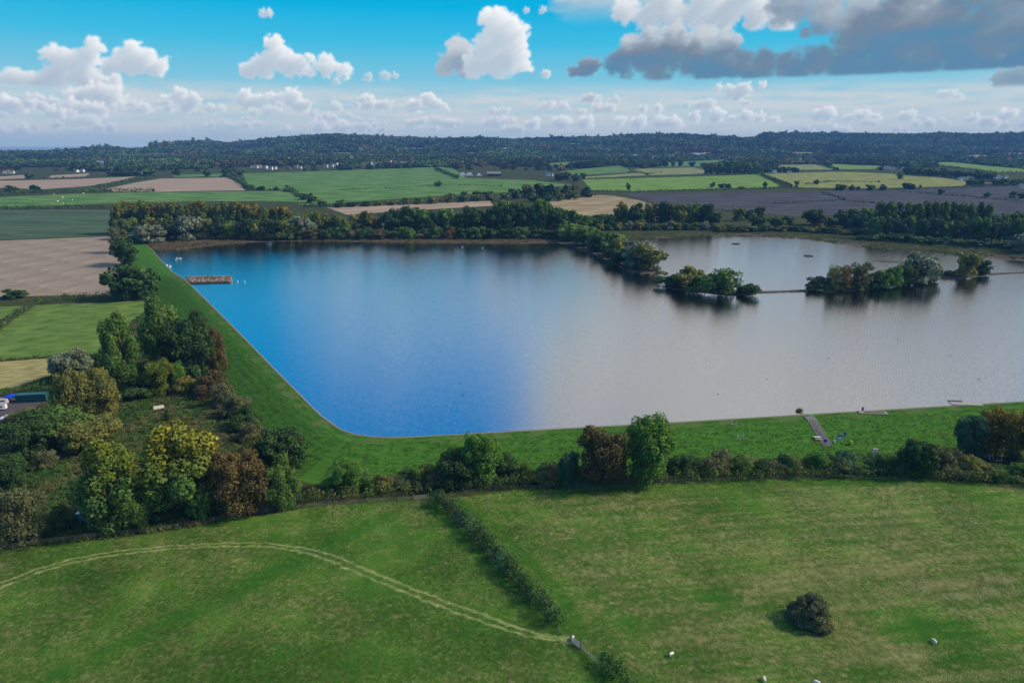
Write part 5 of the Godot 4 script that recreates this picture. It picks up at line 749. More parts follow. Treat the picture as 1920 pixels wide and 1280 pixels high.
const CLOUDS := [
	[8.05, [[8.61, 9.71, 1.13], [10.21, 9.24, 1.2], [11.95, 9.32, 1.33], [13.88, 9.11, 1.33], [15.75, 9.38, 1.38], [17.99, 9.0, 1.3], [19.84, 8.49, 1.03], [14.55, 10.37, 1.36], [11.5, 10.5, 1.37], [17.13, 10.41, 1.34]], 0.12, 1.0, 1.0],
	[6.34, [[9.12, 7.38, 0.95], [10.68, 7.71, 1.16], [12.63, 7.8, 1.22], [14.55, 7.81, 1.14], [16.1, 7.4, 1.0], [13.64, 7.12, 1.08], [11.31, 7.04, 1.02]], 0.45, 1.0, 1.0],
	[7.43, [[20.09, 9.57, 1.67], [22.59, 8.91, 1.66], [24.98, 8.58, 1.96], [27.54, 8.72, 1.92], [21.33, 7.8, 0.48], [22.72, 10.71, 1.92], [19.95, 10.9, 1.63]], 0.55, 1.0, 1.0],
	[4.91, [[8.49, 6.2, 1.34], [9.95, 6.62, 1.54], [11.92, 6.65, 1.68], [13.71, 6.17, 1.53], [15.44, 6.19, 1.52], [16.97, 5.93, 1.44], [18.66, 5.73, 1.36], [20.5, 5.59, 1.42], [22.6, 5.79, 1.6], [24.65, 5.91, 1.78], [26.95, 6.0, 2.01], [29.48, 5.99, 2.09], [32.19, 5.89, 2.1], [34.75, 5.72, 2.29], [37.15, 5.64, 2.22], [11.0, 5.56, 1.27], [14.54, 5.41, 1.25], [17.96, 5.24, 1.16], [21.26, 5.14, 1.28], [23.71, 5.19, 1.4], [26.09, 5.09, 1.51], [28.69, 4.97, 1.61], [31.16, 4.85, 1.64], [33.8, 4.77, 1.72], [36.28, 4.63, 1.67], [24.44, 7.62, 1.67], [26.14, 7.18, 1.99], [28.98, 7.33, 2.25], [31.68, 7.29, 2.19], [33.69, 7.13, 2.15], [35.38, 6.83, 2.41], [26.97, 8.28, 1.94], [30.04, 8.36, 2.0], [32.95, 8.26, 2.01], [35.71, 8.0, 2.07], [27.99, 9.95, 1.87], [31.85, 9.88, 2.1], [34.91, 9.54, 2.03]], 1.0, 1.0, 1.1],
	[3.82, [[33.61, 4.14, 0.78], [34.72, 4.21, 0.83], [35.84, 4.09, 0.82]], 0.6, 0.8, 1.0],
	[5.25, [[5.75, 5.78, 0.83], [6.39, 6.08, 0.53], [4.86, 5.6, 0.53]], 0.9, 1.0, 1.0],
	[5.11, [[-4.01, 6.93, 1.19], [-4.67, 6.4, 1.05], [-3.62, 6.03, 1.13], [-5.22, 5.79, 0.76], [-4.24, 7.53, 0.74]], 0.42, 1.0, 1.0],
	[5.08, [[-1.14, 8.91, 1.23], [-1.7, 9.16, 0.86], [0.0, 8.29, 1.24], [0.57, 7.06, 0.97], [-1.55, 7.43, 1.62], [-0.74, 6.42, 1.57], [-2.67, 6.04, 1.28], [1.03, 6.04, 0.61], [-0.2, 8.73, 1.01]], 0.0, 1.0, 1.0],
	[4.84, [[-17.61, 7.13, 0.78], [-17.5, 6.27, 1.15], [-18.6, 5.62, 1.01], [-19.73, 5.33, 0.72], [-16.49, 5.87, 1.02], [-15.6, 5.53, 0.66], [-15.16, 6.35, 0.4], [-14.05, 5.75, 0.92], [-12.9, 5.52, 0.74]], 0.0, 1.0, 1.0],
	[4.53, [[-26.91, 6.3, 0.74], [-26.53, 5.75, 1.09], [-27.61, 5.43, 1.01], [-25.73, 5.31, 0.86], [-28.47, 5.18, 0.74]], 0.0, 1.0, 1.0],
	[3.82, [[-29.16, 6.47, 0.59], [-29.63, 5.79, 0.82], [-31.34, 5.69, 0.91], [-31.9, 5.84, 0.48], [-30.83, 5.1, 1.15], [-29.71, 4.39, 1.07], [-33.03, 4.17, 0.81], [-34.18, 4.11, 0.83], [-33.59, 4.27, 0.65], [-31.86, 4.22, 0.99], [-28.56, 4.03, 0.75]], 0.08, 1.0, 1.0],
	[2.7, [[-30.51, 3.07, 1.02], [-29.21, 3.46, 1.02], [-28.41, 3.28, 0.83]], 0.1, 1.0, 1.0],
	[2.01, [[-30.93, 2.32, 0.82], [-29.69, 2.31, 0.69], [-30.15, 2.4, 0.69]], 0.05, 0.9, 1.0],
	[1.35, [[-31.34, 1.62, 0.82], [-30.11, 1.58, 0.69]], 0.05, 0.6, 1.0],
	[2.38, [[-24.39, 3.5, 0.61], [-23.51, 3.27, 0.5], [-25.32, 3.15, 0.43], [-25.11, 2.66, 0.43], [-24.0, 2.72, 0.51]], 0.0, 1.0, 1.0],
	[2.46, [[-19.99, 3.35, 0.74], [-18.9, 3.15, 0.6], [-17.94, 3.39, 0.6], [-16.61, 3.49, 0.82], [-16.18, 3.05, 0.68]], 0.0, 1.0, 1.0],
	[2.65, [[-11.12, 3.35, 0.69], [-10.13, 3.12, 0.47]], 0, 0.9, 1.0],
	[2.6, [[-6.56, 3.54, 0.62], [-5.95, 3.16, 0.55], [-7.65, 2.91, 0.63], [-5.17, 2.85, 0.39]], 0.0, 1.0, 1.0],
	[2.08, [[-34.76, 2.61, 0.78], [-34.11, 2.43, 0.53]], 0.0, 1.0, 1.0],
	[1.42, [[-0.92, 1.98, 0.72], [-1.93, 1.7, 0.48], [1.68, 1.7, 0.56], [3.99, 1.78, 0.8], [5.87, 1.85, 0.71], [8.55, 1.96, 0.43], [9.99, 1.75, 0.71], [11.61, 1.82, 0.7], [12.74, 1.78, 0.55]], 0, 0.9, 1.0],
	[1.81, [[14.06, 2.19, 0.46], [15.74, 2.29, 0.61], [16.95, 2.05, 0.38], [17.85, 2.27, 0.53], [18.85, 2.06, 0.45], [19.95, 1.9, 0.38]], 0, 0.95, 1.0],
	[1.75, [[22.72, 2.2, 0.51], [23.42, 2.29, 0.58], [24.85, 1.94, 0.43], [25.78, 2.14, 0.57], [26.56, 1.92, 0.43], [28.57, 2.09, 0.49], [28.15, 1.85, 0.35]], 0, 0.95, 1.0],
	[1.54, [[32.08, 1.71, 0.27], [32.5, 1.91, 0.3], [33.97, 1.91, 0.46], [34.51, 2.06, 0.36]], 0, 0.95, 1.0],
	[3.27, [[16.56, 4.06, 0.49], [17.54, 4.15, 0.59], [18.86, 4.34, 0.33], [15.71, 4.19, 0.34], [17.16, 3.63, 0.45]], 0.1, 0.9, 1.0],
	[3.35, [[6.14, 3.66, 0.47], [5.65, 3.55, 0.31]], 0.2, 1.0, 1.0],
	[3.07, [[30.47, 3.35, 0.41], [30.91, 3.53, 0.3], [31.41, 3.18, 0.3]], 0, 0.8, 1.0],
	[8.78, [[-18.23, 9.16, 0.34], [-17.83, 9.21, 0.31]], 0, 0.9, 1.0],
	[9.56, [[1.05, 9.88, 0.25], [2.3, 9.88, 0.29]], 0, 0.8, 1.0],
	[1.02, [[-14.82, 1.53, 0.62], [-13.24, 1.42, 0.62], [-11.56, 1.35, 0.47], [-17.36, 1.28, 0.35]], 0, 0.8, 1.0],
	[1.54, [[-21.68, 1.8, 0.22]], 0, 0.8, 1.0],
	[4.88, [[-11.03, 5.03, 0.38], [-9.74, 5.2, 0.42], [-8.94, 5.25, 0.27]], 0.05, 0.75, 1.0],
	[5.16, [[2.64, 5.39, 0.38]], 0, 0.9, 1.0],
	[2.26, [[-26.91, 2.51, 0.57], [-27.75, 2.39, 0.35], [-28.02, 2.84, 0.28]], 0, 0.7, 1.0],
	[2.35, [[-22.42, 2.61, 0.51], [-21.69, 2.8, 0.26]], 0, 0.7, 1.0],
	[2.55, [[-13.54, 2.93, 0.5]], 0, 0.7, 1.0],
	[4.53, [[-13.42, 4.72, 0.34]], 0, 0.7, 1.0],
	[0.81, [[24.01, 1.27, 0.29], [24.55, 1.1, 0.43], [24.86, 1.04, 0.38], [24.22, 1.2, 0.34], [24.48, 1.0, 0.42]], 0.0518817954498728, 0.9092658322409968, 1.0],
	[1.69, [[-34.94, 2.04, 0.27], [-35.5, 2.0, 0.22], [-35.53, 2.05, 0.31], [-35.05, 1.86, 0.22]], 0.08249177937016643, 0.5643659409803241, 1.0],
	[1.48, [[-7.65, 1.81, 0.29], [-7.84, 1.76, 0.28], [-6.91, 1.95, 0.3], [-7.24, 1.86, 0.32], [-8.0, 1.65, 0.48]], 0.06690948762601244, 0.6634569797247151, 1.0],
	[0.86, [[-29.52, 1.18, 0.19], [-30.73, 1.1, 0.23], [-29.9, 1.19, 0.19]], 0.025358683543371976, 0.6429690852885337, 1.0],
	[2.96, [[17.95, 3.09, 0.24], [17.41, 3.24, 0.18], [17.98, 3.13, 0.2], [17.59, 3.13, 0.22]], 0.045338161559497554, 0.8887077068288461, 1.0],
	[2.49, [[6.75, 2.79, 0.44], [7.3, 2.82, 0.36], [6.67, 2.97, 0.39], [7.69, 2.95, 0.42]], 0.014025260515900619, 0.9040853921883942, 1.0],
	[2.78, [[-10.95, 3.32, 0.36], [-11.16, 3.02, 0.47], [-10.19, 2.99, 0.53], [-9.63, 3.11, 0.44]], 0.10820239729261129, 0.69202996659642, 1.0],
	[1.0, [[-29.7, 1.3, 0.31], [-28.92, 1.3, 0.34], [-28.93, 1.22, 0.37]], 0.08630454959039248, 0.7866796615505387, 1.0],
	[1.04, [[-33.35, 1.22, 0.25], [-34.03, 1.31, 0.27], [-34.19, 1.16, 0.25]], 0.07891169062432647, 0.7492151602075441, 1.0],
	[1.46, [[-10.35, 1.54, 0.24], [-10.0, 1.65, 0.21], [-10.3, 1.56, 0.18]], 0.06026037315769691, 0.9241380768217815, 1.0],
	[1.22, [[-12.83, 1.41, 0.28], [-12.48, 1.37, 0.26], [-13.51, 1.52, 0.27]], 0.10676229761503978, 0.6558390184840198, 1.0],
	[2.54, [[11.33, 2.87, 0.36], [10.15, 2.73, 0.33], [10.14, 2.86, 0.37]], 0.011981848247362968, 0.8931166420260431, 1.0],
	[1.8, [[28.9, 2.01, 0.13], [29.47, 1.85, 0.16], [29.22, 2.0, 0.16], [29.62, 1.92, 0.19]], 0.08179577485761011, 0.6793181149160131, 1.0],
	[3.2, [[-11.91, 3.37, 0.28], [-11.51, 3.51, 0.23], [-11.41, 3.34, 0.19], [-10.82, 3.31, 0.2], [-11.13, 3.5, 0.21]], 0.10577838940401856, 0.834611778047716, 1.0],
	[1.14, [[-32.07, 1.4, 0.19], [-32.08, 1.35, 0.22], [-31.98, 1.43, 0.25], [-32.28, 1.24, 0.27], [-32.27, 1.4, 0.2]], 0.07710967548763882, 0.837738881845449, 1.0],
	[1.52, [[-19.25, 1.66, 0.22], [-19.59, 1.67, 0.16], [-20.11, 1.66, 0.19], [-19.3, 1.61, 0.2], [-19.53, 1.66, 0.14]], 0.03463569146349281, 0.7595686776043794, 1.0],
	[2.67, [[-17.72, 3.01, 0.33], [-15.68, 3.07, 0.37], [-16.0, 3.0, 0.41], [-15.79, 3.03, 0.38], [-16.3, 2.92, 0.3]], 0.06923070653784885, 0.8107850730455245, 1.0],
	[2.72, [[4.23, 2.94, 0.3], [2.58, 3.03, 0.41], [3.05, 3.17, 0.36], [4.01, 2.98, 0.47]], 0.024602783611398178, 0.6443503367346786, 1.0],
	[1.84, [[-32.26, 2.13, 0.43], [-31.88, 2.08, 0.45], [-32.27, 2.32, 0.35], [-32.4, 2.25, 0.3]], 0.0206629134339962, 0.9056610925150761, 1.0],
	[1.35, [[30.3, 1.56, 0.32], [30.93, 1.49, 0.25], [30.56, 1.61, 0.3], [31.01, 1.53, 0.25], [30.41, 1.48, 0.24]], 0.04747054696377568, 0.5634067399164192, 1.0],
	[2.48, [[-33.32, 2.95, 0.49], [-33.45, 2.63, 0.34], [-32.72, 2.94, 0.44], [-32.14, 2.93, 0.3], [-33.26, 2.84, 0.47]], 0.09887517809250139, 0.9098942329235566, 1.0],
	[2.38, [[5.45, 2.53, 0.23], [5.63, 2.5, 0.26], [5.31, 2.58, 0.31], [5.62, 2.6, 0.26]], 0.06530286861856188, 0.8321707648793975, 1.0],
	[1.23, [[33.33, 1.5, 0.37], [33.63, 1.5, 0.35], [33.05, 1.45, 0.35]], 0.039505631275189745, 0.937705336621254, 1.0],
	[2.86, [[-7.9, 3.1, 0.34], [-7.3, 3.22, 0.32], [-7.57, 3.22, 0.26], [-7.79, 3.15, 0.34]], 0.00500409750003107, 0.8017929127148706, 1.0],
	[1.0, [[22.34, 1.14, 0.25], [22.05, 1.27, 0.32], [22.47, 1.11, 0.3]], 0.10572022791827468, 0.882581010731545, 1.0],
	[3.2, [[6.74, 3.51, 0.27], [7.78, 3.47, 0.24], [8.09, 3.5, 0.35], [7.39, 3.35, 0.24]], 0.027369546791428712, 0.6642498949453345, 1.0],
	[1.4, [[-19.03, 1.57, 0.21], [-18.98, 1.58, 0.18], [-19.46, 1.57, 0.24], [-19.29, 1.58, 0.2], [-19.0, 1.62, 0.19]], 0.08807169762728896, 0.5665679412119259, 1.0],
	[2.14, [[-30.04, 2.33, 0.2], [-29.8, 2.46, 0.25], [-29.51, 2.38, 0.33], [-29.32, 2.35, 0.33]], 0.021286801426546674, 0.7398024797342397, 1.0],
	[2.04, [[-13.95, 2.19, 0.34], [-14.11, 2.17, 0.29], [-14.32, 2.26, 0.36], [-15.21, 2.44, 0.35]], 0.11182620914295892, 0.7107963660819892, 1.0],
	[1.76, [[-20.2, 1.87, 0.21], [-19.99, 1.93, 0.21], [-19.74, 1.86, 0.23], [-19.92, 1.96, 0.21]], 0.01947913066775597, 0.9236629486460481, 1.0],
	[2.2, [[-33.01, 2.64, 0.39], [-34.38, 2.63, 0.33], [-32.65, 2.61, 0.35], [-34.32, 2.64, 0.51]], 0.08882315807146744, 0.9181379524523376, 1.0],
	[1.85, [[25.84, 1.98, 0.22], [25.64, 2.07, 0.27], [26.57, 1.97, 0.25], [26.63, 2.0, 0.21]], 0.06878380098672951, 0.6629715933932279, 1.0],
	[2.38, [[-34.31, 2.54, 0.4], [-33.44, 2.65, 0.42], [-34.35, 2.75, 0.36], [-33.82, 2.59, 0.47]], 0.0354309041377943, 0.6098169257810101, 1.0],
	[1.72, [[-35.94, 1.83, 0.17], [-35.89, 1.82, 0.14], [-35.41, 1.92, 0.17]], 0.08458741739809757, 0.8429720717555125, 1.0],
	[2.28, [[-1.15, 2.59, 0.3], [-0.55, 2.66, 0.39], [-1.03, 2.48, 0.35], [-0.95, 2.56, 0.43], [-1.48, 2.68, 0.39]], 0.07212325269488606, 0.8078697482860104, 1.0],
	[2.44, [[-27.4, 2.84, 0.36], [-28.63, 2.63, 0.3], [-27.55, 2.8, 0.38]], 0.037402987803489496, 0.5950807053593122, 1.0],
	[1.17, [[-21.26, 1.41, 0.33], [-20.82, 1.29, 0.34], [-20.09, 1.5, 0.34], [-20.82, 1.36, 0.22]], 0.09260208844744532, 0.6532854805317674, 1.0],
	[1.05, [[0.63, 1.25, 0.37], [-0.22, 1.28, 0.35], [-0.53, 1.24, 0.28], [0.24, 1.31, 0.37]], 0.09183117968857119, 0.7372568979298241, 1.0],
	[1.36, [[33.39, 1.7, 0.33], [33.02, 1.59, 0.33], [33.27, 1.69, 0.28]], 0.07385387839026626, 0.8295363400586869, 1.0],
	[1.14, [[34.44, 1.27, 0.21], [34.25, 1.33, 0.25], [34.12, 1.26, 0.26]], 0.11645581498486442, 0.7474159583815057, 1.0],
	[1.66, [[0.12, 1.94, 0.26], [-0.88, 1.75, 0.21], [-0.31, 1.88, 0.19], [-0.55, 1.77, 0.21]], 0.04972121381081824, 0.6364680599087876, 1.0],
	[1.36, [[-4.86, 1.49, 0.27], [-5.24, 1.73, 0.35], [-5.1, 1.8, 0.38], [-4.66, 1.78, 0.31]], 0.01744410801782724, 0.9220586325931615, 1.0],
	[1.26, [[-22.77, 1.39, 0.26], [-22.4, 1.57, 0.19], [-22.51, 1.45, 0.2]], 0.08638368926168158, 0.8011805002375019, 1.0],
	[1.31, [[-12.06, 1.54, 0.31], [-10.64, 1.65, 0.27], [-11.98, 1.41, 0.21], [-11.24, 1.5, 0.27], [-11.51, 1.62, 0.3]], 0.056849957872600804, 0.7584069769582735, 1.0],
	[2.12, [[-23.6, 2.29, 0.27], [-23.12, 2.36, 0.18], [-23.57, 2.35, 0.19], [-23.45, 2.21, 0.22], [-23.03, 2.33, 0.24]], 0.05617442602201808, 0.5713952859173932, 1.0],
	[2.78, [[-25.23, 2.93, 0.25], [-25.83, 2.87, 0.33], [-25.27, 2.98, 0.32]], 0.05336394752361383, 0.6151801015898374, 1.0],
	[1.78, [[-10.93, 1.88, 0.28], [-11.93, 2.02, 0.27], [-10.83, 1.94, 0.18], [-11.57, 2.01, 0.2]], 0.02700266484710715, 0.756464303764502, 1.0],
	[1.02, [[-10.09, 1.29, 0.27], [-11.08, 1.26, 0.25], [-10.31, 1.17, 0.22], [-10.35, 1.21, 0.18], [-10.93, 1.27, 0.16]], 0.11423674134732986, 0.9300658202984445, 1.0],
	[1.98, [[-12.01, 2.08, 0.18], [-12.56, 2.24, 0.27], [-12.69, 2.22, 0.22]], 0.07287961214352566, 0.7512672802734532, 1.0],
	[1.69, [[-0.1, 1.97, 0.41], [-0.4, 1.93, 0.32], [-1.2, 2.14, 0.28], [-0.62, 2.07, 0.34]], 0.003124995095365337, 0.5590310629154023, 1.0],
	[2.74, [[14.42, 2.98, 0.45], [15.09, 3.13, 0.45], [13.41, 3.13, 0.33]], 0.0726240043332619, 0.7435561069467391, 1.0],
	[1.47, [[36.19, 1.65, 0.21], [36.18, 1.69, 0.15], [35.69, 1.64, 0.22], [36.48, 1.61, 0.25]], 0.11842051786254075, 0.7485728826458786, 1.0],
	[1.15, [[-6.2, 1.31, 0.2], [-6.0, 1.3, 0.24], [-6.05, 1.44, 0.21], [-6.41, 1.32, 0.2], [-7.15, 1.43, 0.23]], 0.009351237609022393, 0.9134894748573432, 1.0],
	[1.53, [[-4.81, 1.77, 0.37], [-4.26, 1.82, 0.35], [-5.75, 1.94, 0.35], [-5.26, 1.77, 0.42], [-5.93, 1.94, 0.43]], 0.07566691273445747, 0.6036055972645494, 1.0],
	[0.75, [[-34.53, 1.0, 0.23], [-34.11, 0.99, 0.35], [-33.92, 1.08, 0.31], [-33.97, 0.92, 0.31], [-35.1, 0.93, 0.31]], 0.05361676985193906, 0.6054948637730578, 1.0],
	[1.8, [[-14.83, 2.12, 0.28], [-14.23, 2.12, 0.32], [-13.68, 2.04, 0.31]], 0.045864363529536885, 0.7895171772495828, 1.0],
	[1.11, [[-24.19, 1.21, 0.24], [-24.76, 1.27, 0.29], [-24.33, 1.37, 0.19]], 0.07563049363707218, 0.5691708977293878, 1.0],
	[2.32, [[-35.79, 2.61, 0.3], [-36.0, 2.48, 0.3], [-35.85, 2.54, 0.34]], 0.011578373751184019, 0.5955846413187716, 1.0],
	[0.9, [[28.53, 1.13, 0.19], [28.62, 1.05, 0.25], [28.02, 1.14, 0.32]], 0.05558874749111196, 0.6340088076469611, 1.0],
	[1.22, [[35.51, 1.39, 0.22], [35.63, 1.5, 0.21], [35.58, 1.45, 0.31], [35.15, 1.34, 0.22], [35.34, 1.53, 0.23]], 0.11769349533417517, 0.6948229332283191, 1.0],
	[1.33, [[25.88, 1.63, 0.25], [26.52, 1.57, 0.27], [25.88, 1.69, 0.24], [26.15, 1.7, 0.31]], 0.030638912682253303, 0.8588725756455461, 1.0],
	[2.17, [[-18.25, 2.59, 0.32], [-19.51, 2.35, 0.43], [-18.53, 2.59, 0.43], [-17.91, 2.66, 0.35]], 0.027312443885488848, 0.5943422007044703, 1.0],
	[1.25, [[30.03, 1.59, 0.26], [29.94, 1.43, 0.27], [29.9, 1.6, 0.33], [30.0, 1.47, 0.34], [29.15, 1.52, 0.25]], 0.09973038558086568, 0.9125876637483719, 1.0],
	[2.83, [[-10.96, 3.1, 0.32], [-11.91, 3.13, 0.23], [-11.93, 2.93, 0.26], [-11.19, 3.09, 0.27]], 0.09932092511719777, 0.8031752271139565, 1.0],
	[10.8, [[-16, 12.4, 1.9], [-13.5, 13.6, 2.4], [-10.5, 13.2, 2.4], [-7, 13.4, 2.6], [-4.5, 14, 2.6], [-2, 13.6, 2.6], [1, 14.4, 3.0], [-9.5, 15, 2.2], [-13, 11.8, 1.6], [-6, 11.8, 1.6]], 0.0, 1.0, 2.2],
]

var rng := RandomNumberGenerator.new()
var taken := {}
var mats := {}
var crown_cache := {}
var trunk_cache := {}
var fields_2d: Array[PackedVector2Array] = []
var leaf_mat: StandardMaterial3D
var lake_2d := PackedVector2Array()
var pasture_img: Image

# ---------------------------------------------------------------- small helpers
func numbered(called: String) -> String:
	if not taken.has(called):
		taken[called] = 0
		return called
	taken[called] += 1
	return "%s_%03d" % [called, taken[called]]

func tag(o: Node, label: String, category: String, group := "") -> Node:
	o.set_meta("label", label)
	o.set_meta("category", category)
	if group:
		o.set_meta("group", group)
	return o

func base(called: String, at: Vector3, turn := 0.0) -> Node3D:
	var o := Node3D.new()
	o.name = numbered(called)
	add_child(o, true)
	o.position = at
	o.rotation.y = turn
	return o

func part(called: String, mesh: Mesh, material: Material, parent: Node3D, at := Vector3.ZERO) -> MeshInstance3D:
	var o := MeshInstance3D.new()
	o.name = called if parent != self else numbered(called)
	o.mesh = mesh
	if material:
		o.material_override = material
	parent.add_child(o, true)
	o.position = at
	return o

func structure(called: String, mesh: Mesh, material: Material) -> MeshInstance3D:
	var o := part(called, mesh, material, self)
	o.set_meta("kind", "structure")
	return o

func lin(r: float, g: float, b: float) -> Color:
	return Color(r, g, b).linear_to_srgb()

func mat(key: String, c: Color, rough := 0.9, spec := 0.25) -> StandardMaterial3D:
	if not mats.has(key):
		var m := StandardMaterial3D.new()
		m.resource_name = key
		m.albedo_color = lin(c.r, c.g, c.b)
		m.roughness = rough
		m.metallic_specular = spec
		mats[key] = m
	return mats[key]

func smooth(a: float, b: float, v: float) -> float:
	var t := clampf((v - a) / (b - a), 0.0, 1.0)
	return t * t * (3.0 - 2.0 * t)

func noise(seed_: int, freq: float, octaves := 3, kind := FastNoiseLite.TYPE_SIMPLEX_SMOOTH) -> FastNoiseLite:
	var n := FastNoiseLite.new()
	n.seed = seed_
	n.noise_type = kind
	n.frequency = freq
	n.fractal_octaves = octaves
	if octaves == 1:
		n.fractal_type = FastNoiseLite.FRACTAL_NONE
	return n

func arrays_mesh(v: PackedVector3Array, n: PackedVector3Array, idx: PackedInt32Array, uv := PackedVector2Array(), col := PackedColorArray()) -> ArrayMesh:
	var a := []
	a.resize(Mesh.ARRAY_MAX)
	a[Mesh.ARRAY_VERTEX] = v
	if n.size():
		a[Mesh.ARRAY_NORMAL] = n
	if uv.size():
		a[Mesh.ARRAY_TEX_UV] = uv
	if col.size():
		a[Mesh.ARRAY_COLOR] = col
	a[Mesh.ARRAY_INDEX] = idx
	var m := ArrayMesh.new()
	m.add_surface_from_arrays(Mesh.PRIMITIVE_TRIANGLES, a)
	return m

# collects boxes, tubes and free quads into one mesh
class Shape:
	var st := SurfaceTool.new()
	func _init() -> void:
		st.begin(Mesh.PRIMITIVE_TRIANGLES)
		st.set_smooth_group(-1)
	func tri(a: Vector3, b: Vector3, c: Vector3) -> void:
		st.add_vertex(a); st.add_vertex(b); st.add_vertex(c)
	func quad(a: Vector3, b: Vector3, c: Vector3, d: Vector3) -> void:
		tri(a, b, c); tri(a, c, d)
	func box(lo: Vector3, hi: Vector3, t := Transform3D()) -> Shape:
		var p: Array[Vector3] = []
		for i in 8:
			p.append(t * Vector3(hi.x if i & 1 else lo.x, hi.y if i & 2 else lo.y, hi.z if i & 4 else lo.z))
		for f in [[0, 2, 3, 1], [4, 5, 7, 6], [0, 1, 5, 4], [2, 6, 7, 3], [0, 4, 6, 2], [1, 3, 7, 5]]:
			quad(p[f[3]], p[f[2]], p[f[1]], p[f[0]])
		return self
	func bar(a: Vector3, b: Vector3, ra: float, rb := -1.0, sides := 6) -> Shape:
		if rb < 0.0:
			rb = ra
		var w := (b - a).normalized()
		var u := w.cross(Vector3(0.31, 0.2, 0.9)).normalized()
		var v := w.cross(u)
		for i in sides:
			var e := u * cos(TAU * i / sides) + v * sin(TAU * i / sides)
			var g := u * cos(TAU * (i + 1) / sides) + v * sin(TAU * (i + 1) / sides)
			quad(a + e * ra, b + e * rb, b + g * rb, a + g * ra)
			tri(b + e * rb, b, b + g * rb)
			tri(a + g * ra, a, a + e * ra)
		return self
	func done() -> ArrayMesh:
		st.generate_normals()
		return st.commit()

# ---------------------------------------------------------------- the lie of the land
func ridge(a: float) -> float:
	if a <= RIDGE[0][0]:
		return RIDGE[0][1]
	for i in RIDGE.size() - 1:
		if a <= RIDGE[i + 1][0]:
			return lerpf(RIDGE[i][1], RIDGE[i + 1][1], (a - RIDGE[i][0]) / (RIDGE[i + 1][0] - RIDGE[i][0]))
	return RIDGE[-1][1]

func land(x: float, d: float) -> float:
	var h := 4.5 * smooth(380.0, 560.0, d) + 0.015 * clampf(d - 560.0, 0.0, 1840.0) + 0.015 * clampf(d - 2400.0, 0.0, 600.0)
	var k := smooth(2900.0, 4300.0, d)
	if k > 0.0:
		h += (ridge(x / d) - 41.1) * k
		h += 15.0 * smooth(2950.0, 3500.0, d) * (1.0 - smooth(3850.0, 4300.0, d)) * sin(x * 0.0055 + 2.0 * sin(x * 0.0013 + 1.0) + d * 0.002)
	return h

func on_land(x: float, d: float, lift := 0.0) -> Vector3:
	return Vector3(x, land(x, d) + lift, -d)

func lake_distance(p: Vector2) -> float:
	var best := 1e9
	for i in lake_2d.size():
		var q := Geometry2D.get_closest_point_to_segment(p, lake_2d[i], lake_2d[(i + 1) % lake_2d.size()])
		best = minf(best, p.distance_squared_to(q))
	best = sqrt(best)
	return -best if Geometry2D.is_point_in_polygon(p, lake_2d) else best

# ---------------------------------------------------------------- the sky
func sky_gradient(el: float) -> Vector3:
	var stops := [[0.0, Vector3(0.50, 0.63, 0.67)], [2.0, Vector3(0.44, 0.62, 0.69)], [4.5, Vector3(0.24, 0.58, 0.73)], [7.5, Vector3(0.05, 0.50, 0.75)], [10.0, Vector3(0.0, 0.43, 0.74)], [18.0, Vector3(0.0, 0.32, 0.86)], [32.0, Vector3(0.01, 0.25, 0.72)], [50.0, Vector3(0.08, 0.22, 0.50)], [90.0, Vector3(0.10, 0.22, 0.44)]]
	for i in stops.size() - 1:
		if el <= stops[i + 1][0]:
			return stops[i][1].lerp(stops[i + 1][1], clampf((el - stops[i][0]) / (stops[i + 1][0] - stops[i][0]), 0.0, 1.0))
	return stops[-1][1]

const SKY_W := 4096
const SKY_H := 2048
const BAND_TOP := 34.0
var band := PackedFloat32Array()
var band_rows := 0
var band_first := 0

# air, thin horizon layers and the broken sheet of cloud higher up, at a given resolution
func air_image(w: int, el_hi: float, el_lo: float, h: int) -> Image:
	var out := PackedFloat32Array()
	out.resize(w * h * 3)
	var n1 := noise(11, 0.055, 4)
	var n2 := noise(23, 0.22, 4)
	var n3 := noise(5, 0.6, 3)
	for r in h:
		var el := lerpf(el_hi, el_lo, (r + 0.5) / h)
		var g := sky_gradient(maxf(el, 0.0))
		var streak := smooth(5.0, 3.4, el) * smooth(0.2, 1.0, el)
		var high := smooth(8.5, 12.0, el)
		for c in w:
			var az := 360.0 * (c + 0.5) / w
			if az > 180.0:
				az -= 360.0
			var q := g
			if streak > 0.0:
				# long thin layers lie far off near the horizon
				var s := n3.get_noise_3d(cos(deg_to_rad(az)) * 16.0, el * 2.6, sin(deg_to_rad(az)) * 16.0)
				var k := streak * clampf(0.78 + 0.9 * s, 0.0, 1.0)
				q = q.lerp(Vector3(0.66, 0.70, 0.70), k * 0.85)
			if high > 0.0:
				var flat := 22.0 / sin(deg_to_rad(maxf(el, 3.0)) + 0.12)
				var p := Vector2(sin(deg_to_rad(az)), cos(deg_to_rad(az))) * flat
				var side := smooth(-3.0, 9.0, az) * smooth(175.0, 120.0, az) * 0.75 - smooth(-95.0, -40.0, az) * smooth(3.0, -5.0, az) * 0.33
				var cov := n1.get_noise_2d(p.x, p.y) * 0.9 + n2.get_noise_2d(p.x, p.y) * 0.28 + side - 0.22
				var a := smooth(-0.05, 0.28, cov) * high
				if a > 0.0:
					var body := clampf(0.62 + 0.42 * n2.get_noise_2d(p.x + 4.0, p.y + 9.0) + 0.25 * n1.get_noise_2d(p.x * 2.0, p.y * 2.0), 0.0, 1.0)
					q = q.lerp(Vector3(0.38, 0.385, 0.39).lerp(Vector3(0.84, 0.81, 0.75), body), a)
			var i := (r * w + c) * 3
			out[i] = q.x
			out[i + 1] = q.y
			out[i + 2] = q.z
	return Image.create_from_data(w, h, false, Image.FORMAT_RGBF, out.to_byte_array())

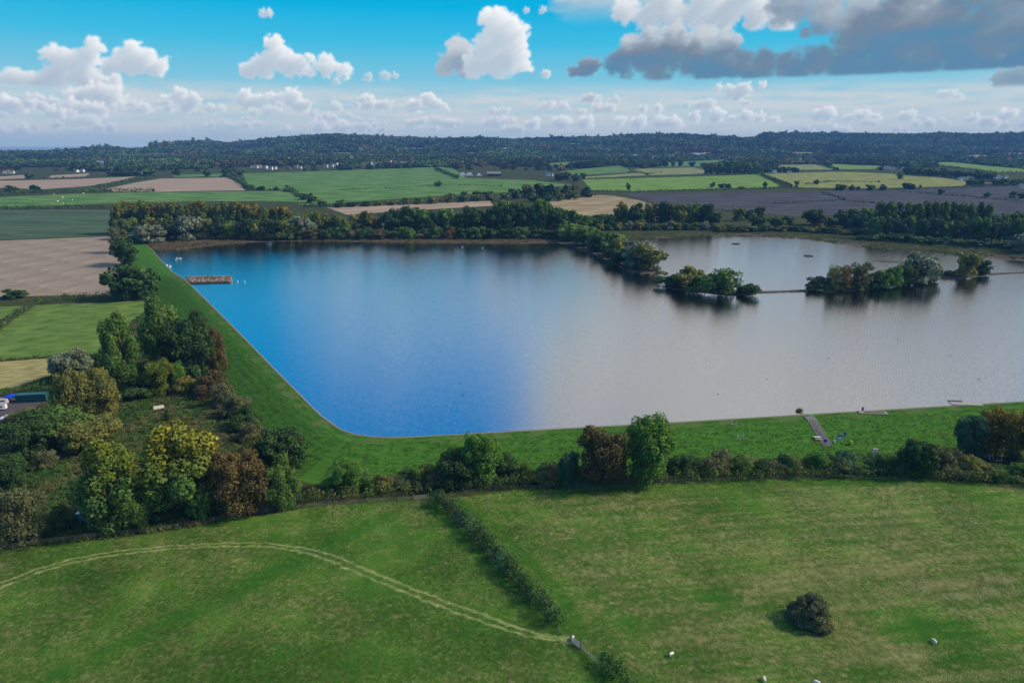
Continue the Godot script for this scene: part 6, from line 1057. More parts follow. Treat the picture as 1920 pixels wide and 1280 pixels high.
var warp_a := FastNoiseLite.new()
var warp_b := FastNoiseLite.new()
var warp_c := FastNoiseLite.new()

# one heap of cloud: puffs are [azimuth, elevation, radius] in degrees, its base is flat; light reaches it from the upper right
func heap(puffs: Array, base_el: float, dark: float, alpha := 1.0, rough := 1.0) -> void:
	var lo := Vector2(1e9, base_el - 0.6)
	var hi := Vector2(-1e9, -1e9)
	var biggest := 0.0
	for p in puffs:
		lo.x = minf(lo.x, p[0] - p[2] * 1.8)
		hi.x = maxf(hi.x, p[0] + p[2] * 1.8)
		hi.y = maxf(hi.y, p[1] + p[2] * 1.7)
		biggest = maxf(biggest, p[2])
	var step := 360.0 / SKY_W
	var c0 := floori(lo.x / step)
	var c1 := ceili(hi.x / step)
	var r0 := maxi(0, floori((90.0 - hi.y) / step) - band_first)
	var r1 := mini(band_rows - 1, ceili((90.0 - lo.y) / step) - band_first)
	var w := c1 - c0 + 1
	var h := r1 - r0 + 1
	if h < 2:
		return
	var dens := PackedFloat32Array()
	dens.resize(w * h)
	var fine := 1.0 / maxf(biggest, 0.3)
	var amp := minf(biggest * 0.55, 0.5) * rough
	for y in h:
		var el0 := 90.0 - (y + r0 + band_first + 0.5) * step
		var floor_ := smooth(base_el - 0.16, base_el + 0.22, el0)
		if floor_ <= 0.0:
			continue
		for x in w:
			var az0 := (x + c0 + 0.5) * step
			var u := az0 * fine
			var v := el0 * fine * 1.25
			var az := az0 + warp_a.get_noise_3d(u, v, base_el) * amp
			var el := el0 + warp_a.get_noise_3d(u + 40.0, v, base_el) * amp
			var inside := -1.0
			for p in puffs:
				var dx: float = az - p[0]
				var dy: float = (el - p[1]) * 1.08
				var rr: float = p[2]
				var q := 1.0 - (dx * dx + dy * dy) / (rr * rr)
				if q > inside:
					inside = q
			if inside < -0.7:
				continue
			var curl := warp_c.get_noise_3d(u * 1.3, v * 1.3, base_el * 3.0)
			var wisp := warp_b.get_noise_3d(u * 3.4, v * 3.4, base_el)
			dens[y * w + x] = smooth(-0.12, (0.95 + 0.3 * dark) if biggest > 0.9 else 0.5, inside + 0.42 * curl + 0.30 * wisp) * floor_
	var shade := Vector3(0.31, 0.43, 0.55).lerp(Vector3(0.090, 0.142, 0.22), dark)
	var lit := Vector3(1.0, 0.99, 0.97).lerp(Vector3(0.33, 0.385, 0.45), dark)
	var reach := biggest * 1.15 / step
	var span := maxf(hi.y - base_el - biggest * 0.6, 0.3)
	for y in h:
		var up := clampf((90.0 - (y + r0 + band_first + 0.5) * step - base_el) / span, 0.0, 1.0)
		for x in w:
			var here := dens[y * w + x]
			if here <= 0.004:
				continue
			# how much cloud lies between this place and the sun
			var thick := 0.0
			for k in 6:
				var t := reach * (k + 0.6) / 6.0
				var sx := x + int(t * 0.80)
				var sy := y - int(t * 0.60)
				if sx < w and sy >= 0:
					thick += dens[sy * w + sx]
			var l := exp(-thick * (0.25 if dark < 0.5 else 0.5)) * 0.84 + 0.22 * up + 0.10 * (1.0 - here)
			if dark > 0.4:
				l = l * 0.55 + 0.42 * up + 0.42 * warp_a.get_noise_3d((x + c0) * step * 0.22, (y + r0) * step * 0.5, 3.0)
			var col := shade.lerp(lit, clampf(l, 0.0, 1.0))
			var k := (1.0 - exp(-here * (4.2 - 1.2 * dark))) * alpha
			var i := ((y + r0) * SKY_W + posmod(x + c0, SKY_W)) * 3
			band[i] = lerpf(band[i], col.x, k)
			band[i + 1] = lerpf(band[i + 1], col.y, k)
			band[i + 2] = lerpf(band[i + 2], col.z, k)

func make_sky() -> Sky:
	warp_a = noise(3, 1.0, 4)
	warp_b = noise(8, 1.0, 3)
	warp_c = noise(17, 1.0, 3)
	band_first = floori((90.0 - BAND_TOP) / 180.0 * SKY_H)
	band_rows = SKY_H / 2 + 12 - band_first
	var low_el := 90.0 - (band_first + band_rows) * 180.0 / SKY_H
	var top_el := 90.0 - band_first * 180.0 / SKY_H
	var b := air_image(SKY_W / 4, top_el, low_el, band_rows / 2)
	b.resize(SKY_W, band_rows, Image.INTERPOLATE_CUBIC)
	band = b.get_data().to_float32_array()
	for c in CLOUDS:
		heap(c[1], c[0], c[2], c[3], c[4])
	# the same kinds of cloud go on all round the horizon
	rng.seed = 77
	for k in 120:
		var az := rng.randf_range(40.0, 320.0)
		var be := rng.randf_range(0.9, 8.0) if k % 3 else rng.randf_range(0.9, 3.0)
		var big := rng.randf_range(0.35, 0.8) * (0.5 + be * 0.16)
		var dark := 1.0 if rng.randf() < 0.22 else rng.randf() * 0.25
		if dark == 1.0:
			big *= 1.7
		var puffs := []
		for i in rng.randi_range(4, 9):
			var t := rng.randf_range(-1.0, 1.0)
			puffs.append([az + t * big * 3.2, be + big * rng.randf_range(0.3, 1.3) * (1.1 - absf(t)), big * rng.randf_range(0.5, 1.0)])
		heap(puffs, be, dark)
	var upper := air_image(512, 90.0, top_el, 90)
	upper.resize(SKY_W, band_first, Image.INTERPOLATE_CUBIC)
	var img := Image.create_empty(SKY_W, SKY_H, false, Image.FORMAT_RGBF)
	img.fill(Color(0.3, 0.42, 0.47))
	img.blit_rect(upper, Rect2i(0, 0, SKY_W, band_first), Vector2i.ZERO)
	img.blit_rect(Image.create_from_data(SKY_W, band_rows, false, Image.FORMAT_RGBF, band.to_byte_array()), Rect2i(0, 0, SKY_W, band_rows), Vector2i(0, band_first))
	var m := PanoramaSkyMaterial.new()
	m.panorama = ImageTexture.create_from_image(img)
	var s := Sky.new()
	s.sky_material = m
	band = PackedFloat32Array()
	return s

# ---------------------------------------------------------------- textures
func mottle(seed_: int, freq: float, lo: Color, hi: Color, octaves := 5, size := 512, stretch := 1.0) -> ImageTexture:
	# a tiling patchwork of two tones; stretch > 1 draws it out along v
	var n := noise(seed_, freq, octaves)
	var im := n.get_seamless_image(size, int(size / stretch), false, false, 0.2) if stretch > 1.0 else n.get_seamless_image(size, size, false, false, 0.2)
	if stretch > 1.0:
		im.resize(size, size, Image.INTERPOLATE_CUBIC)
	im.convert(Image.FORMAT_L8)
	var src := im.get_data()
	var out := PackedByteArray()
	out.resize(size * size * 3)
	var table := PackedByteArray()
	table.resize(768)
	for i in 256:
		var c := lo.lerp(hi, i / 255.0).linear_to_srgb()
		table[i * 3] = int(clampf(c.r, 0, 1) * 255)
		table[i * 3 + 1] = int(clampf(c.g, 0, 1) * 255)
		table[i * 3 + 2] = int(clampf(c.b, 0, 1) * 255)
	for i in src.size():
		var k := src[i] * 3
		out[i * 3] = table[k]
		out[i * 3 + 1] = table[k + 1]
		out[i * 3 + 2] = table[k + 2]
	return ImageTexture.create_from_image(Image.create_from_data(size, size, false, Image.FORMAT_RGB8, out))

var relief: NoiseTexture2D

func ground_mat(key: String, lo: Color, hi: Color, metres: float, freq := 0.02, stretch := 1.0, bump := 6.0) -> StandardMaterial3D:
	if mats.has(key):
		return mats[key]
	var m := mat(key, Color(1, 1, 1), 0.95, 0.1)
	m.albedo_texture = mottle(hash(key) % 1000, freq, lo, hi, 5, 512, stretch)
	m.uv1_scale = Vector3(1.0 / metres, 1.0 / metres, 1.0)
	if bump > 0.0:
		m.heightmap_enabled = true
		m.heightmap_texture = relief
		m.heightmap_scale = bump
	return m

# ---------------------------------------------------------------- ground, fields, lake
var grid_x := PackedFloat32Array()
var grid_d := PackedFloat32Array()

func axis(stops: Array) -> PackedFloat32Array:
	var out := PackedFloat32Array()
	var v: float = stops[0][0]
	for i in stops.size() - 1:
		while v < stops[i + 1][0] - 0.01:
			out.append(v)
			v += stops[i][1]
		v = stops[i + 1][0]
	out.append(v)
	return out

func make_ground() -> void:
	grid_x = axis([[-6000, 300], [-3000, 60], [-900, 30], [-420, 10], [640, 30], [1200, 60], [3000, 300], [6000, 1]])
	grid_d = axis([[-3000, 600], [-600, 100], [0, 20], [100, 10], [700, 20], [1000, 40], [2400, 60], [4600, 200], [5600, 900], [6500, 1]])
	var nx := grid_x.size()
	var v := PackedVector3Array()
	var uv := PackedVector2Array()
	var box := Rect2(lake_2d[0], Vector2.ZERO)
	for p in lake_2d:
		box = box.expand(p)
	box = box.grow(40.0)
	for d in grid_d:
		for x in grid_x:
			var h := land(x, maxf(d, 0.0))
			if box.has_point(Vector2(x, d)):
				var s := lake_distance(Vector2(x, d))
				h = lerpf(minf(h, 1.5), h, smooth(2.0, 22.0, s))
			v.append(Vector3(x, h - 0.02, -d))
			uv.append(Vector2(x, d))
	var idx := PackedInt32Array()
	for j in grid_d.size() - 1:
		for i in nx - 1:
			var a := j * nx + i
			idx.append_array([a, a + nx, a + 1, a + 1, a + nx, a + nx + 1])
	var st := SurfaceTool.new()
	st.create_from_arrays(_arr(v, uv, idx))
	st.generate_normals()
	structure("ground", st.commit(), ground_mat("rough ground", Color(0.022, 0.036, 0.014), Color(0.075, 0.085, 0.035), 45.0, 0.012))

func _arr(v: PackedVector3Array, uv: PackedVector2Array, idx: PackedInt32Array) -> Array:
	var a := []
	a.resize(Mesh.ARRAY_MAX)
	a[Mesh.ARRAY_VERTEX] = v
	a[Mesh.ARRAY_TEX_UV] = uv
	a[Mesh.ARRAY_INDEX] = idx
	return a

# a field is a sheet that follows the land a little above the ground, cut along the ground's own grid
func field_mesh(poly: PackedVector2Array, lift: float, turn: float, level := -1.0) -> ArrayMesh:
	var box := Rect2(poly[0], Vector2.ZERO)
	for p in poly:
		box = box.expand(p)
	var v := PackedVector3Array()
	var n := PackedVector3Array()
	var uv := PackedVector2Array()
	var idx := PackedInt32Array()
	for j in grid_d.size() - 1:
		if grid_d[j + 1] < box.position.y or grid_d[j] > box.end.y:
			continue
		for i in grid_x.size() - 1:
			if grid_x[i + 1] < box.position.x or grid_x[i] > box.end.x:
				continue
			var cell := PackedVector2Array([Vector2(grid_x[i], grid_d[j]), Vector2(grid_x[i + 1], grid_d[j]), Vector2(grid_x[i + 1], grid_d[j + 1]), Vector2(grid_x[i], grid_d[j + 1])])
			for piece in Geometry2D.intersect_polygons(cell, poly):
				var t := Geometry2D.triangulate_polygon(piece)
				var first := v.size()
				for p in piece:
					if level > 0.0:
						v.append(Vector3(p.x, level, -p.y))
						n.append(Vector3.UP)
						uv.append(p)
						continue
					v.append(Vector3(p.x, land(p.x, p.y) + lift, -p.y))
					n.append(Vector3(land(p.x - 5.0, p.y) - land(p.x + 5.0, p.y), 10.0, land(p.x, p.y + 5.0) - land(p.x, p.y - 5.0)).normalized())
					uv.append(p.rotated(turn))
				for k in range(0, t.size(), 3):
					var a := piece[t[k]]; var b := piece[t[k + 1]]; var c := piece[t[k + 2]]
					if (b - a).cross(c - a) > 0.0:
						idx.append_array([first + t[k], first + t[k + 2], first + t[k + 1]])
					else:
						idx.append_array([first + t[k], first + t[k + 1], first + t[k + 2]])
	return arrays_mesh(v, n, idx, uv)

func make_fields() -> void:
	var looks := {
		"winter_crop": ground_mat("young crop", Color(0.040, 0.077, 0.046), Color(0.088, 0.131, 0.076), 90.0, 0.008, 4.0, 0.0),
		"stubble": ground_mat("stubble", Color(0.165, 0.135, 0.105), Color(0.34, 0.285, 0.23), 26.0, 0.010, 10.0, 4.0),
		"tan": ground_mat("bare soil", Color(0.178, 0.135, 0.102), Color(0.382, 0.305, 0.238), 110.0, 0.010, 6.0, 0.0),
		"sand": ground_mat("harvested ground", Color(0.155, 0.128, 0.069), Color(0.376, 0.307, 0.196), 90.0, 0.010, 6.0, 0.0),
		"pasture": ground_mat("short pasture", Color(0.042, 0.097, 0.018), Color(0.153, 0.233, 0.058), 36.0, 0.010, 2.0),
		"green": ground_mat("far grass", Color(0.029, 0.117, 0.021), Color(0.156, 0.253, 0.089), 160.0, 0.010, 2.0, 0.0),
		"bright": ground_mat("far bright grass", Color(0.071, 0.164, 0.023), Color(0.190, 0.291, 0.082), 160.0, 0.010, 2.0, 0.0),
		"olive": ground_mat("far dry grass", Color(0.105, 0.147, 0.034), Color(0.275, 0.283, 0.111), 160.0, 0.010, 2.0, 0.0),
		"pale": ground_mat("far pale grass", Color(0.133, 0.176, 0.070), Color(0.218, 0.244, 0.120), 160.0, 0.010, 2.0, 0.0),
		"dark": ground_mat("dark tilled soil", Color(0.034, 0.038, 0.052), Color(0.080, 0.084, 0.098), 120.0, 0.010, 5.0, 0.0),
		"straw": ground_mat("dry straw grass", Color(0.17, 0.165, 0.060), Color(0.36, 0.32, 0.150), 24.0, 0.012, 2.0),
		"meadow": ground_mat("rough meadow", Color(0.035, 0.052, 0.020), Color(0.120, 0.115, 0.050), 22.0, 0.012, 2.0, 12.0),
		"gravel": ground_mat("yard gravel", Color(0.060, 0.060, 0.068), Color(0.100, 0.095, 0.100), 10.0, 0.03),
	}
	for f in FIELDS:
		var poly := PackedVector2Array()
		for p in f[2]:
			poly.append(Vector2(p[0], p[1]))
		if Geometry2D.is_polygon_clockwise(poly):
			poly.reverse()
		fields_2d.append(poly)
		var far := poly[0].y > 700.0
		structure(f[0], field_mesh(poly, 0.25 if far else 0.03, f[3]), looks[f[1]])

# the two pastures nearest the camera: one picture in metres holds their patches of dry and fresh grass, wheel marks and sheep tracks
const PIC := Rect2(-150, 70, 320, 130)
const PIC_STEP := 0.22

var bare := PackedFloat32Array()   # 0 to 1: how far wheels have worn the turf

func make_pastures() -> void:
	var w := int(PIC.size.x / PIC_STEP)
	var h := int(PIC.size.y / PIC_STEP)
	var dry := PackedFloat32Array()
	dry.resize(w * h)
	var fresh := PackedFloat32Array()
	fresh.resize(w * h)
	bare.resize(w * h)
	var marks := noise(91, 0.35, 2)
	var stamp := func(to: PackedFloat32Array, p: Vector2, r: float, k: float, rx := 1.0) -> void:
		var q := (p - PIC.position) / PIC_STEP
		var rr := r / PIC_STEP
		for y in range(maxi(0, int(q.y - rr)), mini(h, int(q.y + rr) + 2)):
			for x in range(maxi(0, int(q.x - rr * rx)), mini(w, int(q.x + rr * rx) + 2)):
				var e := Vector2((x - q.x) / rx, y - q.y).length() / rr
				if e < 1.0:
					to[y * w + x] = maxf(to[y * w + x], k * (1.0 - e * e))
	for s in PATCHES:   # [which, x, d, radius, strength, stretch]
		stamp.call(dry if s[0] == 0 else fresh, Vector2(s[1], s[2]), s[3], s[4], s[5])
	for s in LINES:     # [which, width, strength, points]
		for i in s[3].size() - 1:
			var a := Vector2(s[3][i][0], s[3][i][1])
			var b := Vector2(s[3][i + 1][0], s[3][i + 1][1])
			var steps := maxi(1, int(a.distance_to(b) / (s[1] * 0.4)))
			for k in steps:
				var p := a.lerp(b, float(k) / steps)
				var side := (b - a).normalized().orthogonal()
				p += side * 0.35 * marks.get_noise_2d(p.x, p.y)
				stamp.call([dry, fresh, bare][s[0]], p, s[1] * (1.0 + 0.3 * marks.get_noise_2d(p.x * 3.0, p.y)), s[2] * (0.8 + 0.5 * marks.get_noise_2d(p.y, p.x)))
	var big := noise(41, 0.028, 3)
	var mid := noise(42, 0.16, 3)
	var fine := noise(43, 0.75, 2)
	var rows := noise(44, 0.16, 2)
	var out := PackedByteArray()
	out.resize(w * h * 3)
	var c_deep := Vector3(0.028, 0.105, 0.010)
	var c_grass := Vector3(0.074, 0.165, 0.021)
	var c_dry := Vector3(0.270, 0.275, 0.100)
	var c_bare := Vector3(0.40, 0.37, 0.20)
	for y in h:
		var d := PIC.position.y + y * PIC_STEP
		for x in w:
			var px := PIC.position.x + x * PIC_STEP
			var i := y * w + x
			var right := smooth(-14.0, 6.0, px - (d - 160.0) * -0.36)
			var streak := rows.get_noise_2d(px * 0.11 + d * 0.03, d * 2.4 - px * 0.32) * (0.16 + 0.30 * right)
			var f := fine.get_noise_2d(px * 0.6, d)
			var t := 0.03 + (0.16 + 0.12 * smooth(150.0, 120.0, d)) * right + (0.34 + 0.10 * right) * big.get_noise_2d(px, d) + 0.34 * mid.get_noise_2d(px, d) + streak + dry[i] * (0.75 + 0.5 * f) - fresh[i]
			t = clampf(t + 0.30 * f, -0.55, 1.0)
			var c := c_grass.lerp(c_dry, t * 0.85) if t > 0.0 else c_grass.lerp(c_deep, -t * 1.8)
			c = c.lerp(c_bare, clampf(bare[i] * (0.9 + 0.6 * f), 0.0, 0.9))
			out[i * 3] = int(pow(c.x, 0.4545) * 255.0)
			out[i * 3 + 1] = int(pow(c.y, 0.4545) * 255.0)
			out[i * 3 + 2] = int(pow(c.z, 0.4545) * 255.0)
	pasture_img = Image.create_from_data(w, h, false, Image.FORMAT_RGB8, out)
	var m := mat("pasture turf", Color(1, 1, 1), 0.95, 0.08)
	m.albedo_texture = ImageTexture.create_from_image(pasture_img)
	m.texture_repeat = false
	m.heightmap_enabled = true
	m.heightmap_texture = relief
	m.heightmap_scale = 0.0
	m.uv1_scale = Vector3(1.0 / PIC.size.x, 1.0 / PIC.size.y, 1.0)
	m.uv1_offset = Vector3(-PIC.position.x / PIC.size.x, -PIC.position.y / PIC.size.y, 0)
	m.heightmap_enabled = false
	for f in PASTURES:
		var poly := PackedVector2Array()
		for p in f:
			poly.append(Vector2(p[0], p[1]))
		if Geometry2D.is_polygon_clockwise(poly):
			poly.reverse()
		fields_2d.append(poly)
		structure("pasture", field_mesh(poly, 0.03, 0.0), m)

func turf_colour(x: float, d: float) -> Color:
	var q := Vector2i((Vector2(x, d) - PIC.position) / PIC_STEP)
	q = q.clamp(Vector2i.ZERO, pasture_img.get_size() - Vector2i.ONE)
	return pasture_img.get_pixelv(q).srgb_to_linear()

func tuft_mesh(blades: int, tall: float, wide: float, width: float, seed_: int, flat := 1.0, spread := PI) -> ArrayMesh:
	rng.seed = seed_
	var v := PackedVector3Array()
	var n := PackedVector3Array()
	var idx := PackedInt32Array()
	for i in blades:
		var a := rng.randf() * TAU
		var foot := Vector3(cos(a), 0, sin(a)) * wide * 0.5 * sqrt(rng.randf())
		var b := rng.randf_range(-spread, spread)
		var lean := Vector3(cos(b), 0, sin(b)) * tall * rng.randf_range(0.3, 1.0) * flat
		var tip := foot + lean + Vector3(0, tall * rng.randf_range(0.5, 1.0), 0)
		var side := Vector3(-sin(b), 0, cos(b)) * width * 0.5
		var k := v.size()
		v.append_array([foot - side, foot + side, tip])
		var face := (tip - v[k]).cross(v[k + 1] - v[k]).normalized()
		var flip := face.y < 0.0
		if flip:
			face = -face
		n.append_array([face, face, face])
		idx.append_array([k, k + 2, k + 1] if flip else [k, k + 1, k + 2])
	return arrays_mesh(v, n, idx)

func scatter(called: String, label: String, category: String, mesh: Mesh, spots: Array[Transform3D], colours: PackedColorArray, parent: Node3D = self) -> MultiMeshInstance3D:
	var mm := MultiMesh.new()
	mm.transform_format = MultiMesh.TRANSFORM_3D
	mm.use_colors = true
	mm.mesh = mesh
	mm.instance_count = spots.size()
	for i in spots.size():
		mm.set_instance_transform(i, spots[i])
		mm.set_instance_color(i, colours[i])
	var o := MultiMeshInstance3D.new()
	o.name = called if parent != self else numbered(called)
	o.multimesh = mm
	o.material_override = leaf_mat
	parent.add_child(o, true)
	o.set_meta("kind", "stuff")
	if parent == self:
		tag(o, label, category)
	return o

func make_grass() -> void:
	var spots: Array[Transform3D] = []
	var cols := PackedColorArray()
	var patch := noise(61, 0.05, 3)
	rng.seed = 15
	var tries := 0
	while spots.size() < 260000 and tries < 900000:
		tries += 1
		var d := 84.0 + 92.0 * pow(rng.randf(), 1.15)
		var x := rng.randf_range(-1.0, 1.0) * (d * 0.76 + 22.0)
		var p := Vector2(x, d)
		if not (Geometry2D.is_point_in_polygon(p, fields_2d[-1]) or Geometry2D.is_point_in_polygon(p, fields_2d[-2])):
			continue
		var c := turf_colour(x, d)
		var q := Vector2i((p - PIC.position) / PIC_STEP)
		if bare[clampi(q.y, 0, pasture_img.get_height() - 1) * pasture_img.get_width() + clampi(q.x, 0, pasture_img.get_width() - 1)] > 0.2:
			continue
		# each tuft is either straw or green; dry ground has more straw
		var dryness := clampf((c.r - 0.055) / 0.20, 0.0, 1.0)
		var straw := rng.randf() < 0.06 + 0.62 * dryness
		var s := rng.randf_range(0.5, 1.0) * (0.75 + 0.9 * dryness) * (0.85 + 0.6 * patch.get_noise_2d(x, d))
		if s < 0.3 or c.r < 0.05 and rng.randf() < 0.65:
			continue
		var turn := 0.5 + 1.1 * patch.get_noise_2d(d * 0.4, x * 0.4) + rng.randf_range(-0.5, 0.5)
		spots.append(Transform3D(Basis(Vector3.UP, turn).scaled(Vector3(s * 1.1, s * 0.9, s * 1.1)), Vector3(x, 0.02, -d)))
		var j := rng.randf_range(0.7, 1.35)
		var e := c.lerp(Color(0.40, 0.385, 0.17) if straw else Color(0.050, 0.125, 0.014), 0.58)
		cols.append(Color(e.r * j, e.g * j, e.b * j))
	# rank grass and weeds on the unmown ground between the trees on the left
	var wild: Array[Transform3D] = []
	var wild_cols := PackedColorArray()
	while wild.size() < 26000:
		var d := rng.randf_range(128.0, 330.0)
		var x := rng.randf_range(-0.82, -0.30) * d
		var q := Vector2(x, d)
		if Geometry2D.is_point_in_polygon(q, fields_2d[-2]) or x > -62.0 - maxf(0.0, d - 185.0) * 0.42:
			continue
		var kept := true
		for i in 8:
			if i != 5 and i != 6 and Geometry2D.is_point_in_polygon(q, fields_2d[i]):
				kept = false
		if not kept:
			continue
		var brown := clampf(0.30 + patch.get_noise_2d(x * 1.4, d) * 1.1, 0.0, 1.0)
		var c := Color(0.048, 0.110, 0.024).lerp(Color(0.140, 0.130, 0.058), brown)
		var s := rng.randf_range(0.6, 1.6)
		wild.append(Transform3D(Basis(Vector3.UP, rng.randf() * TAU).scaled(Vector3(s * 2.2, s * 1.6, s * 2.2)), Vector3(x, land(x, d) + 0.02, -d)))
		var j := rng.randf_range(0.7, 1.3)
		wild_cols.append(Color(c.r * j, c.g * j, c.b * j))
	# mown grass of the dam, a little longer in bands along the slope
	var mown: Array[Transform3D] = []
	var mown_cols := PackedColorArray()
	var path := smooth_path(KERB, 3.0, 1)
	for i in 60000:
		var k := rng.randi() % (path.size() - 1)
		if path[k].y > 420.0 or path[k].x > 330.0:
			continue
		var t := (path[k + 1] - path[k]).normalized()
		var off := rng.randf_range(0.8, 21.0)
		var q := path[k].lerp(path[k + 1], rng.randf()) + Vector2(t.y, -t.x) * off
		var s := rng.randf_range(0.4, 0.9)
		mown.append(Transform3D(Basis(Vector3.UP, rng.randf() * TAU).scaled(Vector3(s * 1.6, s * 0.6, s * 1.6)), Vector3(q.x, profile_height(off, q) + 0.01, -q.y)))
		var band_ := 0.5 + 0.5 * sin(off * 2.6 + patch.get_noise_2d(q.x, q.y) * 3.0)
		var c := Color(0.032, 0.122, 0.014).lerp(Color(0.094, 0.192, 0.038), clampf(band_ * 0.85 + rng.randf() * 0.35 - 0.1, 0.0, 1.0))
		if off < 4.5 and patch.get_noise_2d(q.x * 2.0, q.y * 2.0) > 0.12:
			c = c.lerp(Color(0.24, 0.22, 0.12), 0.6)
		mown_cols.append(c)
	scatter("bank_grass", "short mown grass on the slope of the dam", "grass", tuft_mesh(10, 0.16, 0.6, 0.1, 14, 2.6), mown, mown_cols)
	scatter("meadow_grass", "rank unmown grass and weeds between the trees on the left", "grass", tuft_mesh(12, 0.3, 0.6, 0.12, 6, 1.4), wild, wild_cols)
	scatter("pasture_grass", "short rough grass covering the two near pastures", "grass", tuft_mesh(11, 0.16, 0.7, 0.09, 4, 3.4, 0.5), spots, cols)

# small wind waves: many sines that each fit the tile a whole number of times, so that it joins without a seam
func ripples() -> ImageTexture:
	var n := 384
	var r := RandomNumberGenerator.new()
	r.seed = 21
	var sx := PackedFloat32Array(); sx.resize(n * n)
	var sy := PackedFloat32Array(); sy.resize(n * n)
	for k in 34:
		var a := 1.9 + r.randfn(0.0, 0.75)
		var len_ := exp(r.randf_range(log(14.0), log(70.0)))
		var kx := roundf(cos(a) * len_)
		var ky := roundf(sin(a) * len_)
		var ph := r.randf() * TAU
		var s := Vector2(kx, ky).normalized() * RIPPLE * sqrt(2.0 / 34.0)
		for y in n:
			var base_ := ph + TAU * ky * y / n
			for x in n:
				var c := cos(base_ + TAU * kx * x / n)
				sx[y * n + x] += s.x * c
				sy[y * n + x] += s.y * c
	var out := PackedByteArray()
	out.resize(n * n * 3)
	for i in n * n:
		var v := Vector3(-sx[i], -sy[i], 1.0).normalized()
		out[i * 3] = int((v.x * 0.5 + 0.5) * 255.0 + 0.5)
		out[i * 3 + 1] = int((v.y * 0.5 + 0.5) * 255.0 + 0.5)
		out[i * 3 + 2] = int((v.z * 0.5 + 0.5) * 255.0 + 0.5)
	return ImageTexture.create_from_image(Image.create_from_data(n, n, false, Image.FORMAT_RGB8, out))

func make_lake() -> void:
	var m := mat("lake water", Color(0.54, 0.555, 0.57), 0.10, 0.5)
	m.metallic = 1.0
	m.normal_enabled = true
	m.normal_texture = ripples()
	m.normal_scale = 1.0
	m.uv1_scale = Vector3(1.0 / 17.0, 1.0 / 17.0, 1.0)
	var poly := lake_2d.duplicate()
	if Geometry2D.is_polygon_clockwise(poly):
		poly.reverse()
	structure("lake_water", field_mesh(poly, 0.0, 0.0, WATER), m)

const RIPPLE := 0.055

# the dam: a stone kerb at the water, a mown crest and a grass slope down to the fields
func smooth_path(pts: Array, step: float, passes: int) -> PackedVector2Array:
	var out := PackedVector2Array()
	for i in pts.size() - 1:
		var a := Vector2(pts[i][0], pts[i][1])
		var b := Vector2(pts[i + 1][0], pts[i + 1][1])
		var k := maxi(1, int(a.distance_to(b) / step))
		for j in k:
			out.append(a.lerp(b, float(j) / k))
	out.append(Vector2(pts[-1][0], pts[-1][1]))
	for s in passes:
		var c := out.duplicate()
		for i in range(1, out.size() - 1):
			c[i] = (out[i - 1] + out[i] * 2.0 + out[i + 1]) / 4.0
		out = c
	return out

func loft(path: PackedVector2Array, profile: Array, foot: bool) -> ArrayMesh:
	var v := PackedVector3Array()
	var uv := PackedVector2Array()
	var idx := PackedInt32Array()
	var m := profile.size()
	var along := 0.0
	for i in path.size():
		if i:
			along += path[i].distance_to(path[i - 1])
		var t := (path[mini(i + 1, path.size() - 1)] - path[maxi(i - 1, 0)]).normalized()
		var o := Vector2(t.y, -t.x)
		for p in profile:
			var q: Vector2 = path[i] + o * float(p[0])
			var y: float = p[1]
			if foot:
				var g := land(q.x, q.y) - 0.15
				y = lerpf(g, 4.95, p[1])
			v.append(Vector3(q.x, y, -q.y))
			uv.append(Vector2(p[0], along))
	for i in path.size() - 1:
		for j in m - 1:
			var a := i * m + j
			idx.append_array([a, a + 1, a + m, a + 1, a + m + 1, a + m])
	var st := SurfaceTool.new()
	st.create_from_arrays(_arr(v, uv, idx))
	st.generate_normals()
	return st.commit()

const BANK := [[0.55, 1.0], [2.0, 1.0], [4.0, 0.985], [5.5, 0.93], [8.0, 0.78], [11.0, 0.58], [14.0, 0.38], [17.0, 0.17], [19.5, 0.04], [22.0, 0.0], [23.0, -0.03]]

func profile_height(s: float, q: Vector2) -> float:
	var g := land(q.x, q.y)
	for i in BANK.size() - 1:
		if s < BANK[i + 1][0]:
			return lerpf(g - 0.15, 4.95, lerpf(BANK[i][1], BANK[i + 1][1], clampf((s - BANK[i][0]) / (BANK[i + 1][0] - BANK[i][0]), 0.0, 1.0)))
	return g

# height of the ground with the dam on it
func bank_height(x: float, d: float) -> float:
	var g := land(x, d)
	var s := lake_distance(Vector2(x, d))
	if s < 0.0 or d > 560.0:
		return g
	for i in BANK.size() - 1:
		if s < BANK[i + 1][0]:
			var k := lerpf(BANK[i][1], BANK[i + 1][1], clampf((s - BANK[i][0]) / (BANK[i + 1][0] - BANK[i][0]), 0.0, 1.0))
			return maxf(g, lerpf(g - 0.15, 4.95, k))
	return g

func make_dam() -> void:
	var path := smooth_path(KERB, 3.0, 1)
	var grass := ground_mat("mown bank grass", Color(0.028, 0.112, 0.012), Color(0.075, 0.180, 0.030), 40.0, 0.05, 6.0, 4.0)
	structure("embankment", loft(path, BANK, true), grass)
	var stone := ground_mat("kerb stone", Color(0.13, 0.11, 0.085), Color(0.33, 0.29, 0.24), 3.0, 0.03, 1.0, 3.0)
	structure("reservoir_kerb", loft(path, [[-0.5, 3.2], [-0.12, 4.3], [-0.1, 4.98], [0.55, 5.02], [0.56, 4.7]], false), stone)

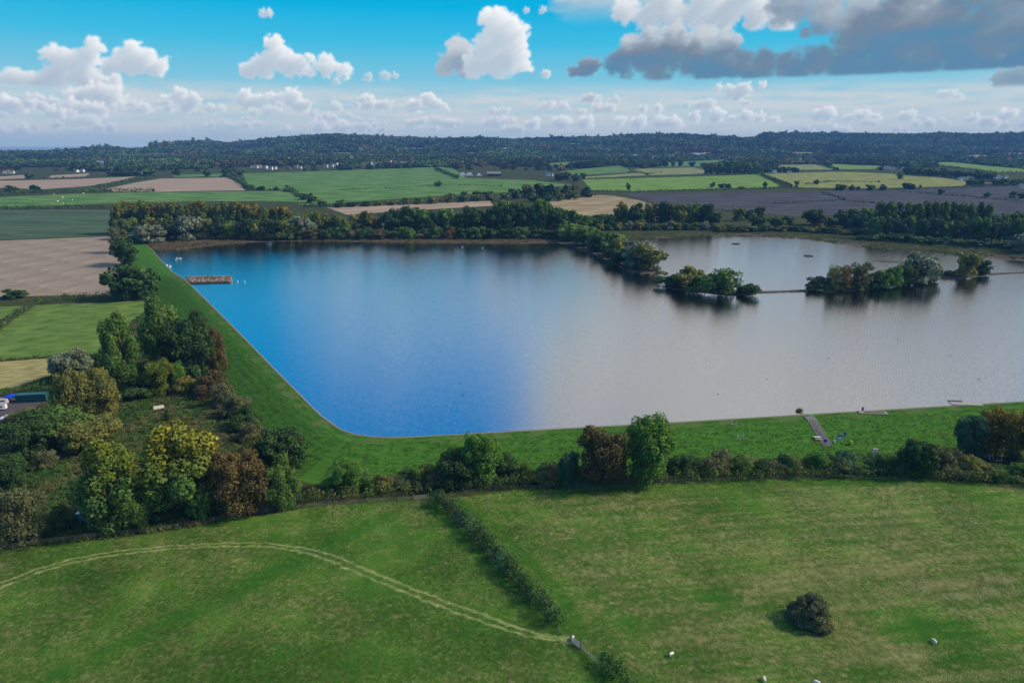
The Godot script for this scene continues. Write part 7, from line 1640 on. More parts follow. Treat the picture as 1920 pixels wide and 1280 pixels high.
# low land where the lake ends in mud and reeds
func make_shores() -> void:
	var mud := ground_mat("shore mud", Color(0.050, 0.046, 0.033), Color(0.125, 0.108, 0.078), 25.0, 0.02, 2.0, 6.0)
	var path := smooth_path(SHORE, 5.0, 2)
	structure("shore", loft(path, [[-1.5, 3.85], [0.0, 4.02], [4.0, 4.25], [14.0, 4.75], [26.0, 4.9], [34.0, 4.6]], false), mud)
	var reed := tuft_mesh(26, 2.0, 2.6, 0.16, 9)
	var spots: Array[Transform3D] = []
	var cols := PackedColorArray()
	rng.seed = 31
	var patch := noise(33, 0.03, 2)
	for i in path.size() - 1:
		var t := (path[i + 1] - path[i]).normalized()
		var o := Vector2(t.y, -t.x)
		for k in 34:
			var off := rng.randf_range(-1.5, 40.0)
			var q := path[i].lerp(path[i + 1], rng.randf()) + o * off
			if q.x > 420.0 or patch.get_noise_2d(q.x, q.y) < -0.25 and off < 8.0:
				continue
			var s := rng.randf_range(0.6, 1.1)
			spots.append(Transform3D(Basis(Vector3.UP, rng.randf() * TAU).scaled(Vector3(s * 1.4, s, s * 1.4)), Vector3(q.x, 4.1 + off * 0.02, -q.y)))
			var j := rng.randf_range(0.6, 1.1)
			var brown := clampf(0.35 + patch.get_noise_2d(q.x * 0.7, q.y) * 0.8 + (0.45 if q.x < 60.0 else -0.3), 0.0, 1.0)
			var c := Color(0.115, 0.165, 0.055).lerp(Color(0.20, 0.15, 0.085), brown)
			cols.append(Color(c.r * j, c.g * j, c.b * j))
	scatter("reed_bed", "band of reeds along the far shore of the reservoir", "reeds", reed, spots, cols)
	for s in ISLETS:   # mounds of mud and grass standing a little above the water
		var poly := PackedVector2Array()
		for p in s[1]:
			poly.append(Vector2(p[0], p[1]))
		structure(s[0], islet_mesh(poly, s[2]), mud)

func islet_mesh(poly: PackedVector2Array, rise: float) -> ArrayMesh:
	if not Geometry2D.is_polygon_clockwise(poly):
		poly.reverse()
	var rough := noise(71, 0.3, 2)
	var fine := PackedVector2Array()
	for i in poly.size():
		var a := poly[i]; var b := poly[(i + 1) % poly.size()]
		var k := maxi(1, int(a.distance_to(b) / 3.0))
		for j in k:
			var p := a.lerp(b, float(j) / k)
			fine.append(p + Vector2(rough.get_noise_2d(p.x, p.y), rough.get_noise_2d(p.y, p.x)) * 0.8)
	var s := Shape.new()
	s.st.set_smooth_group(0)
	var inner := PackedVector2Array()
	var c := Vector2.ZERO
	for p in fine:
		c += p / fine.size()
	var low := 3.6
	for i in fine.size():
		var a := fine[i]; var b := fine[(i + 1) % fine.size()]
		var na := (a - c).normalized(); var nb := (b - c).normalized()
		var ia := a - na * minf(2.0, a.distance_to(c) * 0.4); var ib := b - nb * minf(2.0, b.distance_to(c) * 0.4)
		s.quad(Vector3(a.x, low, -a.y), Vector3(b.x, low, -b.y), Vector3(ib.x, WATER + rise, -ib.y), Vector3(ia.x, WATER + rise, -ia.y))
		inner.append(ia)
	var t := Geometry2D.triangulate_polygon(inner)
	for k in range(0, t.size(), 3):
		var a := inner[t[k]]; var b := inner[t[k + 1]]; var e := inner[t[k + 2]]
		s.tri(Vector3(a.x, WATER + rise, -a.y), Vector3(b.x, WATER + rise, -b.y), Vector3(e.x, WATER + rise, -e.y))
	return s.done()

# ---------------------------------------------------------------- trees
# leaf colours (linear base colours), several to a tree
const PALETTES := {
	"green": [[0.050, 0.098, 0.022], [0.040, 0.082, 0.022], [0.066, 0.112, 0.026]],
	"fresh": [[0.050, 0.117, 0.020], [0.065, 0.131, 0.025], [0.038, 0.090, 0.020]],
	"dark": [[0.026, 0.056, 0.020], [0.034, 0.068, 0.020], [0.022, 0.046, 0.018]],
	"bluish": [[0.028, 0.066, 0.040], [0.036, 0.078, 0.046], [0.026, 0.056, 0.032]],
	"olive": [[0.088, 0.100, 0.028], [0.074, 0.090, 0.028], [0.112, 0.112, 0.030]],
	"silver": [[0.098, 0.124, 0.083], [0.075, 0.101, 0.061], [0.112, 0.135, 0.096]],
	"brown": [[0.058, 0.050, 0.022], [0.052, 0.048, 0.022], [0.066, 0.054, 0.021]],
	"rust": [[0.068, 0.056, 0.023], [0.058, 0.050, 0.023], [0.080, 0.062, 0.021]],
	"grey": [[0.062, 0.076, 0.036], [0.054, 0.068, 0.034], [0.076, 0.082, 0.040]],
	"gold": [[0.132, 0.092, 0.017], [0.106, 0.080, 0.019], [0.085, 0.070, 0.019]],
	"yellow": [[0.165, 0.155, 0.018], [0.135, 0.132, 0.019], [0.100, 0.112, 0.019]],
	"turning": [[0.052, 0.085, 0.022], [0.066, 0.092, 0.024], [0.085, 0.100, 0.024]],
	"lime": [[0.085, 0.106, 0.015], [0.068, 0.095, 0.017], [0.055, 0.085, 0.017]],
}
# some trees have turned at the tips of their tops first: [leaf colours of the rest, share of the height that is still green]
const TURNED := {"turned": ["turning", "gold", 0.84], "turned_yellow": ["green", "yellow", 0.60], "turned_lime": ["green", "lime", 0.68]}

const LEAF := 1.85

# leaves: quads on the skins of many clumps; clumps are [centre, radii, colour]
func leaf_mesh(clumps: Array, count: int, size: float, tall: float, seed_: int, outward := 0.55) -> ArrayMesh:
	var r := RandomNumberGenerator.new()
	r.seed = seed_
	var v := PackedVector3Array(); v.resize(count * 4)
	var n := PackedVector3Array(); n.resize(count * 4)
	var col := PackedColorArray(); col.resize(count * 4)
	var idx := PackedInt32Array(); idx.resize(count * 6)
	var total := 0.0
	for c in clumps:
		total += c[1].x * c[1].y + c[1].x * c[1].z
	var at := 0
	for ci in clumps.size():
		var c: Array = clumps[ci]
		var mid: Vector3 = c[0]
		var rad: Vector3 = c[1]
		var colour: Color = c[2]
		var lot := int(count * (rad.x * rad.y + rad.x * rad.z) / total)
		if ci == clumps.size() - 1:
			lot = count - at
		for k in mini(lot, count - at):
			var y := r.randf_range(-0.75, 1.0)
			var a := r.randf() * TAU
			var q := sqrt(1.0 - y * y)
			var dir := Vector3(cos(a) * q, y, sin(a) * q)
			var p := mid + dir * rad * (0.55 + 0.55 * sqrt(r.randf()))
			if p.y < 0.003:
				p.y = 0.003 + r.randf() * 0.02
			var face := (dir * outward + Vector3(r.randf_range(-1, 1), r.randf_range(-0.6, 1), r.randf_range(-1, 1)) * 0.75).normalized()
			var u := face.cross(Vector3(r.randf_range(-1, 1), r.randf_range(-1, 1), r.randf_range(-1, 1))).normalized()
			var w := face.cross(u)
			var s := size * (0.45 + 0.8 * pow(r.randf(), 1.5)) * 0.62
			u *= s
			w *= s * r.randf_range(0.6, 1.0)
			u.y *= tall
			w.y *= tall
			var b := at * 4
			v[b] = p - u; v[b + 1] = p - w * 0.8; v[b + 2] = p + u; v[b + 3] = p + w
			var sh := (face + dir * 0.9 + Vector3(0, 0.25, 0)).normalized()
			n[b] = sh; n[b + 1] = sh; n[b + 2] = sh; n[b + 3] = sh
			var j := r.randf_range(0.62, 1.3)
			var e := Color(colour.r * j * r.randf_range(0.88, 1.14), colour.g * j, colour.b * j)
			col[b] = e; col[b + 1] = e; col[b + 2] = e; col[b + 3] = e
			var f := at * 6
			idx[f] = b; idx[f + 1] = b + 2; idx[f + 2] = b + 1; idx[f + 3] = b; idx[f + 4] = b + 3; idx[f + 5] = b + 2
			at += 1
	return arrays_mesh(v, n, idx, PackedVector2Array(), col)

func tone(palette: String, y: float, r: RandomNumberGenerator) -> Color:
	var name_ := palette
	if TURNED.has(palette):
		var t: Array = TURNED[palette]
		var from: Array = PALETTES[t[0]][r.randi() % 3]
		var to: Array = PALETTES[t[1]][r.randi() % 3]
		var share := clampf((y - t[2]) * 2.6 + 0.5 + r.randf_range(-0.45, 0.35), 0.0, 1.0)
		return Color(lerpf(from[0], to[0], share), lerpf(from[1], to[1], share), lerpf(from[2], to[2], share)) * LEAF
	var set_: Array = PALETTES[name_]
	var a: Array = set_[r.randi() % set_.size()]
	var b: Array = set_[r.randi() % set_.size()]
	var k := r.randf_range(0.85, 1.15) * LEAF
	return Color((a[0] + b[0]) * 0.5 * k, (a[1] + b[1]) * 0.5 * k, (a[2] + b[2]) * 0.5 * k)

# crowns are made in a box one unit wide and one unit high, and stretched to each tree's size
func crown_clumps(kind: String, palette: String, r: RandomNumberGenerator, lots: float) -> Array:
	var out := []
	match kind:
		"round", "willow", "airy":
			# a few big boughs, each with lesser clumps around it
			var boughs := int((9 if kind != "airy" else 8) * sqrt(lots)) + 2
			for i in boughs:
				var a := TAU * i / boughs * 2.0 + r.randf_range(-0.5, 0.5)
				var y := r.randf_range(-0.5, 0.85)
				var q := sqrt(1.0 - y * y)
				var big := Vector3(cos(a) * q * 0.27, 0.55 + y * 0.29, sin(a) * q * 0.27)
				var rr := r.randf_range(0.13, 0.20)
				for k in int(5 * lots) + 2:
					var o := Vector3(r.randf_range(-1, 1), r.randf_range(-0.8, 1), r.randf_range(-1, 1)).normalized() * rr * 0.85
					var s := rr * r.randf_range(0.42, 0.72)
					var c := big + o
					c.y = minf(c.y, 0.97 - s * 0.6)
					out.append([c, Vector3(s, s * (1.25 if kind == "willow" else 0.92), s), tone(palette, c.y, r)])
			for i in 5:
				out.append([Vector3(r.randf_range(-0.12, 0.12), r.randf_range(0.3, 0.7), r.randf_range(-0.12, 0.12)), Vector3.ONE * 0.2, tone(palette, 0.2, r)])
			if true:
				for i in int(7 * lots) + 3:
					var a := r.randf() * TAU
					out.append([Vector3(cos(a) * r.randf_range(0.1, 0.33), r.randf_range(0.10, 0.28), sin(a) * r.randf_range(0.1, 0.33)), Vector3.ONE * r.randf_range(0.08, 0.14), tone(palette, 0.1, r)])
		"tall":
			var boughs := int(36 * lots) + 12
			for i in boughs:
				var y := pow(r.randf(), 0.85)
				var wide := 0.40 * pow(sin(PI * clampf(0.10 + y * 0.86, 0.0, 1.0)), 0.55) * (1.0 - 0.25 * y)
				var a := r.randf() * TAU
				var k := sqrt(r.randf_range(0.15, 1.0)) * wide
				var s := r.randf_range(0.075, 0.135)
				var c := Vector3(cos(a) * k, 0.07 + y * 0.84, sin(a) * k)
				out.append([c, Vector3(s, s * 1.15, s), tone(palette, c.y, r)])
		"bush":
			# several stems of unequal height grown together
			var heads := []
			for i in 6:
				var a := TAU * i / 6.0 + r.randf_range(-0.5, 0.5)
				heads.append([Vector3(cos(a), 0, sin(a)) * r.randf_range(0.05, 0.25), r.randf_range(0.6, 1.0), r.randf_range(0.18, 0.27)])
			heads[r.randi() % 6][1] = 1.0
			for i in int(36 * lots) + 12:
				var hd: Array = heads[i % 6]
				var a := r.randf() * TAU
				var y := r.randf_range(0.0, 1.0)
				var q := sqrt(1.0 - y * y * 0.8) * sqrt(r.randf_range(0.25, 1.0))
				var s := r.randf_range(0.07, 0.145)
				out.append([hd[0] + Vector3(cos(a) * q * hd[2], 0.06 + y * (hd[1] - 0.16), sin(a) * q * hd[2]), Vector3(s, s * 1.2, s), tone(palette, y, r)])
			out.append([Vector3(0, 0.28, 0), Vector3(0.26, 0.26, 0.26), tone(palette, 0.2, r)])
		"dome":
			for i in int(34 * lots) + 10:
				var a := r.randf() * TAU
				var y := r.randf_range(0.0, 1.0)
				var q := sqrt(1.0 - y * y * 0.85) * sqrt(r.randf_range(0.3, 1.0))
				var s := r.randf_range(0.07, 0.14)
				out.append([Vector3(cos(a) * q * 0.40, 0.08 + y * 0.78, sin(a) * q * 0.40), Vector3(s, s * 1.2, s), tone(palette, y, r)])
			out.append([Vector3(0, 0.3, 0), Vector3(0.3, 0.3, 0.3), tone(palette, 0.2, r)])
		"conifer":
			for i in int(40 * lots) + 12:
				var y := r.randf()
				var wide := 0.46 * (1.0 - y) + 0.03
				var a := r.randf() * TAU
				var k := wide * sqrt(r.randf_range(0.3, 1.0))
				var s := 0.05 + 0.10 * (1.0 - y)
				out.append([Vector3(cos(a) * k, 0.04 + y * 0.92, sin(a) * k), Vector3(s, s * 0.45, s), tone(palette, y, r)])
	return out

const LOD_COUNT := [23000, 5600, 1000]
const LOD_SIZE := [0.034, 0.062, 0.136]
const LOD_LOTS := [1.5, 0.9, 0.45]

func crown_mesh(kind: String, palette: String, variant: int, lod: int, ratio: float) -> ArrayMesh:
	var key := "%s %s %d %d" % [kind, palette, variant, lod]
	if not crown_cache.has(key):
		var r := RandomNumberGenerator.new()
		r.seed = hash(key)
		var clumps := crown_clumps(kind, palette, r, LOD_LOTS[lod])
		var count: int = LOD_COUNT[lod]
		var size: float = LOD_SIZE[lod]
		if kind == "airy":
			count = int(count * 0.62)
			size *= 0.85
		if kind == "bush" and lod == 0:
			count = int(count * 0.6)
		crown_cache[key] = leaf_mesh(clumps, count, size, ratio, hash(key) + 1)
	return crown_cache[key]

func trunk_mesh(kind: String, variant: int) -> ArrayMesh:
	var key := "%s %d" % [kind, variant]
	if not trunk_cache.has(key):
		var r := RandomNumberGenerator.new()
		r.seed = hash(key)
		var s := Shape.new()
		var top := Vector3(r.randf_range(-0.03, 0.03), 0.62, r.randf_range(-0.03, 0.03))
		if kind == "bush" or kind == "dome":
			for i in 5:
				var a := TAU * i / 5.0
				s.bar(Vector3(cos(a) * 0.04, -0.02, sin(a) * 0.04), Vector3(cos(a) * 0.2, 0.5, sin(a) * 0.2), 0.016, 0.006, 5)
		elif kind == "conifer":
			s.bar(Vector3(0, -0.02, 0), Vector3(0, 0.95, 0), 0.03, 0.004, 6)
		else:
			s.bar(Vector3(0, -0.02, 0), Vector3(0.005, 0.2, 0), 0.030, 0.022, 7)
			s.bar(Vector3(0.005, 0.2, 0), top, 0.022, 0.010, 7)
			for i in (22 if kind == "airy" else 7):
				var a := TAU * i * 0.381966 + r.randf()
				var from := Vector3(0.005, 0.2, 0).lerp(top, r.randf_range(0.0, 1.0))
				var to := from + Vector3(cos(a) * 0.24, r.randf_range(0.14, 0.30), sin(a) * 0.24)
				s.bar(from, to, 0.011, 0.005, 5)
				if kind == "airy":
					for k in 4:
						var q := from.lerp(to, r.randf_range(0.4, 1.0))
						s.bar(q, q + Vector3(r.randf_range(-0.15, 0.15), r.randf_range(-0.02, 0.16), r.randf_range(-0.15, 0.15)), 0.005, 0.002, 4)
		trunk_cache[key] = s.done()
	return trunk_cache[key]

var planted := 0

func plant(called: String, label: String, category: String, group: String, kind: String, palette: String, at: Vector3, tall: float, wide: float, lod: int, variants := 3) -> Node3D:
	planted += 1
	var t := base(called, at, planted * 2.399963)
	tag(t, label, category, group)
	var variant := planted % variants
	if kind == "bush":
		wide *= 1.2
	var ratio := wide / tall
	part("trunk", trunk_mesh(kind, variant), mats["pale bark"] if kind == "airy" else mats["bark"], t).scale = Vector3(wide if kind == "bush" else minf(wide, tall * 0.8), tall, wide if kind == "bush" else minf(wide, tall * 0.8))
	part("crown", crown_mesh(kind, palette, variant, lod, clampf(ratio, 0.5, 1.4)), leaf_mat, t).scale = Vector3(wide * (0.88 + 0.3 * fposmod(planted * 0.618, 1.0)), tall, wide * (0.88 + 0.3 * fposmod(planted * 0.317, 1.0)))
	return t

func make_trees() -> void:
	var seen_in := {}   # trees of a group are listed from left to right
	for t in TREES:   # [name, label, category, group, kind, palette, x, d, ground (or -1), height, width]
		var y: float = land(t[6], t[7]) if t[8] < 0.0 else t[8]
		var lod := 0 if t[7] < 260.0 else 1 if t[7] < 820.0 else 2
		var label: String = t[1]
		if label == "@":
			seen_in[t[3]] = seen_in.get(t[3], 0) + 1
			label = GROUP_LABELS[t[3]] % ordinal(seen_in[t[3]])
		plant(t[0], label, t[2], t[3], t[4], t[5], Vector3(t[6], y - 0.05, -t[7]), t[9], t[10], lod)

# hedges: one continuous band of leaves along a line
func hedge_mesh(path: PackedVector2Array, tall: float, wide: float, palettes: Array, leaf: float, dense: float, r: RandomNumberGenerator, mid: Vector3) -> ArrayMesh:
	var clumps := []
	var length := 0.0
	for i in path.size() - 1:
		length += path[i].distance_to(path[i + 1])
	var step := tall * 0.42
	for i in path.size() - 1:
		var a := path[i]; var b := path[i + 1]
		var k := maxi(1, int(a.distance_to(b) / step))
		var side := (b - a).normalized().orthogonal()
		for j in k:
			var p := a.lerp(b, (j + r.randf()) / k)
			for e in 3:
				var q := p + side * r.randf_range(-0.36, 0.36) * wide
				var s := tall * r.randf_range(0.22, 0.42)
				var y := r.randf_range(0.22, 0.72) * tall
				var c := Vector3(q.x, land(q.x, q.y) + y, -q.y) - mid
				clumps.append([c, Vector3(s * maxf(1.0, wide / tall * 0.6), s * 1.1, s * maxf(1.0, wide / tall * 0.6)), tone(palettes[r.randi() % palettes.size()], 0.5, r)])
	var count := int(length * (wide + tall * 1.6) / (leaf * leaf) * dense)
	return hedge_leaves(clumps, clampi(count, 60, 60000), leaf, r.randi())

func hedge_leaves(clumps: Array, count: int, leaf: float, seed_: int) -> ArrayMesh:
	# as leaf_mesh, but without the floor at zero
	var low := 1e9
	for c in clumps:
		low = minf(low, c[0].y - c[1].y)
	var moved := []
	for c in clumps:
		moved.append([c[0] + Vector3(0, 100.0 - low, 0), c[1], c[2]])
	var m := leaf_mesh(moved, count, leaf, 1.0, seed_)
	var a := m.surface_get_arrays(0)
	var v: PackedVector3Array = a[Mesh.ARRAY_VERTEX]
	for i in v.size():
		v[i].y -= 100.0 - low
	a[Mesh.ARRAY_VERTEX] = v
	var out := ArrayMesh.new()
	out.add_surface_from_arrays(Mesh.PRIMITIVE_TRIANGLES, a)
	return out

func make_hedges() -> void:
	var r := RandomNumberGenerator.new()
	r.seed = 202
	var nth := 0
	for h in HEDGES:   # [label, group, height, width, palettes, leaf size, density, points]
		var path := smooth_path(h[7], 6.0, 1)
		var at := on_land(path[0].x, path[0].y)
		var t := base("hedge", at)
		if h[1]:
			nth += 1
		tag(t, h[0] % ordinal(nth) if h[1] else h[0], "hedge", h[1])
		part("foliage", hedge_mesh(path, h[2], h[3], h[4], h[5], h[6], r, at), leaf_mat, t)
		# woody stems along the foot
		var s := Shape.new()
		var every := maxi(1, path.size() / 60)
		for i in range(0, path.size() - 1, every):
			var p := path[i].lerp(path[i + 1], 0.5)
			var q := on_land(p.x, p.y) - at
			s.bar(q - Vector3(0, 0.1, 0), q + Vector3(r.randf_range(-0.3, 0.3), h[2] * 0.6, r.randf_range(-0.3, 0.3)), 0.03 * h[2], 0.012 * h[2], 4)
		part("stem", s.done(), mats["bark"], t)

# the woods on the hills and round the far village read as one mass
func make_woods() -> void:
	var spots: Array[Transform3D] = []
	var cols := PackedColorArray()
	rng.seed = 99
	var n := noise(55, 0.0016, 3)
	var tint := noise(56, 0.0022, 3)
	var houses: Array[Vector2] = []
	for h in HOUSES:
		houses.append(Vector2(h[1], h[2]))
	for h in VEHICLES:
		houses.append(Vector2(h[0], h[1]))
	var greens := [Color(0.030, 0.062, 0.024), Color(0.040, 0.078, 0.026), Color(0.050, 0.085, 0.026), Color(0.024, 0.050, 0.026), Color(0.075, 0.082, 0.030), Color(0.090, 0.070, 0.034)]
	var d := 1750.0
	while d < 4900.0:
		var pitch := 11.5 + (d - 1750.0) * 0.0022
		var reach := d * 0.86 + 200.0
		var x := -reach
		while x < reach:
			x += pitch * rng.randf_range(0.75, 1.25)
			var q := Vector2(x + rng.randf_range(-4, 4), d + rng.randf_range(-8, 8))
			var hill := d > 3000.0
			if not hill:
				var want := n.get_noise_2d(q.x, q.y * 1.6) + smooth(1800.0, 2300.0, d) * 0.75 - 0.36
				if want < 0.0 and rng.randf() > 0.04:
					continue
			var free := true
			for f in fields_2d:
				if Geometry2D.is_point_in_polygon(q, f) or Geometry2D.is_point_in_polygon(q * (1.0 + 70.0 / d), f) or Geometry2D.is_point_in_polygon(q * (1.0 + 140.0 / d), f):
					free = false
					break
			if not free:
				continue
			if d < 3000.0:
				for h in houses:
					if absf(h.x * q.y / h.y - q.x) < 13.0 and q.y < h.y + 6.0 and q.y > h.y - 170.0:
						free = false
						break
				if not free:
					continue
			var s := rng.randf_range(9.0, 20.0) * (1.4 if hill else 0.9)
			var tall := s * rng.randf_range(0.75, 1.15)
			if hill and rng.randf() < 0.015:
				tall *= 1.5
			spots.append(Transform3D(Basis(Vector3.UP, rng.randf() * TAU).scaled(Vector3(s * 1.3, tall, s * 1.3)), on_land(q.x, q.y, -0.5)))
			var k := clampf(tint.get_noise_2d(q.x, q.y) * 0.9 + 0.4 + rng.randf_range(-0.25, 0.25), 0.0, 0.999) * 5.0
			var c: Color = greens[int(k)].lerp(greens[int(k) + 1], k - int(k))
			var j := rng.randf_range(0.7, 1.35) * (1.0 + 0.9 * tint.get_noise_2d(q.y * 1.3, q.x * 0.8))
			cols.append(Color(c.r * j, c.g * j, c.b * j) * 1.9)
		d += pitch * 0.92
	print("woods ", spots.size())
	var r := RandomNumberGenerator.new()
	r.seed = 4
	var clumps := crown_clumps("bush", "green", r, 0.6)
	for c in clumps:
		c[2] = Color(0.8, 0.8, 0.8)
	scatter("woodland", "dark wooded hillside and the woods below it on the horizon", "woodland", leaf_mesh(clumps, 150, 0.30, 0.8, 12), spots, cols)

# ---------------------------------------------------------------- animals: bones are [from, to, radius, radius]; the skin is meshed as surface nets
func skin(bones: Array, cell: float, blend: float) -> ArrayMesh:
	var lo := Vector3.ONE * 1e9
	var hi := -lo
	for b in bones:
		for e in 2:
			var rr: float = b[2 + e] + cell * 2.0
			lo = lo.min(b[e] - Vector3.ONE * rr)
			hi = hi.max(b[e] + Vector3.ONE * rr)
	var n := Vector3i(((hi - lo) / cell).ceil()) + Vector3i.ONE
	var f := PackedFloat32Array()
	f.resize(n.x * n.y * n.z)
	for z in n.z:
		for y in n.y:
			for x in n.x:
				var p := lo + Vector3(x, y, z) * cell
				var sum := 0.0
				for b in bones:
					var ab: Vector3 = b[1] - b[0]
					var t := clampf((p - b[0]).dot(ab) / maxf(ab.length_squared(), 1e-9), 0.0, 1.0)
					var dist: float = (p - (b[0] + ab * t)).length() - lerpf(b[2], b[3], t)
					sum += exp(-dist / blend)
				f[(z * n.y + y) * n.x + x] = -blend * log(maxf(sum, 1e-30))
	var index := {}
	var v := PackedVector3Array()
	var offs := [0, 1, n.x, n.x + 1, n.x * n.y, n.x * n.y + 1, n.x * n.y + n.x, n.x * n.y + n.x + 1]
	for z in n.z - 1:
		for y in n.y - 1:
			for x in n.x - 1:
				var i := (z * n.y + y) * n.x + x
				var inside := 0
				for o in offs:
					if f[i + o] < 0.0:
						inside += 1
				if inside == 0 or inside == 8:
					continue
				var acc := Vector3.ZERO
				var hits := 0
				for e in [[0, 1], [2, 3], [4, 5], [6, 7], [0, 2], [1, 3], [4, 6], [5, 7], [0, 4], [1, 5], [2, 6], [3, 7]]:
					var fa: float = f[i + offs[e[0]]]
					var fb: float = f[i + offs[e[1]]]
					if (fa < 0.0) != (fb < 0.0):
						var pa := Vector3(e[0] & 1, (e[0] >> 1) & 1, e[0] >> 2)
						var pb := Vector3(e[1] & 1, (e[1] >> 1) & 1, e[1] >> 2)
						acc += pa.lerp(pb, fa / (fa - fb))
						hits += 1
				index[i] = v.size()
				v.append(lo + (Vector3(x, y, z) + acc / hits) * cell)
	var idx := PackedInt32Array()
	var strides := [1, n.x, n.x * n.y]
	for i in index:
		for ax in 3:
			var s1: int = strides[(ax + 1) % 3]
			var s2: int = strides[(ax + 2) % 3]
			if (f[i] < 0.0) == (f[i + strides[ax]] < 0.0):
				continue
			if not (index.has(i - s1) and index.has(i - s2) and index.has(i - s1 - s2)):
				continue
			var q := [index[i], index[i - s1], index[i - s1 - s2], index[i - s2]]
			if f[i] < 0.0:
				q = [q[3], q[2], q[1], q[0]]
			idx.append_array([q[0], q[1], q[2], q[0], q[2], q[3]])
	var st := SurfaceTool.new()
	st.create_from_arrays(_arr(v, _zero_uv(v.size()), idx))
	st.generate_normals()
	return st.commit()

func _zero_uv(n: int) -> PackedVector2Array:
	var a := PackedVector2Array()
	a.resize(n)
	return a

func sheep_mesh() -> ArrayMesh:
	var b := [[Vector3(-0.38, 0.66, 0), Vector3(0.34, 0.66, 0), 0.25, 0.25], [Vector3(-0.3, 0.72, 0), Vector3(0.2, 0.72, 0), 0.22, 0.2],
		[Vector3(0.42, 0.66, 0), Vector3(0.66, 0.42, 0.03), 0.13, 0.09], [Vector3(0.66, 0.42, 0.03), Vector3(0.76, 0.20, 0.04), 0.085, 0.05],
		[Vector3(0.64, 0.44, 0.09), Vector3(0.62, 0.42, 0.18), 0.03, 0.02], [Vector3(0.64, 0.44, -0.03), Vector3(0.62, 0.42, -0.12), 0.03, 0.02],
		[Vector3(-0.55, 0.7, 0), Vector3(-0.64, 0.5, 0), 0.05, 0.035]]
	for s in [-1, 1]:
		b.append([Vector3(0.30, 0.55, 0.13 * s), Vector3(0.33, 0.26, 0.13 * s), 0.09, 0.045])
		b.append([Vector3(0.33, 0.26, 0.13 * s), Vector3(0.32, 0.03, 0.13 * s), 0.04, 0.035])
		b.append([Vector3(-0.36, 0.58, 0.14 * s), Vector3(-0.28, 0.36, 0.14 * s), 0.12, 0.06])
		b.append([Vector3(-0.28, 0.36, 0.14 * s), Vector3(-0.38, 0.22, 0.14 * s), 0.055, 0.04])
		b.append([Vector3(-0.38, 0.22, 0.14 * s), Vector3(-0.37, 0.03, 0.14 * s), 0.04, 0.035])
	return skin(b, 0.045, 0.035)

func bird_mesh(neck: float, size: float) -> ArrayMesh:
	var b := [[Vector3(-0.30, 0.12, 0) * size, Vector3(0.25, 0.12, 0) * size, 0.13 * size, 0.17 * size], [Vector3(-0.3, 0.16, 0) * size, Vector3(-0.55, 0.22, 0) * size, 0.09 * size, 0.03 * size],
		[Vector3(0.32, 0.16, 0) * size, Vector3(0.42, 0.16 + neck * 0.55, 0) * size, 0.07 * size, 0.045 * size], [Vector3(0.42, 0.16 + neck * 0.55, 0) * size, Vector3(0.36, 0.16 + neck, 0) * size, 0.045 * size, 0.045 * size],
		[Vector3(0.38, 0.17 + neck, 0) * size, Vector3(0.50, 0.14 + neck, 0) * size, 0.055 * size, 0.025 * size]]
	return skin(b, 0.05 * size, 0.03 * size)

# ---------------------------------------------------------------- buildings and small things
func box_mesh(w: float, h: float, d: float, at := Vector3.ZERO) -> ArrayMesh:
	return Shape.new().box(at + Vector3(-w / 2, 0, -d / 2), at + Vector3(w / 2, h, d / 2)).done()

func gable(w: float, d: float, wall: float, rise: float) -> Array:
	var s := Shape.new()
	s.box(Vector3(-w / 2, -0.5, -d / 2), Vector3(w / 2, wall, d / 2))
	for e in [-1.0, 1.0]:
		s.tri(Vector3(e * w / 2, wall, -d / 2), Vector3(e * w / 2, wall + rise, 0), Vector3(e * w / 2, wall, d / 2))
	var r := Shape.new()
	var o := 0.35
	var hw := w / 2 + o
	var low := wall - rise * o / (d / 2) + 0.06
	for e in [-1.0, 1.0]:
		var a := Vector3(-hw, low, e * (d / 2 + o)); var b := Vector3(hw, low, e * (d / 2 + o)); var c := Vector3(hw, wall + rise + 0.06, 0); var f := Vector3(-hw, wall + rise + 0.06, 0)
		var up := Vector3(0, 0.18, 0)
		if e > 0.0:
			r.quad(a + up, f + up, c + up, b + up)
			r.quad(a, b, c, f)
			r.quad(a, a + up, b + up, b)
		else:
			r.quad(a + up, b + up, c + up, f + up)
			r.quad(a, f, c, b)
			r.quad(a, b, b + up, a + up)
	return [s.done(), r.done()]

func ordinal(n: int) -> String:
	var words := ["first", "second", "third", "fourth", "fifth", "sixth", "seventh", "eighth", "ninth", "tenth"]
	if n <= 10:
		return words[n - 1]
	return "%d%s" % [n, "th" if n % 100 in [11, 12, 13] else {1: "st", 2: "nd", 3: "rd"}.get(n % 10, "th")]

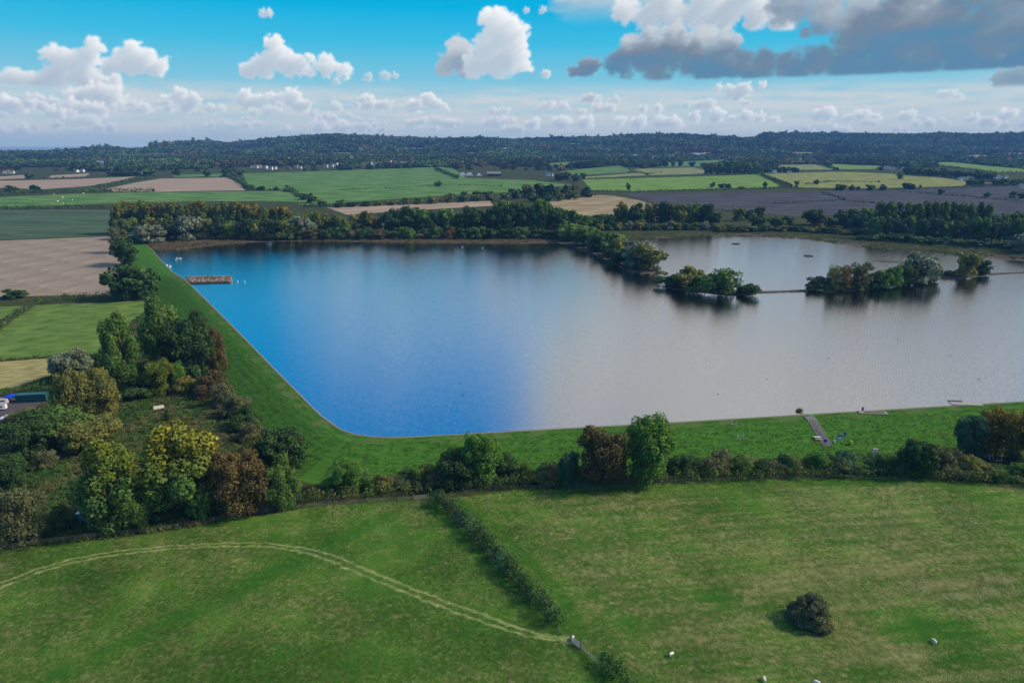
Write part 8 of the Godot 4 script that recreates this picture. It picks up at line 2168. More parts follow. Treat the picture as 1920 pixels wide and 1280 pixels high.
func make_houses() -> void:
	rng.seed = 300
	var walls := [mats["white render"], mats["cream render"], mats["red brick"], mats["white render 2"]]
	var roofs := [mats["brown tiles"], mats["grey slate"], mats["red tiles"]]
	var counts := {}
	for h in HOUSES:
		counts[h[0]] = counts.get(h[0], 0) + 1
		var t := base("house" if h[0] == "house" else "industrial_shed", on_land(h[1], h[2], 0.2), h[3])
		var w: float = maxf(h[4], 9.0)
		var tall: float = maxf(h[6], 5.0) * 1.25
		if h[0] == "house":
			tag(t, "%s small house from the left in the villages below the hills" % ordinal(counts[h[0]]), "house", "houses below the hills")
			var g := gable(w, clampf(h[5], 6.0, 9.0), tall * 0.68, tall * 0.32)
			part("wall", g[0], walls[rng.randi() % 4 if rng.randf() < 0.35 else (0 if rng.randf() < 0.6 else 3)], t)
			var roof := part("roof", g[1], roofs[rng.randi() % 3], t)
			part("chimney", box_mesh(0.8, 1.6, 0.8, Vector3(w * 0.32, tall * 0.93, 0)), walls[2], roof)
			for k in 3:
				part("window", box_mesh(1.1, 1.2, 0.08, Vector3((k - 1) * w * 0.3, tall * 0.28, clampf(h[5], 6.0, 9.0) / 2 + 0.05)), mats["dark glass"], t)
		else:
			tag(t, "%s long pale industrial shed from the left below the hills" % ordinal(counts[h[0]]), "shed", "industrial sheds below the hills")
			var g := gable(w, 18.0, tall * 0.78, tall * 0.22)
			part("wall", g[0], mats["white cladding"], t)
			part("roof", g[1], mats["grey cladding"], t)
	for i in TUNNELS.size():
		var a: Array = TUNNELS[i]
		var t := base("polytunnel", on_land(a[0], a[1], 0.2), 0.1)
		tag(t, "%s white arched tunnel from the left beside the grey barn" % ordinal(i + 1), "polytunnel", "white tunnels beside the barn")
		var s := Shape.new()
		var l := 24.0
		for k in 12:
			var p := Vector2(cos(PI * k / 12) * a[2] / 2, sin(PI * k / 12) * a[3])
			var q := Vector2(cos(PI * (k + 1) / 12) * a[2] / 2, sin(PI * (k + 1) / 12) * a[3])
			s.quad(Vector3(p.x, p.y, 0), Vector3(q.x, q.y, 0), Vector3(q.x, q.y, -l), Vector3(p.x, p.y, -l))
		part("cover", s.done(), mats["white plastic"], t)
		var e := Shape.new()
		for k in 12:
			e.tri(Vector3(0, 0, 0.01), Vector3(cos(PI * (k + 1) / 12) * a[2] / 2, sin(PI * (k + 1) / 12) * a[3], 0.01), Vector3(cos(PI * k / 12) * a[2] / 2, sin(PI * k / 12) * a[3], 0.01))
		part("end_wall", e.done(), mats["white plastic"], t)
	var b := base("barn", on_land(BARN[0], BARN[1], 0.2), 0.05)
	tag(b, "long low grey-roofed barn beside the white tunnels", "barn")
	var g := gable(BARN[2], 14.0, BARN[3] * 0.55, BARN[3] * 0.45)
	part("wall", g[0], mats["dark boards"], b)
	part("roof", g[1], mats["weathered sheet"], b)
	var paints := [mats["white paint"], mats["silver paint"], mats["blue paint"], mats["lilac paint"]]
	var body := Shape.new()
	body.box(Vector3(-2.4, 0.35, -0.95), Vector3(2.4, 1.2, 0.95))
	body.box(Vector3(-2.3, 1.203, -0.85), Vector3(1.2, 2.2, 0.85))
	var bm := body.done()
	var wheel := Shape.new().bar(Vector3(0, 0.35, -0.12), Vector3(0, 0.35, 0.12), 0.35, -1.0, 10).done()
	for i in VEHICLES.size():
		var a: Array = VEHICLES[i]
		var t := base("parked_van", on_land(a[0], a[1], 0.3), a[2])
		tag(t, "%s vehicle from the left in the crowded park before the pale sheds" % ordinal(i + 1), "van", "vehicles parked in front of the sheds")
		part("body", bm, paints[a[3]], t)
		for k in 4:
			part("wheel", wheel, mats["tyre"], t, Vector3(1.5 if k & 1 else -1.5, 0, 0.98 if k & 2 else -0.98))

func fence(called: String, label: String, pts: Array, gap: float, tall: float, rails: Array, rail_r: float, post_r: float, m: Material, wire: Material, group := "") -> void:
	var path := smooth_path(pts, gap, 0)
	var at := on_land(path[0].x, path[0].y)
	var t := base(called, at)
	tag(t, label, "fence", group)
	rng.seed = hash(label)
	for i in path.size():
		var p := on_land(path[i].x, path[i].y) - at
		var lean := Vector3(rng.randf_range(-0.05, 0.05), 0, rng.randf_range(-0.05, 0.05))
		part("post", Shape.new().bar(Vector3(0, -0.2, 0), lean + Vector3(0, tall * rng.randf_range(0.95, 1.08), 0), post_r, post_r * 0.9, 6).done(), m, t, p)
		if i < path.size() - 1:
			var q := on_land(path[i + 1].x, path[i + 1].y) - at
			for r in rails:
				var a := p + Vector3(0, r * tall + rng.randf_range(-0.03, 0.03), 0); var b := q + Vector3(0, r * tall + rng.randf_range(-0.03, 0.03), 0)
				part("rail" if rail_r > 0.02 else "wire", Shape.new().bar(Vector3.ZERO, b - a, rail_r, rail_r, 4).done(), wire, t, a)

func leaf_gate(called: String, label: String, a: Vector2, b: Vector2, bars: int, tall: float, m: Material) -> void:
	var at := on_land(a.x, a.y)
	var t := base(called, at)
	tag(t, label, "gate")
	var q := on_land(b.x, b.y) - at
	for p in [Vector3.ZERO, q]:
		part("gatepost", Shape.new().bar(p - Vector3(0, 0.3, 0), p + Vector3(0, tall + 0.25, 0), 0.11, 0.1, 6).done(), mats["old timber"], t)
	var u := q.normalized() * 0.2
	for k in bars:
		var y := 0.2 + (tall - 0.25) * k / (bars - 1)
		part("bar", Shape.new().bar(u + Vector3(0, y, 0), q - u + Vector3(0, y, 0), 0.05, 0.05, 5).done(), m, t)
	part("brace", Shape.new().bar(u + Vector3(0, 0.2, 0), q - u + Vector3(0, tall - 0.05, 0), 0.04, 0.04, 5).done(), m, t)

func spot(key: String, y := -99.0) -> Vector3:
	var p: Array = SPOT[key]
	return Vector3(p[0], bank_height(p[0], p[1]) if y < -90.0 else y, -p[1])

func make_animals() -> void:
	var wool = mats["wool"]
	var sm := sheep_mesh()
	var labels := ["white sheep grazing left of the lone bush in the right pasture", "white sheep lying on the fresh green patch right of the lone bush", "white sheep at the bottom edge of the right pasture", "white sheep cut by the bottom edge below the lone bush", "white sheep standing in the gateway between the two near pastures"]
	for i in SHEEP.size():
		var s := part("sheep", sm, wool, self, on_land(SHEEP[i][0], SHEEP[i][1], 0.03))
		s.rotation.y = SHEEP[i][2]
		s.scale = Vector3.ONE * 0.78
		tag(s, labels[i], "sheep", "sheep in the near pasture")
	for i in FAR_SHEEP.size():
		var a: Array = FAR_SHEEP[i]
		var s := part("sheep", sm, wool if i < 6 else mats["dark wool"], self, on_land(a[0], a[1], 0.25))
		s.rotation.y = a[2]
		s.scale = Vector3.ONE * (1.9 if i < 6 else 1.5)
		tag(s, "%s animal from the left in the far left green field" % (ordinal(i + 1) + " pale grazing" if i < 6 else ordinal(i - 5) + " dark grazing"), "livestock", "pale grazing animals" if i < 6 else "dark grazing animals")
	var swan := bird_mesh(0.62, 1.5)
	var duck := bird_mesh(0.2, 0.6)
	for i in SWANS.size():
		var a: Array = SWANS[i]
		var s := part("swan", swan, mats["white feathers"], self, Vector3(a[0], WATER - 0.08, -a[1]))
		s.rotation.y = a[2]
		tag(s, ("%s white swan from the left on the water near the stone pier" % ordinal(i + 1)) if i < 7 else ("%s white bird from the left on the water off the far shore" % ordinal(i - 6)), "swan", "swans near the pier" if i < 7 else "white birds off the far shore")
	for i in DUCKS.size():
		var a: Array = DUCKS[i]
		var s := part("duck", duck, mats["dark feathers"], self, Vector3(a[0], WATER - 0.04, -a[1]))
		s.rotation.y = a[2]
		tag(s, "%s tiny dark duck from the left on the open lake" % ordinal(i + 1), "duck", "ducks on the lake")
	for k in 2:
		var s := part("cormorant", bird_mesh(0.75, 1.1), mats["black feathers"], self, spot("birds", 5.0) + Vector3(k * 2.0 - 1.0, 0.02, 0))
		s.rotation = Vector3(0, k * 2.0, 0.9)
		tag(s, "dark bird standing on the %s side of the stone pier" % ["left", "right"][k], "bird", "dark birds on the pier")

func make_things() -> void:
	make_houses()
	make_animals()
	var timber = mats["old timber"]
	var white = mats["white paint"]
	var steel = mats["galvanised"]
	fence("rail_fence", "wooden post and rail fence at the lower left", FENCE_RAIL, 1.9, 1.15, [0.35, 0.65, 0.92], 0.045, 0.075, timber, timber)
	fence("wire_fence", "thin post and wire fence under the trees left of the field gate", FENCE_WIRE, 3.0, 1.1, [0.4, 0.7, 0.95], 0.008, 0.055, timber, steel)
	fence("wire_fence", "thin post and wire fence along the roadside hedge right of the field gate", FENCE_WIRE2, 3.2, 1.1, [0.4, 0.7, 0.95], 0.008, 0.055, timber, steel)
	leaf_gate("field_gate", "grey barred field gate in the roadside hedge", Vector2(GATE[0][0], GATE[0][1]), Vector2(GATE[1][0], GATE[1][1]), 5, 1.2, mats["weathered gate"])
	leaf_gate("metal_gate", "grey metal gate between the two near pastures", Vector2(SHEET_GATE[0][0], SHEET_GATE[0][1]), Vector2(SHEET_GATE[1][0], SHEET_GATE[1][1]), 7, 1.25, steel)
	fence("rail_fence", "short two-rail fence between the metal gate and the lower hedge", RAIL_B, 2.2, 1.2, [0.5, 0.92], 0.05, 0.08, timber, mats["grey rail"])
	fence("rail_fence", "gap of rails between the clipped hedge and the metal gate", [GATEPOST[0], [lerpf(GATEPOST[0][0], GATEPOST[1][0], 0.25), lerpf(GATEPOST[0][1], GATEPOST[1][1], 0.25)]], 1.6, 1.2, [0.5, 0.9], 0.05, 0.09, timber, timber)
	make_pier()
	make_steps()
	for i in RAFTS.size():
		var t := base("tern_raft", Vector3(RAFTS[i][0], WATER, -RAFTS[i][1]))
		tag(t, ["dark nesting raft floating behind the small island", "dark nesting raft floating left of the long island"][i], "raft", "nesting rafts")
		part("deck", box_mesh(5.2, 0.35, 3.4), mats["tarred boards"], t)
		for e in [-1.0, 1.0]:
			part("side_board", box_mesh(5.2, 0.3, 0.12, Vector3(0, 0.35, e * 1.62)), timber, t)
	# bits on the bank
	for k in 2:
		var t := base("marker_posts", spot(["marker_a", "marker_b"][k]))
		tag(t, ["upper pair of pale posts with a low rail on the grass bank", "lower pair of pale posts with a low rail on the grass bank"][k], "posts", "pale posts on the bank")
		for e in [-1.0, 1.0]:
			part("post", Shape.new().box(Vector3(e * 0.75 - 0.08, -0.5, -0.08), Vector3(e * 0.75 + 0.08, 1.25, 0.08)).done(), mats["pale post"], t)
		part("rail", Shape.new().box(Vector3(-0.66, 0.45, -0.06), Vector3(0.66, 0.6, 0.06)).done(), mats["pale post"], t)
		var m := Shape.new()
		rng.seed = 8 + k
		for i in 14:
			var p := Vector3(rng.randf_range(-1.6, 2.0), 0, rng.randf_range(-0.1, 0.9))
			m.box(p + Vector3(-0.2, -0.45, -0.15), p + Vector3(0.2, rng.randf_range(-0.10, 0.05), 0.15), Transform3D(Basis(Vector3.UP, rng.randf()), Vector3.ZERO))
		part("stone_footing", m.done(), mats["grey rubble"], t)
	var pl := base("concrete_platform", spot("platform", CREST - 0.05), -0.12)
	tag(pl, "low concrete platform with a dark slot on the crest of the bank", "platform")
	part("slab", box_mesh(8.0, 0.25, 2.2), mats["concrete"], pl)
	part("slot", box_mesh(5.6, 0.06, 0.7, Vector3(0.4, 0.255, 0)), mats["tarred boards"], pl)
	part("valve_post", Shape.new().bar(Vector3(-2.4, 0.2, -1.4), Vector3(-2.4, 1.2, -1.4), 0.3, 0.25, 8).done(), mats["tarred boards"], pl)
	var sl := base("slipway", spot("slip", CREST), -0.12)
	tag(sl, "pale concrete slipway on the crest at the right", "slipway")
	part("slab", Shape.new().box(Vector3(-4.5, -0.2, -1.2), Vector3(4.5, 0.12, 1.2)).done(), mats["pale concrete"], sl)
	part("kerb", Shape.new().box(Vector3(-4.6, 0.0, -1.6), Vector3(-0.5, 0.5, -1.22)).done(), mats["concrete"], sl)
	# signs by the steps
	var blue = mats["sign blue"]
	var sign := func(key: String, label: String, w: float, h: float, panel: bool) -> void:
		var t := base("sign", spot(key))
		tag(t, label, "sign")
		for e in [-1.0, 1.0]:
			part("post", Shape.new().bar(Vector3(e * w * 0.4, -0.2, -0.05), Vector3(e * w * 0.4, 1.0 + h, -0.05), 0.05).done(), steel, t)
		part("board", Shape.new().box(Vector3(-w / 2, 0.9, 0.0), Vector3(w / 2, 0.9 + h, 0.06)).done(), blue, t)
		if panel:
			part("panel", Shape.new().box(Vector3(-w * 0.40, 1.0, 0.062), Vector3(w * 0.46, 0.9 + h * 0.58, 0.09)).done(), mats["sign white"], t)
	sign.call("sign_a", "blue board with a white panel right of the bank steps", 1.25, 1.2, true)
	sign.call("sign_b", "small plain blue sign behind the blue and white board", 0.6, 0.8, false)
	sign.call("sign_c", "dark blue sign at the foot of the bank steps", 0.9, 0.8, false)
	var bin := base("litter_bin", spot("bin") + Vector3(1.4, 0, 0.6))
	tag(bin, "small yellow-green bin beside the blue signs", "bin")
	part("body", Shape.new().bar(Vector3(0, 0, 0), Vector3(0, 0.95, 0), 0.32, 0.4, 10).done(), mats["lime plastic"], bin)
	part("lid", Shape.new().bar(Vector3(0, 0.952, 0), Vector3(0, 1.1, 0), 0.43, 0.3, 10).done(), mats["lime plastic"], bin)
	var be := base("picnic_table", spot("bench"))
	tag(be, "pale picnic table on the grass left of the bank steps", "table")
	part("tabletop", Shape.new().box(Vector3(-0.9, 0.70, -0.38), Vector3(0.9, 0.76, 0.38)).done(), mats["pale post"], be)
	for e in [-1.0, 1.0]:
		part("seat", Shape.new().box(Vector3(-0.9, 0.42, e * 0.75 - 0.13), Vector3(0.9, 0.47, e * 0.75 + 0.13)).done(), mats["pale post"], be)
		part("leg", Shape.new().bar(Vector3(e * 0.6, 0, 0.7), Vector3(e * 0.6, 0.7, 0.1), 0.05).bar(Vector3(e * 0.6, 0, -0.7), Vector3(e * 0.6, 0.7, -0.1), 0.05).bar(Vector3(e * 0.6, 0.4, -0.75), Vector3(e * 0.6, 0.4, 0.75), 0.04).done(), timber, be)
	var pw := base("marker_post", spot("postw"))
	tag(pw, "short white post between the steps and the blue board", "post")
	part("shaft", Shape.new().bar(Vector3(0, -0.2, 0), Vector3(0, 0.8, 0), 0.16, 0.16, 8).done(), white, pw)
	part("cap", Shape.new().bar(Vector3(0, 0.8, 0), Vector3(0, 0.95, 0), 0.2, 0.08, 8).done(), white, pw)
	var ca := base("utility_cabinet", spot("box"))
	tag(ca, "small white cabinet behind the roadside hedge right of the signs", "cabinet")
	part("body", Shape.new().box(Vector3(-0.6, 0, -0.3), Vector3(0.6, 1.5, 0.3)).done(), white, ca)
	part("lid", Shape.new().box(Vector3(-0.66, 1.503, -0.36), Vector3(0.66, 1.6, 0.36)).done(), mats["pale concrete"], ca)
	make_chevrons()
	# left-hand meadow and yard
	var sh := base("shelter", spot("shelter"), 0.1)
	tag(sh, "small blue shelter with a pale roof among the bushes at the lower left", "shelter")
	part("wall", box_mesh(3.4, 1.9, 2.4), mats["blue boards"], sh)
	part("roof", Shape.new().box(Vector3(-2.0, 0, -1.5), Vector3(2.0, 0.12, 1.5), Transform3D(Basis(Vector3.RIGHT, -0.14), Vector3(0, 2.02, 0))).done(), mats["pale blue sheet"], sh)
	part("door", box_mesh(0.8, 1.6, 0.06, Vector3(0.6, 0.05, 1.24)), mats["dark boards"], sh)
	var bo := base("board", spot("board"), 0.5)
	tag(bo, "leaning pale board standing in the rough meadow", "board")
	part("panel", Shape.new().box(Vector3(-1.5, 0, -0.05), Vector3(1.5, 1.3, 0.05), Transform3D(Basis(Vector3.RIGHT, -0.7), Vector3(0, 0.15, 0))).done(), mats["bleached wood"], bo)
	for e in [-1.0, 1.0]:
		part("leg", Shape.new().bar(Vector3(e * 1.2, 0, -0.9), Vector3(e * 1.2, 1.05, -0.75), 0.05).done(), timber, bo)
	var gz := base("parasol", spot("gazebo"))
	tag(gz, "round blue canopy standing in the gravel yard", "parasol")
	var cp := Shape.new()
	for k in 12:
		var a := Vector3(cos(TAU * k / 12), 0, sin(TAU * k / 12)) * 1.9 + Vector3(0, 2.1, 0)
		var b := Vector3(cos(TAU * (k + 1) / 12), 0, sin(TAU * (k + 1) / 12)) * 1.9 + Vector3(0, 2.1, 0)
		cp.tri(a, Vector3(0, 2.8, 0), b)
		cp.quad(a - Vector3(0, 0.3, 0), a, b, b - Vector3(0, 0.3, 0))
	part("canopy", cp.done(), mats["canopy blue"], gz)
	part("pole", Shape.new().bar(Vector3(0, 0, 0), Vector3(0, 2.79, 0), 0.05).done(), steel, gz)
	var ct := base("container", spot("container"), 0.16)
	tag(ct, "dark teal shipping container at the back of the gravel yard", "container")
	var ribs := Shape.new().box(Vector3(-4.5, 0.1, -1.2), Vector3(4.5, 2.6, 1.2))
	for k in 30:
		ribs.box(Vector3(-4.4 + k * 0.3, 0.25, 1.2), Vector3(-4.25 + k * 0.3, 2.45, 1.25))
	part("body", ribs.done(), mats["teal steel"], ct)
	part("roof", Shape.new().box(Vector3(-4.55, 2.603, -1.25), Vector3(4.55, 2.68, 1.28)).done(), mats["teal steel worn"], ct)
	for e in [-1.0, 1.0]:
		part("door", Shape.new().box(Vector3(4.503, 0.15, e * 0.6 - 0.57), Vector3(4.56, 2.5, e * 0.6 + 0.57)).done(), mats["teal steel worn"], ct)
	for k in 2:
		var t := base("caravan", spot(["van_a", "van_b"][k]), [0.3, 0.2][k])
		tag(t, ["white caravan by the blue canopy in the yard", "white caravan cut by the left edge of the picture"][k], "caravan", "caravans in the yard")
		t.scale = Vector3.ONE * 0.75
		part("body", Shape.new().box(Vector3(-2.0, 0.5, -1.0), Vector3(2.0, 2.3, 1.0)).done(), white, t)
		part("roof", Shape.new().box(Vector3(-1.8, 2.303, -0.9), Vector3(1.8, 2.5, 0.9)).done(), mats["pale concrete"], t)
		part("window", Shape.new().box(Vector3(-1.2, 1.3, 1.003), Vector3(1.0, 1.9, 1.03)).done(), mats["dark glass"], t)
		for e in [-1.0, 1.0]:
			part("wheel", Shape.new().bar(Vector3(0, 0.35, e * 0.9 - 0.1), Vector3(0, 0.35, e * 0.9 + 0.1), 0.35, -1.0, 10).done(), mats["tyre"], t)
	var pi := base("sheet_pile", spot("pile"))
	tag(pi, "jumble of bluish white sheets piled in the yard", "pile")
	rng.seed = 12
	for k in 16:
		var tf := Transform3D(Basis.from_euler(Vector3(rng.randf_range(-0.3, 0.3), rng.randf() * 3.0, rng.randf_range(-0.3, 0.3))), Vector3(rng.randf_range(-1.8, 1.8), 0.2 + rng.randf() * 0.5, rng.randf_range(-1.5, 1.5)))
		part("sheet", Shape.new().box(Vector3(-0.7, -0.02, -0.3), Vector3(0.7, 0.02, 0.3), tf).done(), mats["bluish sheet"], pi)
	var pk := base("pallet", spot("plank"), 0.3)
	tag(pk, "pale wooden pallet on the gravel beside the sheet pile", "pallet")
	for k in 5:
		part("slat", Shape.new().box(Vector3(-0.9, 0.14, -0.6 + k * 0.27), Vector3(0.9, 0.18, -0.42 + k * 0.27)).done(), mats["bleached wood"], pk)
	for k in 3:
		part("bearer", Shape.new().box(Vector3(-0.85 + k * 0.8, 0, -0.6), Vector3(-0.75 + k * 0.8, 0.139, 0.84)).done(), timber, pk)
	# road behind the hedge
	var path := smooth_path(ROAD, 4.0, 3)
	structure("road", loft(path, [[-2.6, 0.035], [0.0, 0.07], [2.6, 0.035]], false), ground_mat("asphalt", Color(0.045, 0.045, 0.048), Color(0.075, 0.073, 0.072), 6.0, 0.03, 1.0, 0.5))

func make_chevrons() -> void:
	var t := base("chevron_sign", spot("chevron"), -0.1)
	tag(t, "black and white chevron bend sign beside the road under the golden tree", "road sign")
	part("board", Shape.new().box(Vector3(-3.0, 0.6, -0.03), Vector3(3.0, 1.5, 0.03)).done(), mats["sign black"], t)
	for e in [-2.2, 0.0, 2.2]:
		part("post", Shape.new().bar(Vector3(e, -0.2, -0.09), Vector3(e, 1.5, -0.09), 0.05).done(), mats["galvanised"], t)
	for k in 6:
		var x := -2.5 + k * 1.0
		var f := 0.3 if k < 3 else -0.3
		var s := Shape.new()
		for e in [-1.0, 1.0]:
			s.quad(Vector3(x - f * 0.5 - 0.13, 1.05 + e * 0.36, 0.034), Vector3(x - f * 0.5 + 0.13, 1.05 + e * 0.36, 0.034), Vector3(x + f * 0.5 + 0.13, 1.05, 0.034), Vector3(x + f * 0.5 - 0.13, 1.05, 0.034))
		part("chevron", s.done(), mats["sign white"], t)

func make_pier() -> void:
	var p: Array = PIER
	var t := base("stone_pier", Vector3(p[0][0], WATER, -p[0][1]))
	tag(t, "short stone pier jutting into the lake from the left bank", "pier")
	var o := Vector3(p[0][0], WATER, -p[0][1])
	var q: Array[Vector3] = []
	for c in p:
		q.append(Vector3(c[0], WATER, -c[1]) - o)
	var core := Shape.new()
	core.quad(q[0] + Vector3(0, 0.7, 0), q[1] + Vector3(0, 0.7, 0), q[2] + Vector3(0, 0.7, 0), q[3] + Vector3(0, 0.7, 0))
	for i in 4:
		var a := q[i]; var b := q[(i + 1) % 4]
		core.quad(a + Vector3(0, -0.6, 0), a + Vector3(0, 0.7, 0), b + Vector3(0, 0.7, 0), b + Vector3(0, -0.6, 0))
	part("core", core.done(), mats["wet rubble"], t)
	rng.seed = 50
	var tones := [mats["pier stone a"], mats["pier stone b"], mats["pier stone c"]]
	for i in 150:
		var u := rng.randf(); var w := pow(rng.randf(), 0.7)
		var c := q[0].lerp(q[1], u).lerp(q[3].lerp(q[2], u), w)
		var r := rng.randf_range(0.35, 0.9)
		var tf := Transform3D(Basis.from_euler(Vector3(rng.randf_range(-0.3, 0.3), rng.randf() * 3.0, rng.randf_range(-0.3, 0.3))), c + Vector3(0, 0.72 - 0.7 * maxf(0.0, w - 0.75) * 2.0, 0))
		part("stone", Shape.new().box(Vector3(-r, -0.3, -r * 0.6), Vector3(r, 0.28, r * 0.6), tf).done(), tones[rng.randi() % 3], t)
	var coping := Shape.new().bar(q[0] + Vector3(0, 0.85, 0), q[1] + Vector3(0, 0.85, 0), 0.3, 0.3, 6)
	part("coping", coping.done(), tones[2], t)
	part("turf", Shape.new().box(Vector3(0, 0.6, 0.3), Vector3((q[1] - q[0]).length() * 0.78, 1.0, 1.7)).done(), mats["rough turf"], t)

func make_steps() -> void:
	var a := Vector3(STEPS[0][0], 4.98, -STEPS[0][1])
	var b := Vector3(STEPS[1][0], 0.1, -STEPS[1][1])
	var t := base("bank_steps", a)
	tag(t, "long flight of grey concrete steps down the grass bank", "steps")
	var flat := Vector3(b.x - a.x, 0, b.z - a.z)
	var dir := flat.normalized()
	var across := Vector3(-dir.z, 0, dir.x)
	var n := 30
	var grey := [mats["step concrete a"], mats["step concrete b"]]
	var frame := Basis(dir, Vector3.UP, across)
	var going := flat.length() / n
	var line := func(k: float) -> float:
		return bank_height(a.x + flat.x * k, -a.z - flat.z * k) + 0.16 - a.y
	for i in n:
		var k := (i + 0.5) / n
		var y: float = line.call(k)
		part("step", Shape.new().box(Vector3(-going / 2, -0.5, -1.1), Vector3(going / 2 - 0.01, 0.0, 1.1), Transform3D(frame, dir * going * (i + 0.5) + Vector3(0, y, 0))).done(), grey[i % 2], t)
	for e in [-1.0, 1.0]:
		for i in 6:
			var k0 := i / 6.0; var k1 := (i + 1) / 6.0
			var p := dir * flat.length() * k0 + across * float(e) * 1.25 + Vector3(0, line.call(k0) + 0.05, 0)
			var q := dir * flat.length() * k1 + across * float(e) * 1.25 + Vector3(0, line.call(k1) + 0.05, 0)
			part("kerb", Shape.new().bar(p, q, 0.16, 0.16, 4).done(), mats["concrete"], t)
	var rail := Shape.new()
	for i in 9:
		var k := i / 8.0
		var p := dir * flat.length() * k + across * -0.2 + Vector3(0, line.call(k), 0)
		part("handrail_post", Shape.new().bar(p, p + Vector3(0, 1.0, 0), 0.035).done(), mats["pale post"], t)
		if i < 8:
			var k1 := (i + 1) / 8.0
			var q := dir * flat.length() * k1 + across * -0.2 + Vector3(0, line.call(k1), 0)
			rail.bar(p + Vector3(0, 1.0, 0), q + Vector3(0, 1.0, 0), 0.04)
	part("handrail", rail.done(), mats["pale post"], t)

# paints and plain materials: linear base colour, roughness, specular
const PAINTS := {
	"white render": [0.72, 0.71, 0.68, 0.9, 0.25],
	"cream render": [0.60, 0.56, 0.47, 0.9, 0.25],
	"red brick": [0.27, 0.16, 0.12, 0.9, 0.25],
	"white render 2": [0.66, 0.66, 0.66, 0.9, 0.25],
	"brown tiles": [0.12, 0.085, 0.070, 0.9, 0.25],
	"grey slate": [0.10, 0.105, 0.12, 0.9, 0.25],
	"red tiles": [0.17, 0.095, 0.070, 0.9, 0.25],
	"dark glass": [0.02, 0.025, 0.03, 0.1, 0.5],
	"white cladding": [0.70, 0.71, 0.72, 0.6, 0.25],
	"grey cladding": [0.34, 0.35, 0.37, 0.6, 0.25],
	"white plastic": [0.72, 0.73, 0.75, 0.5, 0.25],
	"dark boards": [0.06, 0.055, 0.05, 0.9, 0.25],
	"weathered sheet": [0.20, 0.20, 0.19, 0.9, 0.25],
	"white paint": [0.75, 0.75, 0.76, 0.35, 0.25],
	"silver paint": [0.42, 0.44, 0.50, 0.35, 0.25],
	"blue paint": [0.10, 0.13, 0.30, 0.35, 0.25],
	"lilac paint": [0.40, 0.38, 0.52, 0.4, 0.25],
	"tyre": [0.02, 0.02, 0.02, 0.9, 0.25],
	"old timber": [0.20, 0.175, 0.14, 0.9, 0.25],
	"wool": [0.78, 0.73, 0.64, 1.0, 0.1],
	"dark wool": [0.05, 0.045, 0.04, 0.9, 0.25],
	"white feathers": [0.82, 0.82, 0.80, 0.9, 0.25],
	"dark feathers": [0.06, 0.055, 0.05, 0.9, 0.25],
	"black feathers": [0.02, 0.02, 0.022, 0.9, 0.25],
	"galvanised": [0.30, 0.34, 0.35, 0.5, 0.25],
	"weathered gate": [0.26, 0.24, 0.20, 0.9, 0.25],
	"grey rail": [0.24, 0.27, 0.25, 0.9, 0.25],
	"tarred boards": [0.045, 0.04, 0.035, 0.9, 0.25],
	"pale post": [0.55, 0.55, 0.50, 0.9, 0.25],
	"grey rubble": [0.17, 0.155, 0.13, 0.9, 0.25],
	"concrete": [0.24, 0.23, 0.20, 0.9, 0.25],
	"pale concrete": [0.30, 0.30, 0.29, 0.9, 0.25],
	"sign blue": [0.012, 0.055, 0.42, 0.4, 0.25],
	"sign white": [0.62, 0.66, 0.8, 0.4, 0.25],
	"lime plastic": [0.30, 0.42, 0.02, 0.9, 0.25],
	"blue boards": [0.03, 0.13, 0.40, 0.6, 0.25],
	"pale blue sheet": [0.55, 0.66, 0.80, 0.5, 0.25],
	"bleached wood": [0.48, 0.44, 0.40, 0.9, 0.25],
	"canopy blue": [0.01, 0.05, 0.50, 0.6, 0.25],
	"teal steel": [0.012, 0.062, 0.075, 0.5, 0.25],
	"teal steel worn": [0.03, 0.11, 0.12, 0.5, 0.25],
	"bluish sheet": [0.55, 0.60, 0.78, 0.5, 0.25],
	"sign black": [0.012, 0.016, 0.035, 0.5, 0.25],
	"wet rubble": [0.075, 0.062, 0.050, 0.9, 0.25],
	"pier stone a": [0.26, 0.205, 0.165, 0.9, 0.25],
	"pier stone b": [0.17, 0.135, 0.11, 0.9, 0.25],
	"pier stone c": [0.34, 0.28, 0.235, 0.9, 0.25],
	"rough turf": [0.07, 0.075, 0.035, 0.9, 0.25],
	"step concrete a": [0.20, 0.195, 0.19, 0.9, 0.25],
	"step concrete b": [0.155, 0.15, 0.15, 0.9, 0.25],
	"bark": [0.075, 0.060, 0.045, 0.9, 0.25],
	"pale bark": [0.20, 0.18, 0.145, 0.9, 0.25],
}

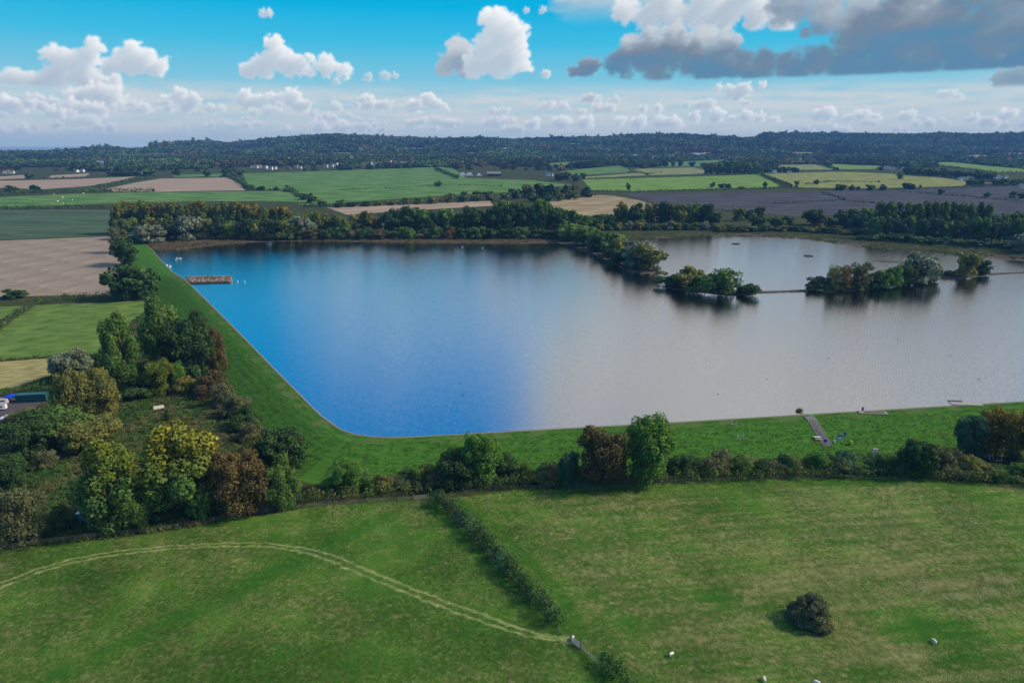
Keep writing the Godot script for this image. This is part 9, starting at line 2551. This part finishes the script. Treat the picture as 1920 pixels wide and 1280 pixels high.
# ---------------------------------------------------------------- _ready
func _ready() -> void:
	var cam := Camera3D.new()
	cam.name = "camera"
	add_child(cam)
	cam.position = Vector3(0, CAMERA_HEIGHT, 0)
	cam.rotation_degrees = Vector3(-15.683, 0, 0)
	cam.fov = 52.423
	cam.near = 0.5
	cam.far = 30000.0
	cam.current = true
	var env := Environment.new()
	env.background_mode = Environment.BG_SKY
	env.sky = make_sky()
	env.background_energy_multiplier = 0.8
	env.tonemap_mode = Environment.TONE_MAPPER_LINEAR
	env.tonemap_exposure = 1.3
	env.fog_enabled = true
	env.fog_density = 0.00009
	env.fog_light_color = lin(0.17, 0.43, 1.0)
	env.sdfgi_enabled = true
	env.ssao_enabled = true
	env.ssil_enabled = true
	var world := WorldEnvironment.new()
	world.environment = env
	add_child(world)
	var sun := DirectionalLight3D.new()
	sun.name = "sun"
	add_child(sun)
	sun.rotation_degrees = Vector3(-38, 90, 0)
	sun.light_energy = 1.1
	sun.light_angular_distance = 9.0
	sun.light_color = Color(1.0, 0.93, 0.82)
	sun.shadow_enabled = true
	print("sky ", Time.get_ticks_msec())

	relief = NoiseTexture2D.new()
	relief.noise = noise(2, 0.05, 4)
	relief.width = 512
	relief.height = 512
	relief.seamless = true
	for p in PAINTS:
		mat(p, Color(PAINTS[p][0], PAINTS[p][1], PAINTS[p][2]), PAINTS[p][3], PAINTS[p][4])
	leaf_mat = mat("leaves", Color(1, 1, 1), 0.85, 0.2)
	leaf_mat.vertex_color_use_as_albedo = true
	leaf_mat.cull_mode = BaseMaterial3D.CULL_DISABLED
	leaf_mat.backlight_enabled = true
	leaf_mat.backlight = Color(0.55, 0.55, 0.45)
	for p in LAKE:
		lake_2d.append(Vector2(p[0], p[1]))
	make_ground()
	make_fields()
	make_lake()
	make_dam()
	make_shores()
	print("land ", Time.get_ticks_msec())
	make_pastures()
	print("pasture ", Time.get_ticks_msec())
	make_trees()
	make_hedges()
	print("trees ", Time.get_ticks_msec())
	make_woods()
	make_things()
	make_grass()
	var tris := 0
	var seen_mesh := {}
	for o in find_children("*", "MeshInstance3D", true, false):
		if not seen_mesh.has(o.mesh):
			seen_mesh[o.mesh] = true
			for s in o.mesh.get_surface_count():
				tris += o.mesh.surface_get_array_index_len(s) / 3
	print("triangles ", tris)
	print("done ", Time.get_ticks_msec())
